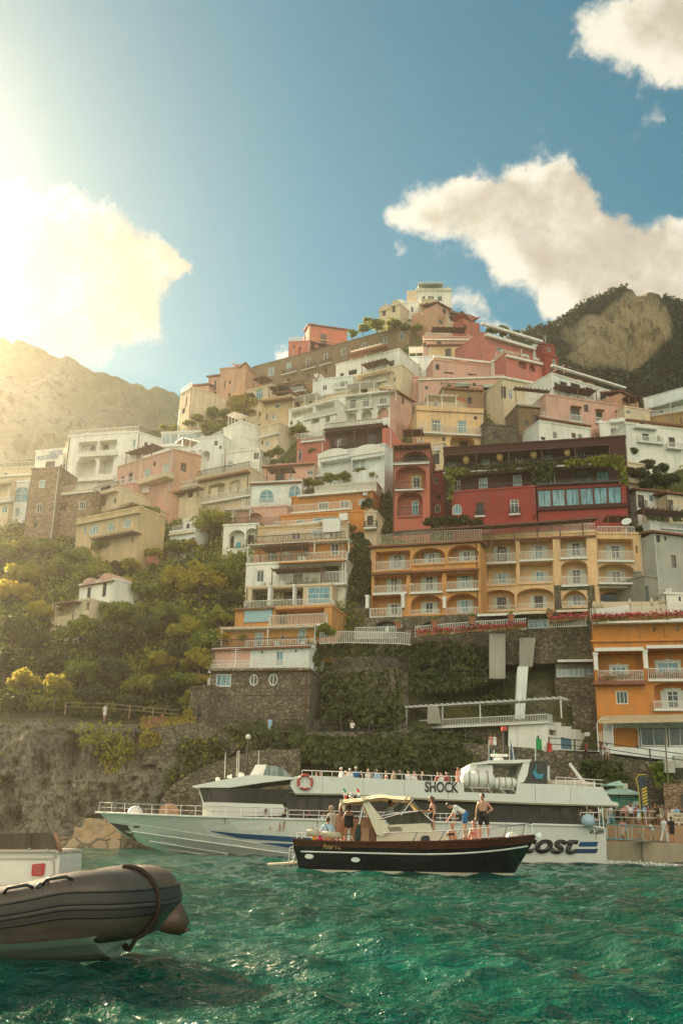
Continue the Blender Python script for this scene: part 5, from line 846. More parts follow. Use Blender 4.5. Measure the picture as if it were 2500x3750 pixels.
def creeper(name, label, c, poly, n, mat, size=.22, Y=None, off=-1.2, thick=.7, cat='creeper', group=None):
    """leaves hung over a wall: poly in picture coordinates on a plane at the wall's depth"""
    pl = np.array([sp(c, *p) for p in poly]); mn, mx = pl.min(0), pl.max(0); out = []
    while len(out) < n:
        q = rng.uniform(mn, mx, (n * 3, 2)); ins = np.zeros(len(q), bool); j = len(pl) - 1
        for i in range(len(pl)):
            cnd = ((pl[i, 1] > q[:, 1]) != (pl[j, 1] > q[:, 1])) & (q[:, 0] < (pl[j, 0] - pl[i, 0]) * (q[:, 1] - pl[i, 1]) / (pl[j, 1] - pl[i, 1] + 1e-9) + pl[i, 0]); ins ^= cnd; j = i
        nn = vnoise(np.stack([q[:, 0] * .05, q[:, 1] * .05, 0 * q[:, 0]], 1), 31, 3); q = q[ins & (nn > -.22)]; out += list(q[:n - len(out)])
    q = np.array(out); q += rng.normal(size=q.shape) * 2.
    Yq = (Yt(q[:, 0], q[:, 1]) + off) if Y is None else (np.full(len(q), Y) if not isinstance(Y, tuple) else np.interp(q[:, 0], [mn[0], mx[0]], Y))
    nn = vnoise(np.stack([q[:, 0] * .08, q[:, 1] * .08, 0 * q[:, 0]], 1), 5, 3); Yq = Yq - thick * (.5 + nn) + rng.normal(size=len(q)) * .12
    P = at_np(q[:, 0], q[:, 1], Yq); o = quads_obj(name, leaves(P, size, np.array([[0, -.7, .4]])), mat, None); tag(o, label, cat, group); return o
pY = BLD['pal'][0].W3(BLD['pal'][0].W * .5, 0).y; pe = BLD['pal'][0]
def palY(x): return pe.W3(max(0, min(pe.W, pe.uz(x, 250)[0])), 0).y
creeper('creeper', 'thick green vine draped over the upper right of the palazzo', 'c5', [(970, 190), (1180, 160), (1270, 165), (1285, 310), (1250, 300), (1230, 215), (1100, 205), (980, 215)], 1900, LEAF_A, .24, (palY(970) - 1.9, palY(1285) - 1.9))
creeper('creeper', 'dark vine trailing along the middle terrace of the palazzo', 'c5', [(520, 210), (800, 190), (970, 190), (970, 222), (860, 320), (815, 330), (810, 235), (530, 232)], 1500, LEAF_D, .2, (palY(520) - 1.8, palY(970) - 1.8))
creeper('creeper', 'green vine on the left end of the palazzo terrace', 'c5', [(380, 225), (510, 225), (510, 250), (430, 262), (415, 380), (392, 385)], 600, LEAF_A, .2, palY(400) - 2.)
creeper('creeper', 'long dark vine curtain right of the orange flats', 'c4', [(1120, 700), (1220, 690), (1290, 780), (1290, 1130), (1160, 1160), (1110, 900)], 2600, LEAF_D, .26)
creeper('creeper', 'vine hanging down the gap beside the red balcony tower', 'c4', [(1310, 240), (1400, 260), (1440, 480), (1440, 640), (1380, 690), (1330, 480)], 1600, LEAF_D, .24)
creeper('creeper', 'vine climbing the corner of the upper orange flat', 'c4', [(1225, 470), (1290, 420), (1310, 520), (1260, 600), (1220, 590)], 500, LEAF_D, .2, Yt1(1340, 1880) - 2.5)
creeper('creeper', 'shaggy green overgrowth hanging from the white fence above the rock face', 'cJ', [(200, 500), (1090, 510), (1330, 480), (1330, 560), (1040, 600), (600, 580), (240, 640)], 3200, LEAF_D, .26, None, -1.6)
creeper('creeper', 'ivy on the retaining wall under the red flower boxes', 'cJ', [(1060, 520), (1568, 450), (1900, 420), (1900, 800), (1568, 900), (1100, 950)], 5200, LEAF_D, .26, None, -1.5)
creeper('creeper', 'green ivy between the oval window house and the rock face', 'cJ', [(200, 600), (300, 640), (260, 900), (150, 1250), (20, 1300), (10, 1050), (130, 1000)], 2600, LEAF_D, .26, None, -1.6)
creeper('creeper', 'patchy ivy over the brown rock face', 'cJ', [(300, 760), (1000, 720), (1050, 1200), (300, 1200)], 1300, LEAF_D, .26, None, -1.4)
creeper('creeper', 'ivy thicket along the foot of the rock face beside the path', 's', [(1060, 2690), (1700, 2720), (1740, 2790), (1500, 2840), (1080, 2780)], 4200, LEAF_D, .26, None, -4.5)
creeper('creeper', 'bright yellow green creeper on the stone buttress below the path', 's', [(520, 2625), (715, 2628), (712, 2655), (640, 2650), (590, 2720), (510, 2745)], 1500, LEAF_Y, .2, None, -2.)
creeper('creeper', 'yellow green creeper climbing the gatehouse corner', 's', [(680, 2530), (706, 2530), (700, 2625), (672, 2625)], 350, LEAF_Y, .2, None, -2.5)
creeper('creeper', 'ivy patches on the long harbour wall under the restaurant', 's', [(2130, 2785), (2280, 2790), (2300, 2900), (2200, 2960), (2120, 2900)], 1500, LEAF_D, .24, 87.)
creeper('creeper', 'ivy patch beside the utility boxes on the harbour wall', 's', [(2380, 2800), (2450, 2790), (2460, 2860), (2400, 2880)], 500, LEAF_A, .24, 86.)
creeper('creeper', 'vine on the pergola below the ochre villa', 'c3', [(640, 790), (850, 760), (880, 860), (640, 850)], 700, LEAF_A, .2, None, -2.5)
creeper('creeper', 'vines sagging over the pergola of the white terrace house', 'cG', [(1050, 1530), (1470, 1520), (1470, 1640), (1080, 1620)], 900, LEAF_D, .22, None, -3.2)
creeper('creeper', 'greenery under the hotel balconies along the terrace beams', 'c6', [(240, 495), (500, 485), (560, 500), (400, 540), (260, 530)], 900, LEAF_D, .2, None, -2.2)
creeper('creeper', 'bougainvillea with dull pink flowers beside the path', 's', [(520, 2640), (600, 2620), (610, 2650), (530, 2670)], 300, LEAF_P, .16, None, -2.2)
creeper('creeper', 'pink blossom bush among the trees below the ochre villa', 'c3', [(940, 940), (1000, 930), (1010, 975), (945, 975)], 300, LEAF_P, .18, None, -3.)
# undergrowth: uncountable leaves over the slope
def undergrowth(name, label, n, mat, size, cond, off=.25):
    h, w_ = px.shape; fl = np.flatnonzero(cond(px, py).ravel()); k = rng.choice(fl, n); C = HP[:h].reshape(-1, 3)[k] + rng.normal(size=(n, 3)) * np.array([.3, .3, .3]); C[:, 1] -= off; C[:, 2] += off * .6
    o = quads_obj(name, leaves(C, size, np.array([[0, -.5, .6]])), mat); tag(o, label, kind='stuff')
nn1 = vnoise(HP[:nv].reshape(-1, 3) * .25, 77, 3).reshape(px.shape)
undergrowth('undergrowth', 'olive green undergrowth covering the left slope', 22000, LEAF_A, .26, lambda x, y: (x > -150) & (x < 930) & (y > 1900) & (y < 2610) & (nn1 > -.25), .5)
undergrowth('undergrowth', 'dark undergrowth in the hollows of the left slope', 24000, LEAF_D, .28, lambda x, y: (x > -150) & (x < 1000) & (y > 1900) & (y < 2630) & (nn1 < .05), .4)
undergrowth('undergrowth', 'scattered weeds on the slope between the houses', 24000, LEAF_A, .22, lambda x, y: (x > 600) & (x < 2560) & (y > 1180) & (y < 2350) & (nn1 > -.1), .3)
undergrowth('undergrowth', 'ivy and weeds rooted on the sea cliffs', 16000, LEAF_D, .22, lambda x, y: (x > 620) & (x < 1900) & (y > 2400) & (y < 2960) & (nn1 > .05), .3)
undergrowth('undergrowth', 'sparse weeds on the pale left cliff', 3500, LEAF_B, .2, lambda x, y: (x > -100) & (x < 900) & (y > 2640) & (y < 2950) & (nn1 > .22), .3)
# ------------------------------------------------------------------ walls, quays and the beach club
# quays
def quay(name, label, poly, z1, mat):
    q = MB(); q.prism([V((x, y, z1)) for x, y in poly], [V((x, y, -3)) for x, y in poly]); o = q.build(name, mat); tag(o, label, kind='structure'); return o
B('sw', 's', (1640, 2716), (2600, 2800), 3060, STN, 'long rubble harbour wall below the waterfront restaurant', [], Y=(90.5, 86.), depth=5, roof='', name='stone_wall', cat='wall', outline=[(1640, 3120), (2600, 3120), (2600, 2812), (2380, 2788), (2200, 2762), (1900, 2736), (1640, 2716)])
B('sw2', 's', (2425, 2868), (2600, 2868), 3060, STNL, 'taller pale stone corner wall behind the pier crowd', [('w', 2490, 2910, 2500, 2960, 'k')], Y=84.5, depth=4, roof='', name='stone_wall', cat='wall', ext=4)
quay('quay', 'upper quay level where the boarding crowd waits', [(at(2222, 3030, 78.5).x, 78.5), (70, 78.2), (70, 100), (at(2222, 3030, 78.5).x, 100)], 2.62, stucco((.42, .25, .13), .6))
B('cw', 's', (560, 2745), (1100, 2745), 3060, STN, 'sloping rubble wall of the cliff stairs behind the ferry wheelhouse', [], Y=(88.4, 88.4), depth=5, roof='', name='stone_wall', cat='wall', outline=[(570, 3090), (590, 2925), (640, 2866), (760, 2802), (930, 2748), (1100, 2742), (1100, 3090)])
B('cw2', 's', (500, 2650), (880, 2650), 2780, STN, 'masonry bastion under the bright creeper on the cliff path', [], depth=5, roof='', name='stone_wall', cat='wall', outline=[(520, 2800), (548, 2665), (720, 2645), (800, 2668), (878, 2738), (800, 2800)])
B('rest_b', 's', (2030, 2690), (2600, 2690), 2760, WHT2, 'white painted parapet strip under the restaurant windows', [], Y=(94.0, 90.), depth=1, roof='', name='parapet_wall', cat='wall', ext=0, outline=[(2010, 2745), (2180, 2752), (2400, 2778), (2600, 2800), (2600, 2738), (2330, 2738), (2250, 2735), (2200, 2752), (2010, 2740)])
B('oca', 'cH', (290, 1358), (1142, 1350), 1600, STN, 'dark stone terrace wall under the orange corner house', [], Y=98.5, depth=3, roof='', name='stone_wall', cat='wall', ext=1)
B('obw', 'cH', (92, 1040), (560, 1030), 1150, STN, 'stone parapet under the glazed annex', [], Y=101.0, depth=3, roof='', name='stone_wall', cat='wall', ext=2)
B('bc', 'cC', (150, 580), (865, 545), 660, STN2, 'stone beach club storeroom wall with framed openings and teal doors', [('L', 275, 612, 340, 658, .8), ('L', 362, 608, 432, 655, .8), ('D', 450, 610, 475, 655, plain((.05, .09, .1), .7)), ('D', 628, 600, 680, 680, plain((.02, .03, .03), .7)), ('D', 684, 598, 725, 685, plain((.09, .2, .23), .7)), ('D', 765, 610, 822, 690, plain((.09, .2, .23), .7)),
  ('C', 270, 606, 345, 612, .08, mSHUT, 'frame'), ('C', 357, 602, 437, 608, .08, mSHUT, 'frame'), ('C', 270, 606, 276, 660, .09, mSHUT, 'frame'), ('C', 338, 606, 344, 660, .09, mSHUT, 'frame'), ('C', 357, 602, 363, 658, .09, mSHUT, 'frame'), ('C', 431, 602, 437, 658, .09, mSHUT, 'frame'), ('R', 195, 535, 860, 575, 1.2), ('L', 705 + 20, 540 + 10, 800, 560, .3), ('P', 118, 458, 930, 560, 1.3, mWHITE)], Y=97.5, depth=4, name='beach_club', cat='building', roof='', ext=3)
for i, (poly, lab) in enumerate([([(557, 335), (640, 335), (640, 100), (557, 100)], 'broad pale concrete buttress on the ivy wall'), ([(713, 272), (782, 272), (798, 122), (715, 122)], 'second concrete buttress standing over the white chute'), ([(690, 545), (740, 545), (760, 272), (705, 272)], 'white concrete chute running down to the beach club'), ([(975, 228), (1022, 228), (1022, 90), (985, 90)], 'short grey buttress beside the glazed annex'), ([(232, 570), (305, 570), (290, 478), (236, 478)], 'leaning whitewashed slab under the beach club roof')]):
    xs = [p[0] for p in poly]; ym = max(p[1] for p in poly); Fz = Fac('cC', (min(xs), min(p[1] for p in poly)), (max(xs), min(p[1] for p in poly)), Yt1(*sp('cC', sum(xs) / 4, ym)) - 2.2)
    q = MB(); f_ = [Fz.W3(*Fz.uz(*p)) for p in poly]; q.prism(f_, [p - Fz.n * 6 for p in f_]); o = q.build('buttress', stucco((.36, .34, .27), .7) if i != 2 else WHT2, None, f_[0]); o.location = f_[0]; tag(o, lab, 'buttress')
# cliff path fence on the left
def path_fence(label, pts, Yoff, mat, name='fence', posts=True, rails=(.5, 1.)):
    P = [at(x, y, Yt1(x, y) + Yoff) for x, y in pts]; root = thing(name, label, 'fence', P[0]); q = MB()
    for h in rails: q.tube([p + V((0, 0, h)) for p in P], .035, 5)
    q.build('rail', mat, root, P[0])
    n = 0
    for a, b_ in zip(P[:-1], P[1:]):
        k = max(1, int((b_ - a).length / 2.2))
        for i in range(k):
            if n > 60: break
            p = a.lerp(b_, i / k); q = MB(); q.box((p.x - .05, p.y - .05, p.z - .5), (p.x + .05, p.y + .05, p.z + rails[-1] + .08)); q.build('post', mat, root, P[0]); n += 1
    return root
path_fence('weathered wooden fence along the cliff path on the left', [(240, 2600), (390, 2604), (560, 2620), (655, 2628)], -4.5, plain((.3, .22, .13), .8), rails=(.3, .7))
path_fence('thin iron handrail along the path below the rock face', [(760, 2665), (1000, 2672), (1150, 2680), (1350, 2695), (1520, 2708)], -4.5, mIRON)
path_fence('iron handrail on top of the harbour wall', [(2010, 2745), (2200, 2762), (2380, 2790), (2560, 2815)], -6.2, mIRON)
QST = stucco((.42, .34, .23), .6)
pxR = at(2205, 3090, 75.5).x
quay('quay', 'concrete ferry quay on the right', [(pxR, 75.5), (70, 73.), (70, 100), (pxR - 6, 100)], 1.35, QST)
quay('quay', 'low stone quay in front of the left cliff', [(at(60, 3050, 84).x - 20, 84), (at(440, 3080, 82).x, 82), (at(440, 3080, 82).x, 95), (at(60, 3050, 84).x - 20, 95)], .75, stone((.4, .29, .18), .8, .05))
# flower boxes, pots, parasols, dishes
PETAL = LEAF_R
def flower_box(label, c, x0, y0, x1, y1, Y, n=260, mat=PETAL, group=None):
    A, B_ = at(*sp(c, x0, y0), Y), at(*sp(c, x1, y1), Y); root = thing('flower_box', label, 'flower box', A, group); e = (B_ - A).normalized(); L = (B_ - A).length; q = MB()
    up = V((0, 0, 1)); w_ = V((0, .18, 0)); q.prism([A - w_, B_ - w_, B_ - w_ + up * .3, A - w_ + up * .3], [A + w_, B_ + w_, B_ + w_ + up * .3, A + w_ + up * .3]); q.build('trough', mTERRA, root, A)
    t = rng.uniform(0, 1, n); P = np.array(A)[None] + np.outer(t * L, np.array(e)) + rng.normal(size=(n, 3)) * np.array([.08, .2, .14]) + np.array([0, -.12, .42])
    quads_obj('flowers', leaves(P, .13), mat, root, A); P[:, 2] -= .22
    quads_obj('leaves', leaves(P[: n // 2], .13), LEAF_A, root, A); return root
yh = BLD['hs'][0].W3(0, 0).y
hsY = lambda x: BLD['hs'][0].W3(max(0, BLD['hs'][0].uz(x, 540)[0]), 0).y - 2.6
for x0, y0, x1, y1, lab in [(295, 588, 470, 576, 'red geranium box on the hotel terrace nearest the white fence'), (475, 576, 650, 562, 'red geranium box in the middle of the hotel terrace between two clay urns'), (655, 562, 810, 552, 'red geranium box beside the blue pool glazing on the hotel terrace'), (928, 522, 1112, 506, 'crimson geranium box right of the blue pool glazing')]:
    flower_box(lab, 'c6', x0, y0, x1, y1, (hsY(x0) + hsY(x1)) / 2, 300)
ocY = BLD['oc'][0].W3(0, 0).y - 1.
for x0, y0, x1, y1, lab in [(520, 398, 740, 388, 'crimson geranium box at the left corner of the orange house roof'), (745, 388, 1090, 372, 'crimson geranium box in the middle of the orange house roof edge'), (1095, 372, 1600, 350, 'crimson geranium box at the right end of the orange house roof edge')]: flower_box(lab, 'cH', x0, y0, x1, y1, ocY, 330)
flower_box('pale pink flower box on the left loggia of the orange house', 'cH', 600, 1066, 1105, 1056, ocY + .4, 200, leafmat((.5, .4, .3), (.62, .42, .34), .2, 2.)); flower_box('pale pink flower box on the right loggia of the orange house', 'cH', 1180, 1048, 1560, 1042, ocY + .4, 180, leafmat((.5, .4, .3), (.62, .42, .34), .2, 2.))
def run_rail(label, c, pts, h, Yf, mat=None, name='railing', cat='railing'):
    P = [at(*sp(c, x, y), Yf(x) if callable(Yf) else Yf) for x, y in pts]; root = thing(name, label, cat, P[0]); q = MB()
    for hh in (.08, h): q.tube([p + V((0, 0, hh)) for p in P], .04, 4)
    q.build('rail', mat or mRAILW, root, P[0]); q = MB()
    for a_, b_ in zip(P[:-1], P[1:]):
        k = max(2, int((b_ - a_).length / .19))
        for i in range(k): p = a_.lerp(b_, i / k); q.box((p.x - .03, p.y - .02, p.z), (p.x + .03, p.y + .02, p.z + h))
    o = q.build('balusters', mat or mRAILW, root, P[0]); return root
run_rail('white picket railing along the hotel garden terrace', 'c6', [(288, 592), (560, 570), (822, 556)], 1.15, lambda x: hsY(x) + .3)
run_rail('white picket railing right of the pool glazing', 'c6', [(925, 548), (1112, 540)], 1.1, lambda x: hsY(x) + .3)
run_rail('upper white picket fence of the hotel breakfast terrace', 'c6', [(0, 602), (205, 598)], 1.25, lambda x: hsY(60) - .8)
run_rail('lower white picket fence right above the rock face', 'cJ', [(290, 505), (500, 495), (1015, 505), (1100, 518)], 1.25, lambda x: hsY(60) - 1.6)
run_rail('white railing round the roof terrace of the orange house', 'cH', [(508, 395), (745, 388), (1600, 345)], 1.25, lambda x: ocY + .35)
run_rail('grey picket railing on the roof terrace of the hotel', 'c6', [(105, 158), (320, 140), (610, 130)], 1.3, lambda x: BLD['h1'][0].W3(max(0, min(BLD['h1'][0].W, BLD['h1'][0].uz(x, 150)[0])), 0).y + .4, plain((.42, .38, .3), .8))
run_rail('higher grey picket railing above the yellow hotel wing', 'c6', [(612, 118), (900, 100), (1135, 92)], 1.5, lambda x: BLD['h2'][0].W3(max(0, min(BLD['h2'][0].W, BLD['h2'][0].uz(x, 110)[0])), 0).y + .4, plain((.42, .38, .3), .8))
# long brown awning roof above the hotel terrace
A, B_ = at(*sp('c6', 185, 92), 109.5), at(*sp('c6', 1165, 24), 109.0); q = MB(); up = V((0, 0, .18)); bk = V((0, 2.6, .35))
root = thing('terrace_pergola', 'long thin brown pergola roof over the hotel roof terrace', 'pergola', A); q.prism([A, B_, B_ + bk, A + bk], [A + up, B_ + up, B_ + bk + up, A + bk + up]); q.build('roof', mWOOD, root, A)
for i in range(9):
    p = A.lerp(B_, (i + .3) / 9); q = MB(); q.box((p.x - .05, p.y + .3, p.z - 3.2), (p.x + .05, p.y + .4, p.z)); q.build('post', mWOOD, root, A)
def pot(label, c, x, y, Y, s=1.): 
    p = at(*sp(c, x, y), Y); root = thing('clay_urn', label, 'urn', p, 'clay urns on the terrace railings'); q = MB(); q.lathe([(.0, 0), (.2 * s, 0), (.22 * s, .08 * s), (.16 * s, .16 * s), (.34 * s, .42 * s), (.38 * s, .62 * s), (.42 * s, .66 * s), (.42 * s, .74 * s), (.0, .74 * s)], p, 12); q.build('bowl', mTERRA, root, p, True)
    pts = np.array(p)[None] + rng.normal(size=(60, 3)) * .16 * s + np.array([0, 0, .85 * s]); quads_obj('plant', leaves(pts, .12), LEAF_A, root, p)
for x, y, lab in [(378, 548, 'clay urn on the hotel terrace railing nearest the breakfast terrace'), (558, 532, 'clay urn in the middle of the hotel terrace railing'), (745, 520, 'clay urn on the hotel terrace railing left of the pool glazing'), (931, 505, 'clay urn right of the pool glazing'), (204, 556, 'clay urn on the breakfast terrace beside the closed parasol')]: pot(lab, 'c6', x, y, hsY(x) + .2)
for i in range(11):
    x = 395 + i * 71; F_ = BLD['pal'][0]
    if i in (1, 3, 5, 7): 
        p = F_.W3(F_.uz(485 + (i // 2) * 168, 185 - (i // 2) * 12, 1.2)[0], F_.uz(485 + (i // 2) * 168, 206 - (i // 2) * 12, 1.2)[1], 1.3); root = thing('terracotta_jar', 'tall terracotta jar on the upper balcony of the palazzo', 'jar', p, 'jars along the palazzo balcony'); MB().lathe([(0, 0), (.25, 0), (.45, .5), (.4, .9), (.25, 1.05), (.3, 1.15), (0, 1.15)], p, 10).build('body', stucco((.45, .26, .1)), root, p, True)
def parasol(label, c, x0, y0, x1, y1, Y, mat=None):
    p = at(*sp(c, x1, y1), Y); t = at(*sp(c, x0, y0), Y); h = t.z - p.z; root = thing('parasol', label, 'parasol', p, 'closed parasols'); MB().tube([p, p + V((0, 0, h))], .03, 6).build('pole', mWOOD, root, p)
    MB().lathe([(.03, h * .35), (.2, h * .4), (.17, h * .6), (.2, h * .72), (.1, h * .9), (.03, h)], p, 8).build('folded_canopy', mat or plain((.62, .5, .34), .9), root, p, True)
parasol('closed white parasol on the hotel breakfast terrace', 'c6', 153, 538, 153, 600, hsY(60) - 1.2, plain((.72, .7, .64), .9)); parasol('slim closed parasol beside the clay urn on the breakfast terrace', 'c6', 217, 520, 217, 565, hsY(60) + .4, plain((.7, .64, .54), .9))
for x, y0, y1, lab in [(548, 160, 285, 'closed beige parasol at the left corner of the orange house roof'), (596, 158, 285, 'middle closed parasol of three close together on the orange house roof'), (641, 158, 285, 'rightmost closed parasol of three close together on the orange house roof'), (959, 130, 290, 'tall closed beige parasol at the end of the white roof wall'), (1215, 120, 280, 'tall closed beige parasol standing alone toward the right edge')]: parasol(lab, 'cH', x, y0, x, y1, ocY + 1.5)
q = MB(); A = at(*sp('cH', 575, 375), ocY + 1.2); B_ = at(*sp('cH', 955, 350), ocY + 1.2); q.prism([A, B_, B_ + V((0, 0, 1.3)), A + V((0, 0, 1.0))], [A + V((0, .25, 0)), B_ + V((0, .25, 0)), B_ + V((0, .25, 1.3)), A + V((0, .25, 1.0))]); o = q.build('parapet_wall', mWHITE, None, A); o.location = A; tag(o, 'low white roof wall behind the crimson flowers', 'wall')
B('ocu', 'cH', (560, 170), (1280, 165), 290, CRM, 'plain cream wall block behind the parasols on the orange house roof', [], Y=ocY + 3.2, depth=2, roof='', name='wall', cat='wall', ext=2)
def dish(label, c, x, y, r, Y, tilt=(.6, -.5)):
    p = at(*sp(c, x, y), Y); R = r / CROP[c][2] / F * Y * 1.03; root = thing('satellite_dish', label, 'dish', p, 'satellite dishes on the roofs'); m_ = Matrix.Rotation(tilt[1], 3, 'Z') @ Matrix.Rotation(math.pi / 2 - tilt[0], 3, 'X')
    MB().lathe([(.02, -R * .2), (R * .5, -R * .14), (R * .85, 0), (R, R * .1), (R * .97, R * .11), (R * .5, -R * .09), (.02, -R * .15)], p, 18, m_).build('bowl', mWHITE, root, p, True); MB().tube([p + V((0, .1, 0)), p + V((0, .35, -.2)), p + V((0, .35, -1.6 * R - .6))], .04, 6).build('mast', mSTEEL, root, p)
dish('large white satellite dish at the right end of the hotel roof', 'c6', 1297, 40, 25, 107.5); dish('satellite dish on the bright white cube house', 'cG', 580, 566, 24, Yt1(2190, 1600) - 1.5); dish('satellite dish on the white flat wall above the oval windows', 'cA', 898, 600, 18, Yt1(1108, 2360) - 3.); dish('satellite dish on the curved balcony beside the vine curtain', 'c4', 1132, 790, 14, Yt1(1277, 2010) - 3.); dish('satellite dish left of the blue arches', 'c4', 430, 424, 17, Yt1(919, 1830) - 2.5); dish('satellite dish right of the blue arches', 'c4', 818, 370, 14, Yt1(1117, 1800) - 2.5); dish('satellite dish beside the white gable house roof', 'c2', 1168, 440, 10, Yt1(1307, 1430) - 2.); dish('satellite dish on the cream house right of the white tower', 'c2', 625, 680, 11, Yt1(978, 1570) - 2.)
def pole(name, label, c, x0, y0, x1, y1, Y, r, mat, cat='pole', lamp=False):
    p = at(*sp(c, x1, y1), Y); t = at(*sp(c, x0, y0), Y); h = t.z - p.z; root = thing(name, label, cat, p); MB().tube([p, p + V((0, 0, h))], [r * 1.2, r * .8], 8).build('post', mat, root, p)
    if lamp: q = MB(); q.lathe([(.05, h), (.16, h + .05), (.2, h + .3), (.06, h + .42), (.0, h + .45)], p, 8); q.build('lantern', mSHUT, root, p, True)
    return root
pole('street_lamp', 'slim dark street lamp behind the ferry wheelhouse', 's', 902, 2708, 902, 2860, 82, .07, mIRON, 'street lamp', True)
pole('utility_pole', 'thin utility pole by the harbour wall at the right edge', 's', 2446, 2700, 2446, 2880, 84, .06, plain((.2, .14, .09), .8)); pole('flag_pole', 'bare thin pole in front of the white arch tower', 'c2', 365, 810, 365, 950, Yt1(821, 1720) - 3, .07, mWOOD); pole('antenna_pole', 'white pole standing in the garden at the left ridge', 'c2', 85, 580, 85, 715, Yt1(651, 1580) - 2, .09, mWHITE)
for x, y0, y1, lab in [(2450, 2800, 2830, 'square grey meter cabinet on the harbour wall, the lower of two'), (2487, 2795, 2812, 'small cream meter cabinet on the harbour wall near the right edge')]:
    p = at(x, y1, 85.2); root = thing('meter_cabinet', lab, 'cabinet', p); MB().box((p.x - .4, p.y - .2, p.z), (p.x + .4, p.y + .6, p.z + 1.)).build('box', mSHUT, root, p); MB().box((p.x - .34, p.y - .22, p.z + .06), (p.x + .34, p.y - .2, p.z + .94)).build('door', plain((.5, .48, .4), .6), root, p)
# scaffolding by the brown house
A = at(*sp('c1', 968, 745), Yt1(2022, 1570) - 3); root = thing('scaffolding', 'rusty steel scaffold tower beside the long pink house', 'scaffolding', A); q = MB(); w_ = 1.7; h = 5.6
for dx in (0, w_):
    for dy in (0, 1.2): q.tube([A + V((dx, dy, -1)), A + V((dx, dy, h))], .05, 5)
q.build('standards', plain((.25, .12, .07), .6), root, A); q = MB()
for k in range(4):
    for dy in (0, 1.2): q.tube([A + V((0, dy, k * 1.7)), A + V((w_, dy, k * 1.7))], .045, 5); q.tube([A + V((0, dy, k * 1.7)), A + V((w_, dy, k * 1.7 + 1.2))], .03, 4)
q.build('braces', plain((.25, .12, .07), .6), root, A); q = MB()
for k in (1, 2): q.box(tuple(A + V((0, 0, k * 1.7 + .05))), tuple(A + V((w_, 1.2, k * 1.7 + .1))))
q.build('planks', mWOOD, root, A)
# ------------------------------------------------------------------ the ferry
def smooth_interp(x, xs, ys): return float(np.interp(x, xs, ys))
YN, YC = 66., 69.4
FF = Fac('s', (310, 2900), (2260, 2900), (YN, YN))
def fu(x, y): return FF.uz(x, y)
def FW(u, z, yy): return V((FF.A.x + u, yy, z))      # yy: world depth
stem = [fu(*p) for p in ((315, 2968), (345, 2995), (372, 3022), (398, 3048), (470, 3088), (545, 3112), (610, 3136))]; stem.sort(key=lambda p: p[1])
sz, su = [p[1] for p in stem], [p[0] for p in stem]
def ustem(z): return float(np.interp(z, sz, su)) + (max(0, sz[0] - z) * 2.0)
shp = [fu(*p) for p in ((315, 2968), (500, 2977), (700, 2986), (1200, 3000), (1840, 3013), (2165, 3022), (2170, 3030), (2222, 3031))]
def sheer(u): return float(np.interp(u, [p[0] for p in shp], [p[1] for p in shp]))
UST = fu(2218, 3030)[0]
def hb(u, z):   # half breadth
    zs = 2.6; t = max(0, min(1, (z + .6) / (zs + .6))); s = max(0, u - ustem(z)); Ls = 15 - 5 * t; B_ = 2.9 + .5 * t; return B_ * (1 - (1 - min(1, s / Ls)) ** 2.3) + .03
def hullside(u, z, o=.0): return FW(u, z, YC - hb(u, z) - o)
ferry = thing('ferry', 'large white passenger ferry with a dark wheelhouse window band and people on top', 'ferry', FW(16, 0, YC))
def fb(mb, name, mat, par=ferry, sm=False): return mb.build(name, mat, par, ferry.location, sm)
mHULL = plain((.66, .66, .6), .35, var=.05, key='h'); mSUP = plain((.74, .72, .66), .4, var=.05, key='h2'); mNAVY = plain((.01, .08, .2), .4); mBLK = plain((.02, .018, .016), .4); mGL = glassmat((.02, .016, .012), .05, 'f')
q = MB(); ss = [0, .15, .4, .8, 1.4, 2.2, 3.2, 4.5, 6, 8, 10, 13, 17, 21, 25, 28, 30]; ts = [0, .12, .25, .38, .5, .62, .75, .88, 1.]
for sg in (-1, 1):
    rows = []
    for t in ts:
        for s_ in ss:
            z = 1.; 
            for _ in range(4):
                u0 = ustem(z); u = u0 + (UST - u0) * s_ / 30; z = -.7 + (sheer(u) + .7) * t
            p = FW(u, z, YC + sg * hb(u, z)); rows.append(p)
    q.grid(rows, len(ss), len(ts))
    q.add([FW(UST, -.7 + (sheer(UST) + .7) * t, YC + sg * hb(UST, .5 + t)) for t in ts] + [FW(UST, -.7 + (sheer(UST) + .7) * t, YC) for t in ts], [(i, i + 1, len(ts) + i + 1, len(ts) + i) for i in range(len(ts) - 1)])
hull = fb(q, 'hull', mHULL)
q = MB(); top = [FW(u, sheer(u) - .1, YC - hb(u, sheer(u)) + .05) for u in np.linspace(.6, UST - .05, 30)]; bot = [FW(u, sheer(u) - .1, YC + hb(u, sheer(u)) - .05) for u in np.linspace(.6, UST - .05, 30)]
q.add(top + bot, [(i, i + 1, 30 + i + 1, 30 + i) for i in range(29)]); fb(q, 'deck', plain((.4, .38, .34), .7))
def decal(pts, name, mat, c='s', o=.02, par=ferry):
    """flat paint following the hull: strips between an upper and a lower pixel line"""
    up, lo = pts; q = MB(); n = len(up); U = [fu(*sp(c, *p)) for p in up]; L_ = [fu(*sp(c, *p)) for p in lo]; rows = []
    for j in range(4):
        for a, b_ in zip(U, L_): u = a[0] + (b_[0] - a[0]) * j / 3; z = a[1] + (b_[1] - a[1]) * j / 3; rows.append(hullside(u, z, o))
    q.grid(rows, n, 4); return fb(q, name, mat, par)
def lerpl(a, b, n=8): return [(a[0] + (b[0] - a[0]) * i / n, a[1] + (b[1] - a[1]) * i / n) for i in range(n + 1)]
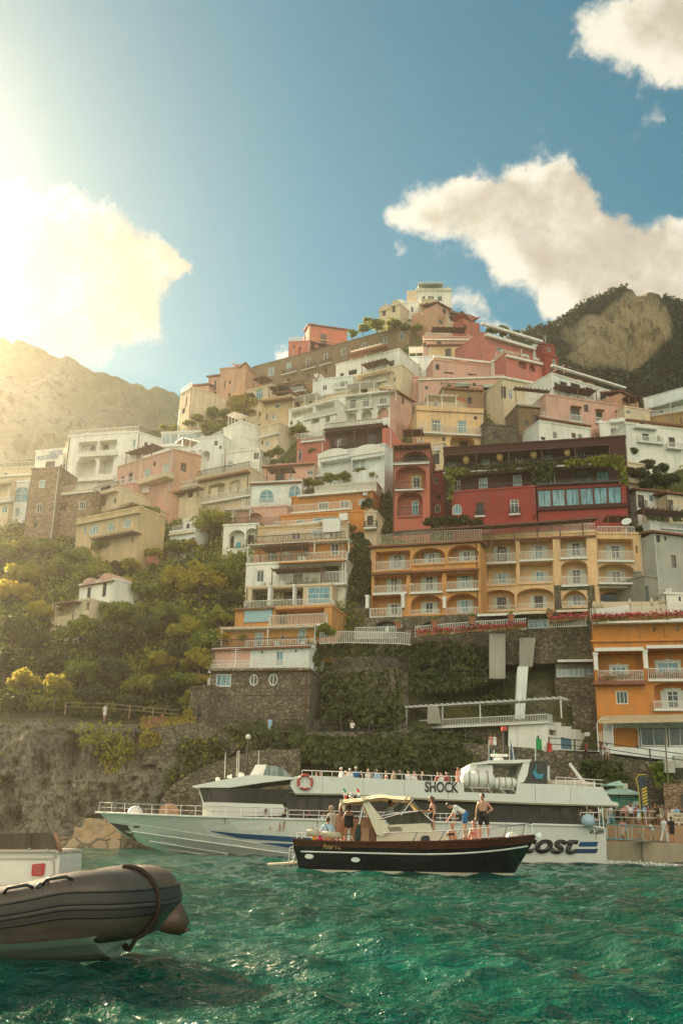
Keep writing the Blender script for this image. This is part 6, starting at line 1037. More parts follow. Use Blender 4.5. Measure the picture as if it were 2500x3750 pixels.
decal((lerpl((730, 537), (900, 553)) + lerpl((900, 553), (1215, 572))[1:] + lerpl((1215, 572), (1480, 590))[1:], lerpl((732, 540), (900, 580)) + lerpl((900, 580), (1215, 602))[1:] + lerpl((1215, 602), (1480, 622))[1:]), 'stripe', mNAVY, 'cD', par=hull)
decal((lerpl((1018, 606), (1215, 612)) + lerpl((1215, 612), (1480, 632))[1:], lerpl((1020, 608), (1215, 642)) + lerpl((1215, 642), (1480, 665))[1:]), 'stripe', mNAVY, 'cD', par=hull)
decal((lerpl((95, 487), (215, 503), 5), lerpl((170, 545), (262, 605), 5)), 'anchor_pocket', plain((.05, .045, .035), .7), 'cD', par=hull)
decal((lerpl((253, 508), (296, 508), 3), lerpl((253, 518), (296, 518), 3)), 'fairlead', mBLK, 'cD', par=hull)
for a_, b_, r in (((245, 540), (1180, 668), .05), ((345, 598), (950, 690), .045), ((440, 645), (720, 682), .04), ((160, 478), (1200, 640), .02)):
    q = MB(); q.tube([hullside(*fu(*sp('cD', *p)), .01) for p in lerpl(a_, b_, 14)], r, 5); fb(q, 'spray_rail', mSUP, hull)
q = MB(); q.tube([hullside(u, sheer(u) - .05, .03) for u in np.linspace(.05, UST - .1, 40)], .07, 6); fb(q, 'rubbing_strake', mSUP, hull)
# parallel stripes and lettering at the stern
def stripe_px(p, name, mat, o=.02):
    pts = [fu(*sp('pr', *a)) for a in p]; q = MB(); f_ = [hullside(u, z, o) for u, z in pts]; q.prism(f_, [hullside(u, z, .005) for u, z in pts]); fb(q, name, mat, hull)
stripe_px([(498, 950), (688, 948), (672, 998), (480, 1000)], 'stripe', mNAVY); stripe_px([(460, 1024), (690, 1022), (672, 1068), (444, 1070)], 'stripe', plain((.008, .045, .11), .4))
class HullFac:   # lettering plane on the flat after part of the hull side
    def __init__(s, yy): s.y = yy; s.n = V((0, -1, 0))
    def W3(s, u, z, off): return FW(u, z, s.y - off)
def ftext(txt, c, x0, y0, x1, y1, mat, par, shear=0, bold=0., z_=None, name='lettering'):
    a, b_ = fu(*sp(c, x0, y1)), fu(*sp(c, x1, y0)); u0, z0, u1, z1 = a[0], a[1], b_[0], b_[1]
    yy = YC - hb((u0 + u1) / 2, (z0 + z1) / 2) - .02 if z_ is None else z_; H = HullFac(yy)
    text_on(H, par, txt, 0, 0, 0, 0, mat, .03, name, shear, .04, bold, rawcrop=(u0, z0, u1, z1))
ftext('cost', 'pr', -120, 888, 482, 1068, mBLK, hull, .35, .035); ftext('SA 2694', 'pr', 592, 820, 736, 862, mBLK, hull, 0, .008)
# superstructure: side outlines in the photo, swept across the beam
def sweep(pts, y0, y1, name, mat, c='s', par=ferry):
    q = MB(); f_ = [fu(*sp(c, *p)) for p in pts]; q.prism([FW(u, z, y0) for u, z in f_], [FW(u, z, y1) for u, z in f_]); return fb(q, name, mat, par)
Yl, Yh = YC - 2.75, YC + 2.75
wh = sweep([(685, 372), (735, 370), (1150, 384), (1182, 450), (685, 452)], Yl, Yh, 'wheelhouse', mSUP, 'cD')
sweep([(657, 290), (708, 284), (1203, 298), (1153, 384), (737, 370), (684, 371)], Yl + .12, Yh - .12, 'wheelhouse_glass', mGL, 'cD', wh)
for x0, x1 in ((657, 684), (708, 737), (840, 846), (1203, 1153)): sweep([(x0, 286), (x0 + 8, 286), (x1 + 8, 372), (x1, 372)], Yl + .02, Yl + .14, 'mullion', mBLK if x0 != 657 else mSUP, 'cD', wh)
roof = sweep([(632, 279), (840, 238), (985, 214), (1200, 229), (1212, 240), (1030, 262), (850, 289), (640, 288)], Yl - .7, Yh + .7, 'roof', mSUP, 'cD')
fl = sweep([(945, 218), (985, 145), (1050, 145), (1025, 218)], YC - 1.5, YC + 1.5, 'flybridge', mSUP, 'cD'); sweep([(1025, 216), (1050, 147), (1136, 160), (1205, 222)], YC - 1.45, YC + 1.45, 'windscreen', glassmat((.25, .3, .28), .05, 'w'), 'cD', fl)
band = sweep([(1065, 2846), (1110, 2838), (1400, 2852), (1698, 2864), (1700, 2900), (1890, 2908), (1895, 2868), (2040, 2872), (2208, 2882), (2241, 2934), (2262, 2938), (2268, 2950), (1950, 2940), (1600, 2925), (1240, 2906), (1080, 2904), (1062, 2878)], YC - 3.2, YC + 3.2, 'bulwark', mHULL)
sweep([(1080, 2905), (1240, 2907), (1600, 2926), (1950, 2941), (2266, 2951), (2264, 2955), (1950, 2946), (1600, 2931), (1240, 2912), (1080, 2910)], YC - 3.32, YC + 3.32, 'rubbing_band', plain((.3, .25, .16), .6), par=band)
sal = sweep([(1040, 2908), (1240, 2910), (1600, 2928), (1950, 2943), (2128, 2950), (2118, 3022), (1840, 3014), (1200, 3000), (1050, 2994)], YC - 2.55, YC + 2.55, 'saloon', plain((.028, .02, .016), .5))
for x0, x1 in [(1085, 1118), (1128, 1165), (1180, 1300), (1310, 1420), (1430, 1540), (1550, 1660), (1670, 1780), (1790, 1860), (1880, 1945), (1985, 2020), (2060, 2095)]:
    yt = np.interp((x0 + x1) / 2, [1080, 1240, 1600, 1950, 2266], [2905, 2907, 2926, 2941, 2951]) + 14; yb = np.interp((x0 + x1) / 2, [700, 1200, 1840], [2986, 3000, 3013]) - 14
    q = MB(); pts = [fu(x0, yb), fu(x1, yb), fu(x1, yt), fu(x0, yt)]; q.prism([FW(u, z, YC - 2.6) for u, z in pts], [FW(u, z, YC - 2.5) for u, z in pts]); fb(q, 'window', glassmat((.035, .025, .018), .08, 'sal'), sal)
# arch mast, funnel
am = sweep([(1725, 2795), (1737, 2790), (1760, 2790), (1740, 2825), (1722, 2825)], YC - 2.6, YC + 2.6, 'arch_leg', mSUP)
sweep([(1725, 2822), (1738, 2792), (1770, 2791), (1812, 2800), (1812, 2850), (1700, 2850)], YC - 2.4, YC + 2.4, 'arch_house', mSUP)
sweep([(1735, 2793), (1800, 2781), (1950, 2778), (1952, 2786), (1905, 2792), (1800, 2793), (1738, 2799)], YC - 2.7, YC + 2.7, 'arch_beam', mSUP)
fun = sweep([(1945, 2782), (2012, 2784), (2012, 2868), (1920, 2868), (1932, 2840)], YC - 2.6, YC + 2.6, 'funnel', mBLK)
sweep([(1898, 2869), (1905, 2838), (1925, 2785), (1948, 2780), (1938, 2835), (1925, 2862)], YC - 2.65, YC + 2.65, 'funnel_fairing', mSUP, par=fun)
mEM = plain((.03, .25, .38), .5)
q = MB(); pts = [FF.uz(*sp('fm', *p)) for p in [(716, 428), (722, 470), (712, 490), (725, 518), (784, 520), (764, 558), (720, 558), (692, 522), (688, 505), (714, 470)]]; q.prism([FW(u, z, YC - 2.66) for u, z in pts], [FW(u, z, YC - 2.62) for u, z in pts]); fb(q, 'emblem', mEM, fun)
sweep([(2014, 2798), (2032, 2798), (2034, 2868), (2014, 2868)], YC - 1.6, YC + 1.6, 'exhaust_panel', mSUP); 
q = MB(); q.tube([FW(*fu(1878, 2780), YC), FW(*fu(1873, 2648), YC)], [.1, .06], 8); fb(q, 'mast', mBLK)
q = MB(); q.box(tuple(FW(*fu(1866, 2657), YC - .25)), tuple(FW(*fu(1884, 2642), YC + .25))); fb(q, 'mast_light', plain((.45, .05, .04), .4))
q = MB(); c_ = FW(*fu(1851, 2770), YC - .6); q.ell(c_, (.33, .33, .2), 14, 8); q.box(tuple(c_ + V((-.55, -.08, .2))), tuple(c_ + V((.6, .08, .36)))); fb(q, 'radar', mSUP, sm=False)
def rail_px(pts, h, yy, name='rail', mat=None, n=10, par=ferry, rows=(1., .5)):
    P = [FW(*fu(*p), yy) for p in pts]; q = MB()
    for r in rows: q.tube([p + V((0, 0, h * r)) for p in P], .03, 5)
    for a_, b_ in zip(P[:-1], P[1:]):
        for i in range(n): p = a_.lerp(b_, i / n); q.tube([p, p + V((0, 0, h))], .022, 4)
    return fb(q, name, mat or mSTEEL, par)
rail_px([(1105, 2840), (1400, 2852), (1690, 2864)], .35, YC - 3.1, n=8, rows=(1.,)); rail_px([(1055, 3000), (1500, 3010), (1680, 3014)], .55, YC - 3.25, n=8)
P = [hullside(u, sheer(u), -.12) for u in np.linspace(.25, fu(1050, 2990)[0], 14)]; q = MB(); q.tube([p + V((0, 0, .6)) for p in P], .03, 5); q.tube([p + V((0, 0, .3)) for p in P], .02, 5)
for p in P: q.tube([p, p + V((0, 0, .6))], .025, 4)
fb(q, 'bow_rail', mSTEEL)
rail_px([(2130, 3030), (2200, 3030)], .9, YC - 3.1, n=3); rail_px([(2040, 2874), (2215, 2886)], .5, YC - 3.0, n=5)
for x in (2210, 2196): q = MB(); q.tube([FW(*fu(x, 2950), YC - 2.9), FW(*fu(x + 6, 3030), YC - 2.9)], .05, 6); fb(q, 'stanchion', mSTEEL)
for x, y0, y1 in ((808, 2842, 2745), (853, 2836, 2738), (860, 2836, 2736), (934, 2838, 2738)):
    q = MB(); q.tube([FW(*fu(x, y0), YC - 1), FW(*fu(x + 4, y1), YC - 1)], .025, 4); fb(q, 'antenna', mSUP)
q = MB(); c_ = FW(*fu(786, 2848), YC - 1.5); q.ell(c_, .15, 10, 6); q.box(tuple(c_ + V((-.15, -.1, -.35))), tuple(c_ + V((.15, .1, -.1)))); fb(q, 'searchlight', mSUP)
q = MB(); c_ = FW(*fu(835, 2838), YC - 1.4); q.lathe([(.03, -.3), (.16, 0), (.17, .04), (.03, .02)], c_, 12, Matrix.Rotation(math.pi / 2, 3, 'Y')); q.ell(FW(*fu(873, 2833), YC - 1.4), .2, 10, 6); fb(q, 'horn', mSUP)
q = MB(); q.ell(FW(*fu(458, 2975), YC), (.52, .5, .5), 14, 8); fb(q, 'deck_dome', mSUP, sm=True); q = MB(); q.lathe([(.3, -.35), (.62, -.33), (.62, -.3), (.3, -.28), (.3, .28), (.62, .3), (.62, .33), (.3, .35)], FW(*fu(588, 2972), YC), 14, Matrix.Rotation(math.pi / 2, 3, 'X')); fb(q, 'winch', plain((.4, .22, .12), .6))
for x in (1180, 1330, 1480, 1640, 1960, 2090):
    yt = np.interp(x, [1065, 1110, 1400, 1698, 2208], [2846, 2838, 2852, 2864, 2882]) + 3; yb = np.interp(x, [1080, 1240, 1600, 1950, 2266], [2904, 2906, 2925, 2940, 2950]) - 2; sweep([(x, yt), (x + 1.2, yt), (x + 1.2, yb), (x, yb)], YC - 3.215, YC - 3.19, 'panel_seam', plain((.32, .3, .25), .6), par=band)
for x, y0, y1 in ((452, 3046, 3085), (1260, 3016, 3050), (1335, 3004, 3022), (1160, 3002, 3030), (2180, 3052, 3075), (820, 2996, 3018)):
    a_, b_ = fu(x, y0), fu(x + 4, y1); q = MB(); f_ = [hullside(a_[0], a_[1], .012), hullside(b_[0], a_[1], .012), hullside((a_[0] + b_[0]) / 2 + .02, b_[1], .012), hullside((a_[0] + b_[0]) / 2 - .02, b_[1], .012)]; q.add(f_, [(0, 1, 2, 3)]); fb(q, 'rust_streak', plain((.33, .2, .1), .8), hull)
# things carried by the ferry
def lifebuoy(c, yy):
    root = thing('lifebuoy', 'round red lifebuoy hanging on the white ferry bulwark', 'lifebuoy', c); q = MB(); R, r = .44, .085; n, k = 28, 8
    vs = [c + V(((R + r * math.cos(2 * math.pi * j / k)) * math.cos(2 * math.pi * i / n), r * math.sin(2 * math.pi * j / k), (R + r * math.cos(2 * math.pi * j / k)) * math.sin(2 * math.pi * i / n))) for i in range(n) for j in range(k)]
    q.add(vs, [(i * k + j, ((i + 1) % n) * k + j, ((i + 1) % n) * k + (j + 1) % k, i * k + (j + 1) % k) for i in range(n) for j in range(k)]); q.build('ring', plain((.5, .07, .05), .5), root, c, True)
    q = MB()
    for a in range(4): t = a * math.pi / 2 + .78; q.ell(c + V((R * math.cos(t), 0, R * math.sin(t))), .1, 8, 6)
    q.box(tuple(c + V((-.04, .06, -.5))), tuple(c + V((.04, .1, .5)))); q.build('bands', mSUP, root, c)
lifebuoy(FW(*fu(1117, 2864), YC - 3.32), 0)
def raft(label, x0, y0, x1, y1, yy):
    a, b_ = fu(x0, y1), fu(x1, y0); c = FW((a[0] + b_[0]) / 2, (a[1] + b_[1]) / 2, yy); L, R = (b_[0] - a[0]) / 2, (b_[1] - a[1]) / 2; root = thing('liferaft_canister', label, 'liferaft', c, 'liferafts on the ferry')
    m_ = Matrix.Rotation(math.pi / 2, 3, 'Y'); MB().lathe([(.0, -L), (R * .55, -L * .98), (R * .88, -L * .86), (R * .97, -L * .7), (R, -L * .3), (R * 1.04, -L * .28), (R * 1.04, L * .28), (R, L * .3), (R * .97, L * .7), (R * .88, L * .86), (R * .55, L * .98), (0, L)], c, 20, m_).build('canister', mSUP, root, c, True)
    q = MB()
    for t in (-.55, 0, .55): q.lathe([(R * 1.03, t * L - .04), (R * 1.08, t * L - .04), (R * 1.08, t * L + .04), (R * 1.03, t * L + .04)], c, 20, m_)
    q.build('straps', plain((.35, .3, .22), .6), root, c); q = MB()
    for t in (-.5, .5):
        q.tube([c + V((t * L, -R * .8, -R * .2)), c + V((t * L + .1, -R * .9, -R * 1.2)), c + V((t * L + .45, -.1, -R * 1.9))], .06, 5); q.tube([c + V((t * L, R * .8, -R * .2)), c + V((t * L, R * .9, -R * 1.3))], .06, 5)
    q.tube([c + V((-L * .6, -R * .85, -R * 1.)), c + V((L * .7, -R * .85, -R * 1.))], .05, 5); q.build('cradle', plain((.45, .43, .36), .6), root, c)
raft('larger white liferaft canister in its cradle beside the SHOCK lettering', 1692, 2823, 1815, 2884, YC - 2.7); raft('smaller white liferaft canister next to the dark funnel', 1812, 2845, 1896, 2888, YC - 2.7)
c = FW(*fu(2147, 3006), YC - 3.75); root = thing('fender', 'round pale blue ball fender hanging at the ferry stern', 'fender', c); MB().ell(c, .43, 20, 14).build('ball', plain((.4, .55, .62), .4), root, c, True); MB().tube([c + V((0, 0, .4)), c + V((0, .25, 1.0))], .03, 5).build('rope', plain((.4, .33, .22), .9), root, c)
ftext('SHOCK', 'ft', 1022, 478, 1294, 560, mBLK, band, 0, .02, YC - 3.22)
# tender and crane on the after deck
c = FW(*fu(2110, 2872), YC - 1.6); root = thing('dinghy', 'small white inflatable dinghy stowed on the ferry upper deck', 'dinghy', c); q = MB(); Ld = fu(2190, 2870)[0] - fu(2032, 2870)[0]
q.tube([c + V((-Ld / 2, -.55, .1)), c + V((-Ld / 4, -.6, .1)), c + V((Ld / 4, -.6, .08)), c + V((Ld / 2, -.55, .05))], [.2, .24, .24, .16], 10); q.tube([c + V((-Ld / 2, .55, .1)), c + V((0, .6, .1)), c + V((Ld / 2, .55, .05))], [.2, .24, .16], 10); q.tube([c + V((-Ld / 2, -.55, .1)), c + V((-Ld / 2 - .2, 0, .15)), c + V((-Ld / 2, .55, .1))], .22, 10); q.build('tubes', plain((.66, .58, .46), .6), root, c, True)
q = MB(); q.prism([c + V((-Ld / 2, -.4, -.3)), c + V((Ld / 2, -.4, -.3)), c + V((Ld / 2, -.4, .05)), c + V((-Ld / 2, -.4, .05))], [c + V((-Ld / 2, .4, -.3)), c + V((Ld / 2, .4, -.3)), c + V((Ld / 2, .4, .05)), c + V((-Ld / 2, .4, .05))]); q.build('floor', mSUP, root, c)
q = MB(); b0, b1 = FW(*fu(2176, 2872), YC - 1), FW(*fu(2114, 2786), YC - 1); q.tube([b0, b1], [.16, .1], 8); cr = fb(q, 'crane_boom', mSUP); q = MB(); q.box(tuple(FW(*fu(2160, 2882), YC - 1.3)), tuple(FW(*fu(2208, 2858), YC - .6))); fb(q, 'crane_base', mSUP)
q = MB(); hk = FW(*fu(2122, 2826), YC - 1); q.tube([FW(*fu(2121, 2800), YC - 1), hk], .02, 4); q.ell(hk, .1, 8, 6)
for dx in (2106, 2148): q.tube([hk, FW(*fu(dx, 2850), YC - 1.4)], .025, 4)
fb(q, 'crane_sling', plain((.3, .17, .1), .7))
def flag(name, label, x0, y0, x1, y1, poly, mats, yy, wave=.12):
    """poly: 4 pixel corners (hoist top, fly top, fly bottom, hoist bottom)"""
    p0, p1 = FW(*fu(x0, y0), yy), FW(*fu(x1, y1), yy); root = thing(name, label, 'flag', p0); MB().tube([p0, p1], .035, 6).build('pole', mSTEEL, root, p0)
    a, b_, c_, d = [V((*fu(*p), 0)) for p in poly]; n = len(mats)
    for k, m_ in enumerate(mats):
        rows = []
        for j in range(7):
            for i in range(6):
                s_ = (k + i / 5) / n; t = j / 6; pt = a.lerp(b_, s_).lerp(d.lerp(c_, s_), t); rows.append(FW(pt.x, pt.y + .03 * math.sin(s_ * 9), yy - .05 + wave * math.sin(s_ * 8 + t * 2)))
        q = MB(); q.grid(rows, 6, 7); q.build('cloth', m_, root, p0)
mGRN, mWHF, mRDF, mBLF = plain((.02, .28, .08), .8), plain((.7, .68, .6), .8), plain((.5, .05, .03), .8), plain((.04, .16, .3), .8)
flag('flag', 'Italian tricolour flag streaming from the tallest ferry pole', 1992, 2784, 1992, 2676, [(1994, 2684), (2056, 2712), (2054, 2743), (1996, 2730)], [mGRN, mWHF, mRDF], YC - .4)
flag('flag', 'small faded tricolour flag beside the ferry radar', 1836, 2780, 1842, 2728, [(1842, 2736), (1870, 2750), (1868, 2768), (1838, 2754)], [mGRN, mWHF, mRDF], YC + .5, .06)
flag('flag', 'narrow blue and white flag hanging limp by the ferry arch', 1900, 2784, 1902, 2684, [(1903, 2690), (1917, 2735), (1925, 2778), (1912, 2775)], [mBLF, mWHF, mBLF], YC + .4, .05)
flag('flag', 'dark navy flag hanging limp left of the ferry arch', 1819, 2790, 1819, 2692, [(1820, 2700), (1828, 2740), (1832, 2778), (1822, 2770)], [plain((.02, .03, .07), .8)], YC + .2, .05)
# gangway and stern lines
A_, B_ = FW(*fu(2215, 3070), YC), at(2430, 3082, 77.5); root = thing('gangway', 'steel boarding gangway from the ferry stern to the quay', 'gangway', A_); q = MB()
for dy in (-.5, .5):
    o_ = V((0, dy, 0)); q.tube([A_ + o_, B_ + o_], .06, 6); q.tube([A_ + o_ + V((0, 0, .95)), B_ + o_ + V((0, 0, .95))], .035, 6)
    for i in range(7): p = A_.lerp(B_, i / 6) + o_; q.tube([p, p + V((0, 0, .95))], .03, 5)
q.build('handrail', mSTEEL, root, A_); q = MB(); q.prism([A_ + V((0, -.5, .03)), B_ + V((0, -.5, .03)), B_ + V((0, -.5, -.06)), A_ + V((0, -.5, -.06))], [A_ + V((0, .5, .03)), B_ + V((0, .5, .03)), B_ + V((0, .5, -.06)), A_ + V((0, .5, -.06))]); q.build('walkway', plain((.3, .24, .16), .7), root, A_)
def rope(label, a, b_, sag=.5, r=.035): 
    P = [a.lerp(b_, i / 10) - V((0, 0, sag * 4 * (i / 10) * (1 - i / 10))) for i in range(11)]; o = MB().tube([p for p in P], r, 5).build('rope', plain((.33, .24, .14), .9), None, a); o.location = a; tag(o, label, 'rope')
rope('mooring rope running from the ferry bow down to the left', FW(*fu(385, 3040), YC), at(95, 3130, 50), .4); rope('mooring rope from the ferry bow to the stone block', FW(*fu(350, 3000), YC), V((at(270, 3050, 83.5).x + 2.4, 84, 2.1)), .3)
# ------------------------------------------------------------------ wooden boat in front of the ferry
GN, GC = 40.1, 41.6
GF = Fac('s', (1070, 3000), (1990, 3000), (GN, GN))
def gu(x, y, c='s'): return GF.uz(*sp(c, x, y))
def GW(u, z, yy): return V((GF.A.x + u, yy, z))
gst = sorted([gu(*p) for p in ((1988, 3058), (1984, 3075), (1975, 3090), (1950, 3132), (1925, 3172), (1900, 3212))], key=lambda p: p[1])
def gstem(z): return float(np.interp(z, [p[1] for p in gst], [p[0] for p in gst])) - max(0, gst[0][1] - z) * .6
gsh = [gu(*p) for p in ((1071, 3074), (1130, 3080), (1250, 3085), (1450, 3085), (1600, 3083), (1750, 3078), (1880, 3069), (1985, 3060))]
def gsheer(u): return float(np.interp(u, [p[0] for p in gsh], [p[1] for p in gsh]))
gtr = sorted([gu(*p) for p in ((1071, 3074), (1074, 3110), (1085, 3150), (1094, 3198))], key=lambda p: p[1])
def gtran(z): return float(np.interp(z, [p[1] for p in gtr], [p[0] for p in gtr]))
def ghb(u, z):
    t = max(0, min(1, (z + .35) / 1.7)); a = max(0, gstem(z) - u); b_ = max(0, u - gtran(z)); B_ = .95 + .5 * t ** .7
    return B_ * (1 - (1 - min(1, a / (4.6 - 1.2 * t))) ** 2.2) * (.72 + .28 * min(1, b_ / 2.2) ** .6) + .02
def gside(u, z, o=0.): return GW(u, z, GC - ghb(u, z) - o)
gozzo = thing('wooden_boat', 'dark wooden excursion boat with a varnished top strake, white stripe and cream canopy', 'boat', GW(4.8, 0, GC))
def gb(mb, name, mat, par=gozzo, sm=False): return mb.build(name, mat, par, gozzo.location, sm)
mMAH = plain((.1, .028, .014), .22, var=.25, key='m'); mBLH = plain((.008, .01, .013), .15, var=.1, key='b'); mCRM = plain((.68, .6, .45), .5, var=.06); mVAR = plain((.42, .16, .05), .3, var=.2)
zb0, zstr, zrub = gu(1400, 3192)[1], gu(1400, 3134)[1], gu(1400, 3106)[1]
def zline(u, base, bowup): return base + bowup * max(0, (u - 4.5) / 5) ** 2
def gstrip(lo, hi, name, mat, o=0., n=44, rows=4):
    q = MB()
    for sg in (-1, 1):
        pts = []
        for j in range(rows):
            for i in range(n):
                z = 0.5
                for _ in range(3):
                    f = i / (n - 1); f = f; ua, ub = gtran(z), gstem(z); u = ua + (ub - ua) * (1 - (1 - f) ** 1.0); zl, zh = lo(u), hi(u); z = zl + (zh - zl) * j / (rows - 1)
                pts.append(GW(u, z, GC + sg * (ghb(u, z) + o)))
        q.grid(pts, n, rows)
        if sg == 1:
            q.add([GW(gtran(lo(0) + (hi(0) - lo(0)) * j / (rows - 1)), lo(0) + (hi(0) - lo(0)) * j / (rows - 1), GC + k * (ghb(gtran(.5), lo(0) + (hi(0) - lo(0)) * j / (rows - 1)) + o)) for k in (-1, -.5, 0, .5, 1) for j in range(rows)], [(a * rows + j, a * rows + j + 1, (a + 1) * rows + j + 1, (a + 1) * rows + j) for a in range(4) for j in range(rows - 1)])
    return gb(q, name, mat, sm=True)
gstrip(lambda u: zb0 + .01, lambda u: zline(u, zrub, .33), 'hull', mBLH, 0., rows=6)
gstrip(lambda u: -.35, lambda u: zb0 + .01, 'boot_stripe', mCRM, .0)
gstrip(lambda u: zline(u, zrub, .33), lambda u: gsheer(u), 'strake', mMAH, .004)
q = MB()
for sg in (-1, 1):
    us = np.linspace(gtran(.7) + .25, gstem(1.0) - .1, 40); q.tube([GW(u, zline(u, zstr + .08, .42), GC + sg * (ghb(u, zline(u, zstr + .08, .42)) + .01)) for u in us], .032, 5)
gb(q, 'white_line', mWHITE)
q = MB(); us = np.linspace(gtran(1.3) + .02, gstem(1.3) - .02, 40)
for sg in (-1, 1): q.tube([GW(u, gsheer(u), GC + sg * ghb(u, gsheer(u))) for u in us], .05, 6)
gb(q, 'gunwale', mMAH)
q = MB(); q.add([GW(u, gsheer(u) - .12, GC - ghb(u, gsheer(u)) + .04) for u in us] + [GW(u, gsheer(u) - .12, GC + ghb(u, gsheer(u)) - .04) for u in us], [(i, i + 1, 41 + i, 40 + i) for i in range(39)]); gb(q, 'deck', mVAR)
for (x, y) in ((1302, 3149), (1131, 3137)):
    u, z = gu(x, y); q = MB(); lo = oval(u - .17, z - .09, u + .17, z + .09); li = oval(u - .12, z - .05, u + .12, z + .05); f_ = lambda p, o: gside(u, z, o) + V((p[0] - u, 0, p[1] - z))
    n = len(lo); q.add([f_(p, .05) for p in lo] + [f_(p, .05) for p in li], [(i, (i + 1) % n, n + (i + 1) % n, n + i) for i in range(n)]); q.prism([f_(p, .03) for p in li], [f_(p, -.02) for p in li]); gb(q, 'porthole', mSTEEL)
class GFac:
    n = V((0, -1, 0))
    def W3(s, u, z, off): return V((GF.A.x + u, s.y - off, z))
g_ = GFac(); a, b_ = gu(662, 738, 'g1'), gu(862, 690, 'g1'); g_.y = GC - ghb((a[0] + b_[0]) / 2, a[1]) - .0
text_on(g_, gozzo, 'Peter Pan', 0, 0, 0, 0, plain((.5, .28, .1), .4), .045, 'lettering', .25, .03, 0, rawcrop=(a[0], a[1], b_[0], b_[1]))
def gsweep(pts, y0, y1, name, mat, c='s', par=gozzo, sm=False):
    q = MB(); f_ = [gu(p[0], p[1], c) for p in pts]; q.prism([GW(u, z, y0) for u, z in f_], [GW(u, z, y1) for u, z in f_]); return gb(q, name, mat, par, sm)
cab = gsweep([(1380, 3086), (1384, 3050), (1412, 3048), (1432, 3020), (1560, 3014), (1580, 3018), (1590, 3040), (1640, 3060), (1660, 3086)], GC - .85, GC + .85, 'cabin', mCRM)
for i in range(4): gsweep([(1420, 3029 + i * 4), (1470 + i * 2, 3026 + i * 4), (1470 + i * 2, 3028 + i * 4), (1420, 3031 + i * 4)], GC - .9, GC - .84, 'vent', plain((.3, .24, .16), .6), par=cab)
gsweep([(1545, 3086), (1546, 3066), (1556, 3060), (1572, 3060), (1578, 3066), (1578, 3086)], GC - .9, GC - .84, 'hatch', mBLK, par=cab)
gsweep([(1320, 2914), (1335, 2912), (1418, 3020), (1430, 3048), (1398, 3062), (1380, 3056)], GC - .98, GC - .8, 'radar_arch', mCRM); gsweep([(1320, 2914), (1335, 2912), (1418, 3020), (1430, 3048), (1398, 3062), (1380, 3056)], GC + .8, GC + .98, 'radar_arch', mCRM)
# canopies: aft hood and sagging bimini
def canopy(px_line, yw, name, mat, thick=.05, camber=.16):
    q = MB(); U = [gu(*p) for p in px_line]; rows = []; n = len(U)
    for lay in (0, -thick):
        for j in range(7):
            t = -1 + 2 * j / 6
            for u, z in U: rows.append(GW(u, z + lay - camber * abs(t) ** 2.5, GC + t * yw))
    q.grid(rows[:7 * n], n, 7); q.grid(rows[7 * n:], n, 7); return gb(q, name, mat, sm=True)
cv = plain((.66, .53, .34), .85, var=.1)
bim = canopy([(1320, 2918), (1345, 2912), (1375, 2906), (1405, 2904), (1435, 2909), (1470, 2912), (1505, 2912)], 1.1, 'bimini', cv)
canopy([(1505, 2912), (1520, 2930), (1540, 2955), (1558, 2982)], 1.05, 'spray_curtain', cv, camber=.1)
aft = canopy([(1243, 2942), (1246, 2930), (1260, 2924), (1290, 2920), (1322, 2918)], 1.1, 'hood', cv)
gsweep([(1243, 2928), (1256, 2924), (1264, 2950), (1262, 2968), (1256, 2966), (1246, 2944)], GC - 1.05, GC - .95, 'hood_side', cv)
gsweep([(1262, 2930), (1330, 2928), (1332, 2940), (1264, 2946)], GC - .9, GC + .9, 'hood_lining', plain((.6, .3, .1), .7))
for sy in (-1., 1.):
    q = MB()
    for pl in ([(1335, 2940), (1315, 3018)], [(1515, 2925), (1470, 2985)], [(1500, 2913), (1400, 2985)], [(1390, 3000), (1470, 2978), (1545, 2968)], [(1558, 2982), (1590, 3010)]): q.tube([GW(*gu(*p), GC + sy) for p in pl], .022, 5)
    gb(q, 'canopy_frame', mSTEEL)
ws = gsweep([(1400, 2988), (1470, 2976), (1545, 2968), (1590, 3012), (1560, 3016), (1430, 3020)], GC - .82, GC - .8, 'windscreen', glassmat((.08, .06, .04), .05, 'ws')); gsweep([(1398, 2984), (1470, 2972), (1548, 2964), (1548, 2968), (1470, 2976), (1400, 2988)], GC - .84, GC - .78, 'screen_frame', mWHITE, par=ws)
gsweep([(1290, 3086), (1300, 2998), (1360, 2990), (1388, 3040), (1392, 3086)], GC - .2, GC + .9, 'companionway', mVAR)
gsweep([(1320, 3036), (1354, 3030), (1354, 3086), (1322, 3086)], GC - .6, GC - .1, 'helm_seat', plain((.35, .2, .1), .5))
def grail(pts, rails, name='rail', yoff=.12):
    for sg in (-1, 1):
        P = [GW(*gu(*p), GC + sg * (max(.05, ghb(gu(*p)[0], 1.3) - yoff))) for p in pts]; q = MB(); q.tube(P, .02, 5)
        for (a_, b_) in rails: q.tube([GW(*gu(*a_), GC + sg * max(.05, ghb(gu(*a_)[0], 1.3) - yoff)), GW(*gu(*b_), GC + sg * max(.05, ghb(gu(*b_)[0], 1.3) - yoff))], .02, 5)
        gb(q, name, mSTEEL)
grail([(1400, 3050), (1560, 3046), (1720, 3038), (1830, 3028), (1930, 3018), (1972, 3014), (1976, 3062)], [((1512, 3082), (1528, 3048)), ((1610, 3080), (1628, 3045)), ((1698, 3079), (1718, 3038)), ((1790, 3075), (1806, 3036)), ((1875, 3070), (1888, 3026)), ((1941, 3062), (1949, 3018))])
gsweep([(1876, 3070), (1884, 3052), (1895, 3047), (1912, 3048), (1918, 3066)], GC - .3, GC + .3, 'anchor_hatch', mWHITE)
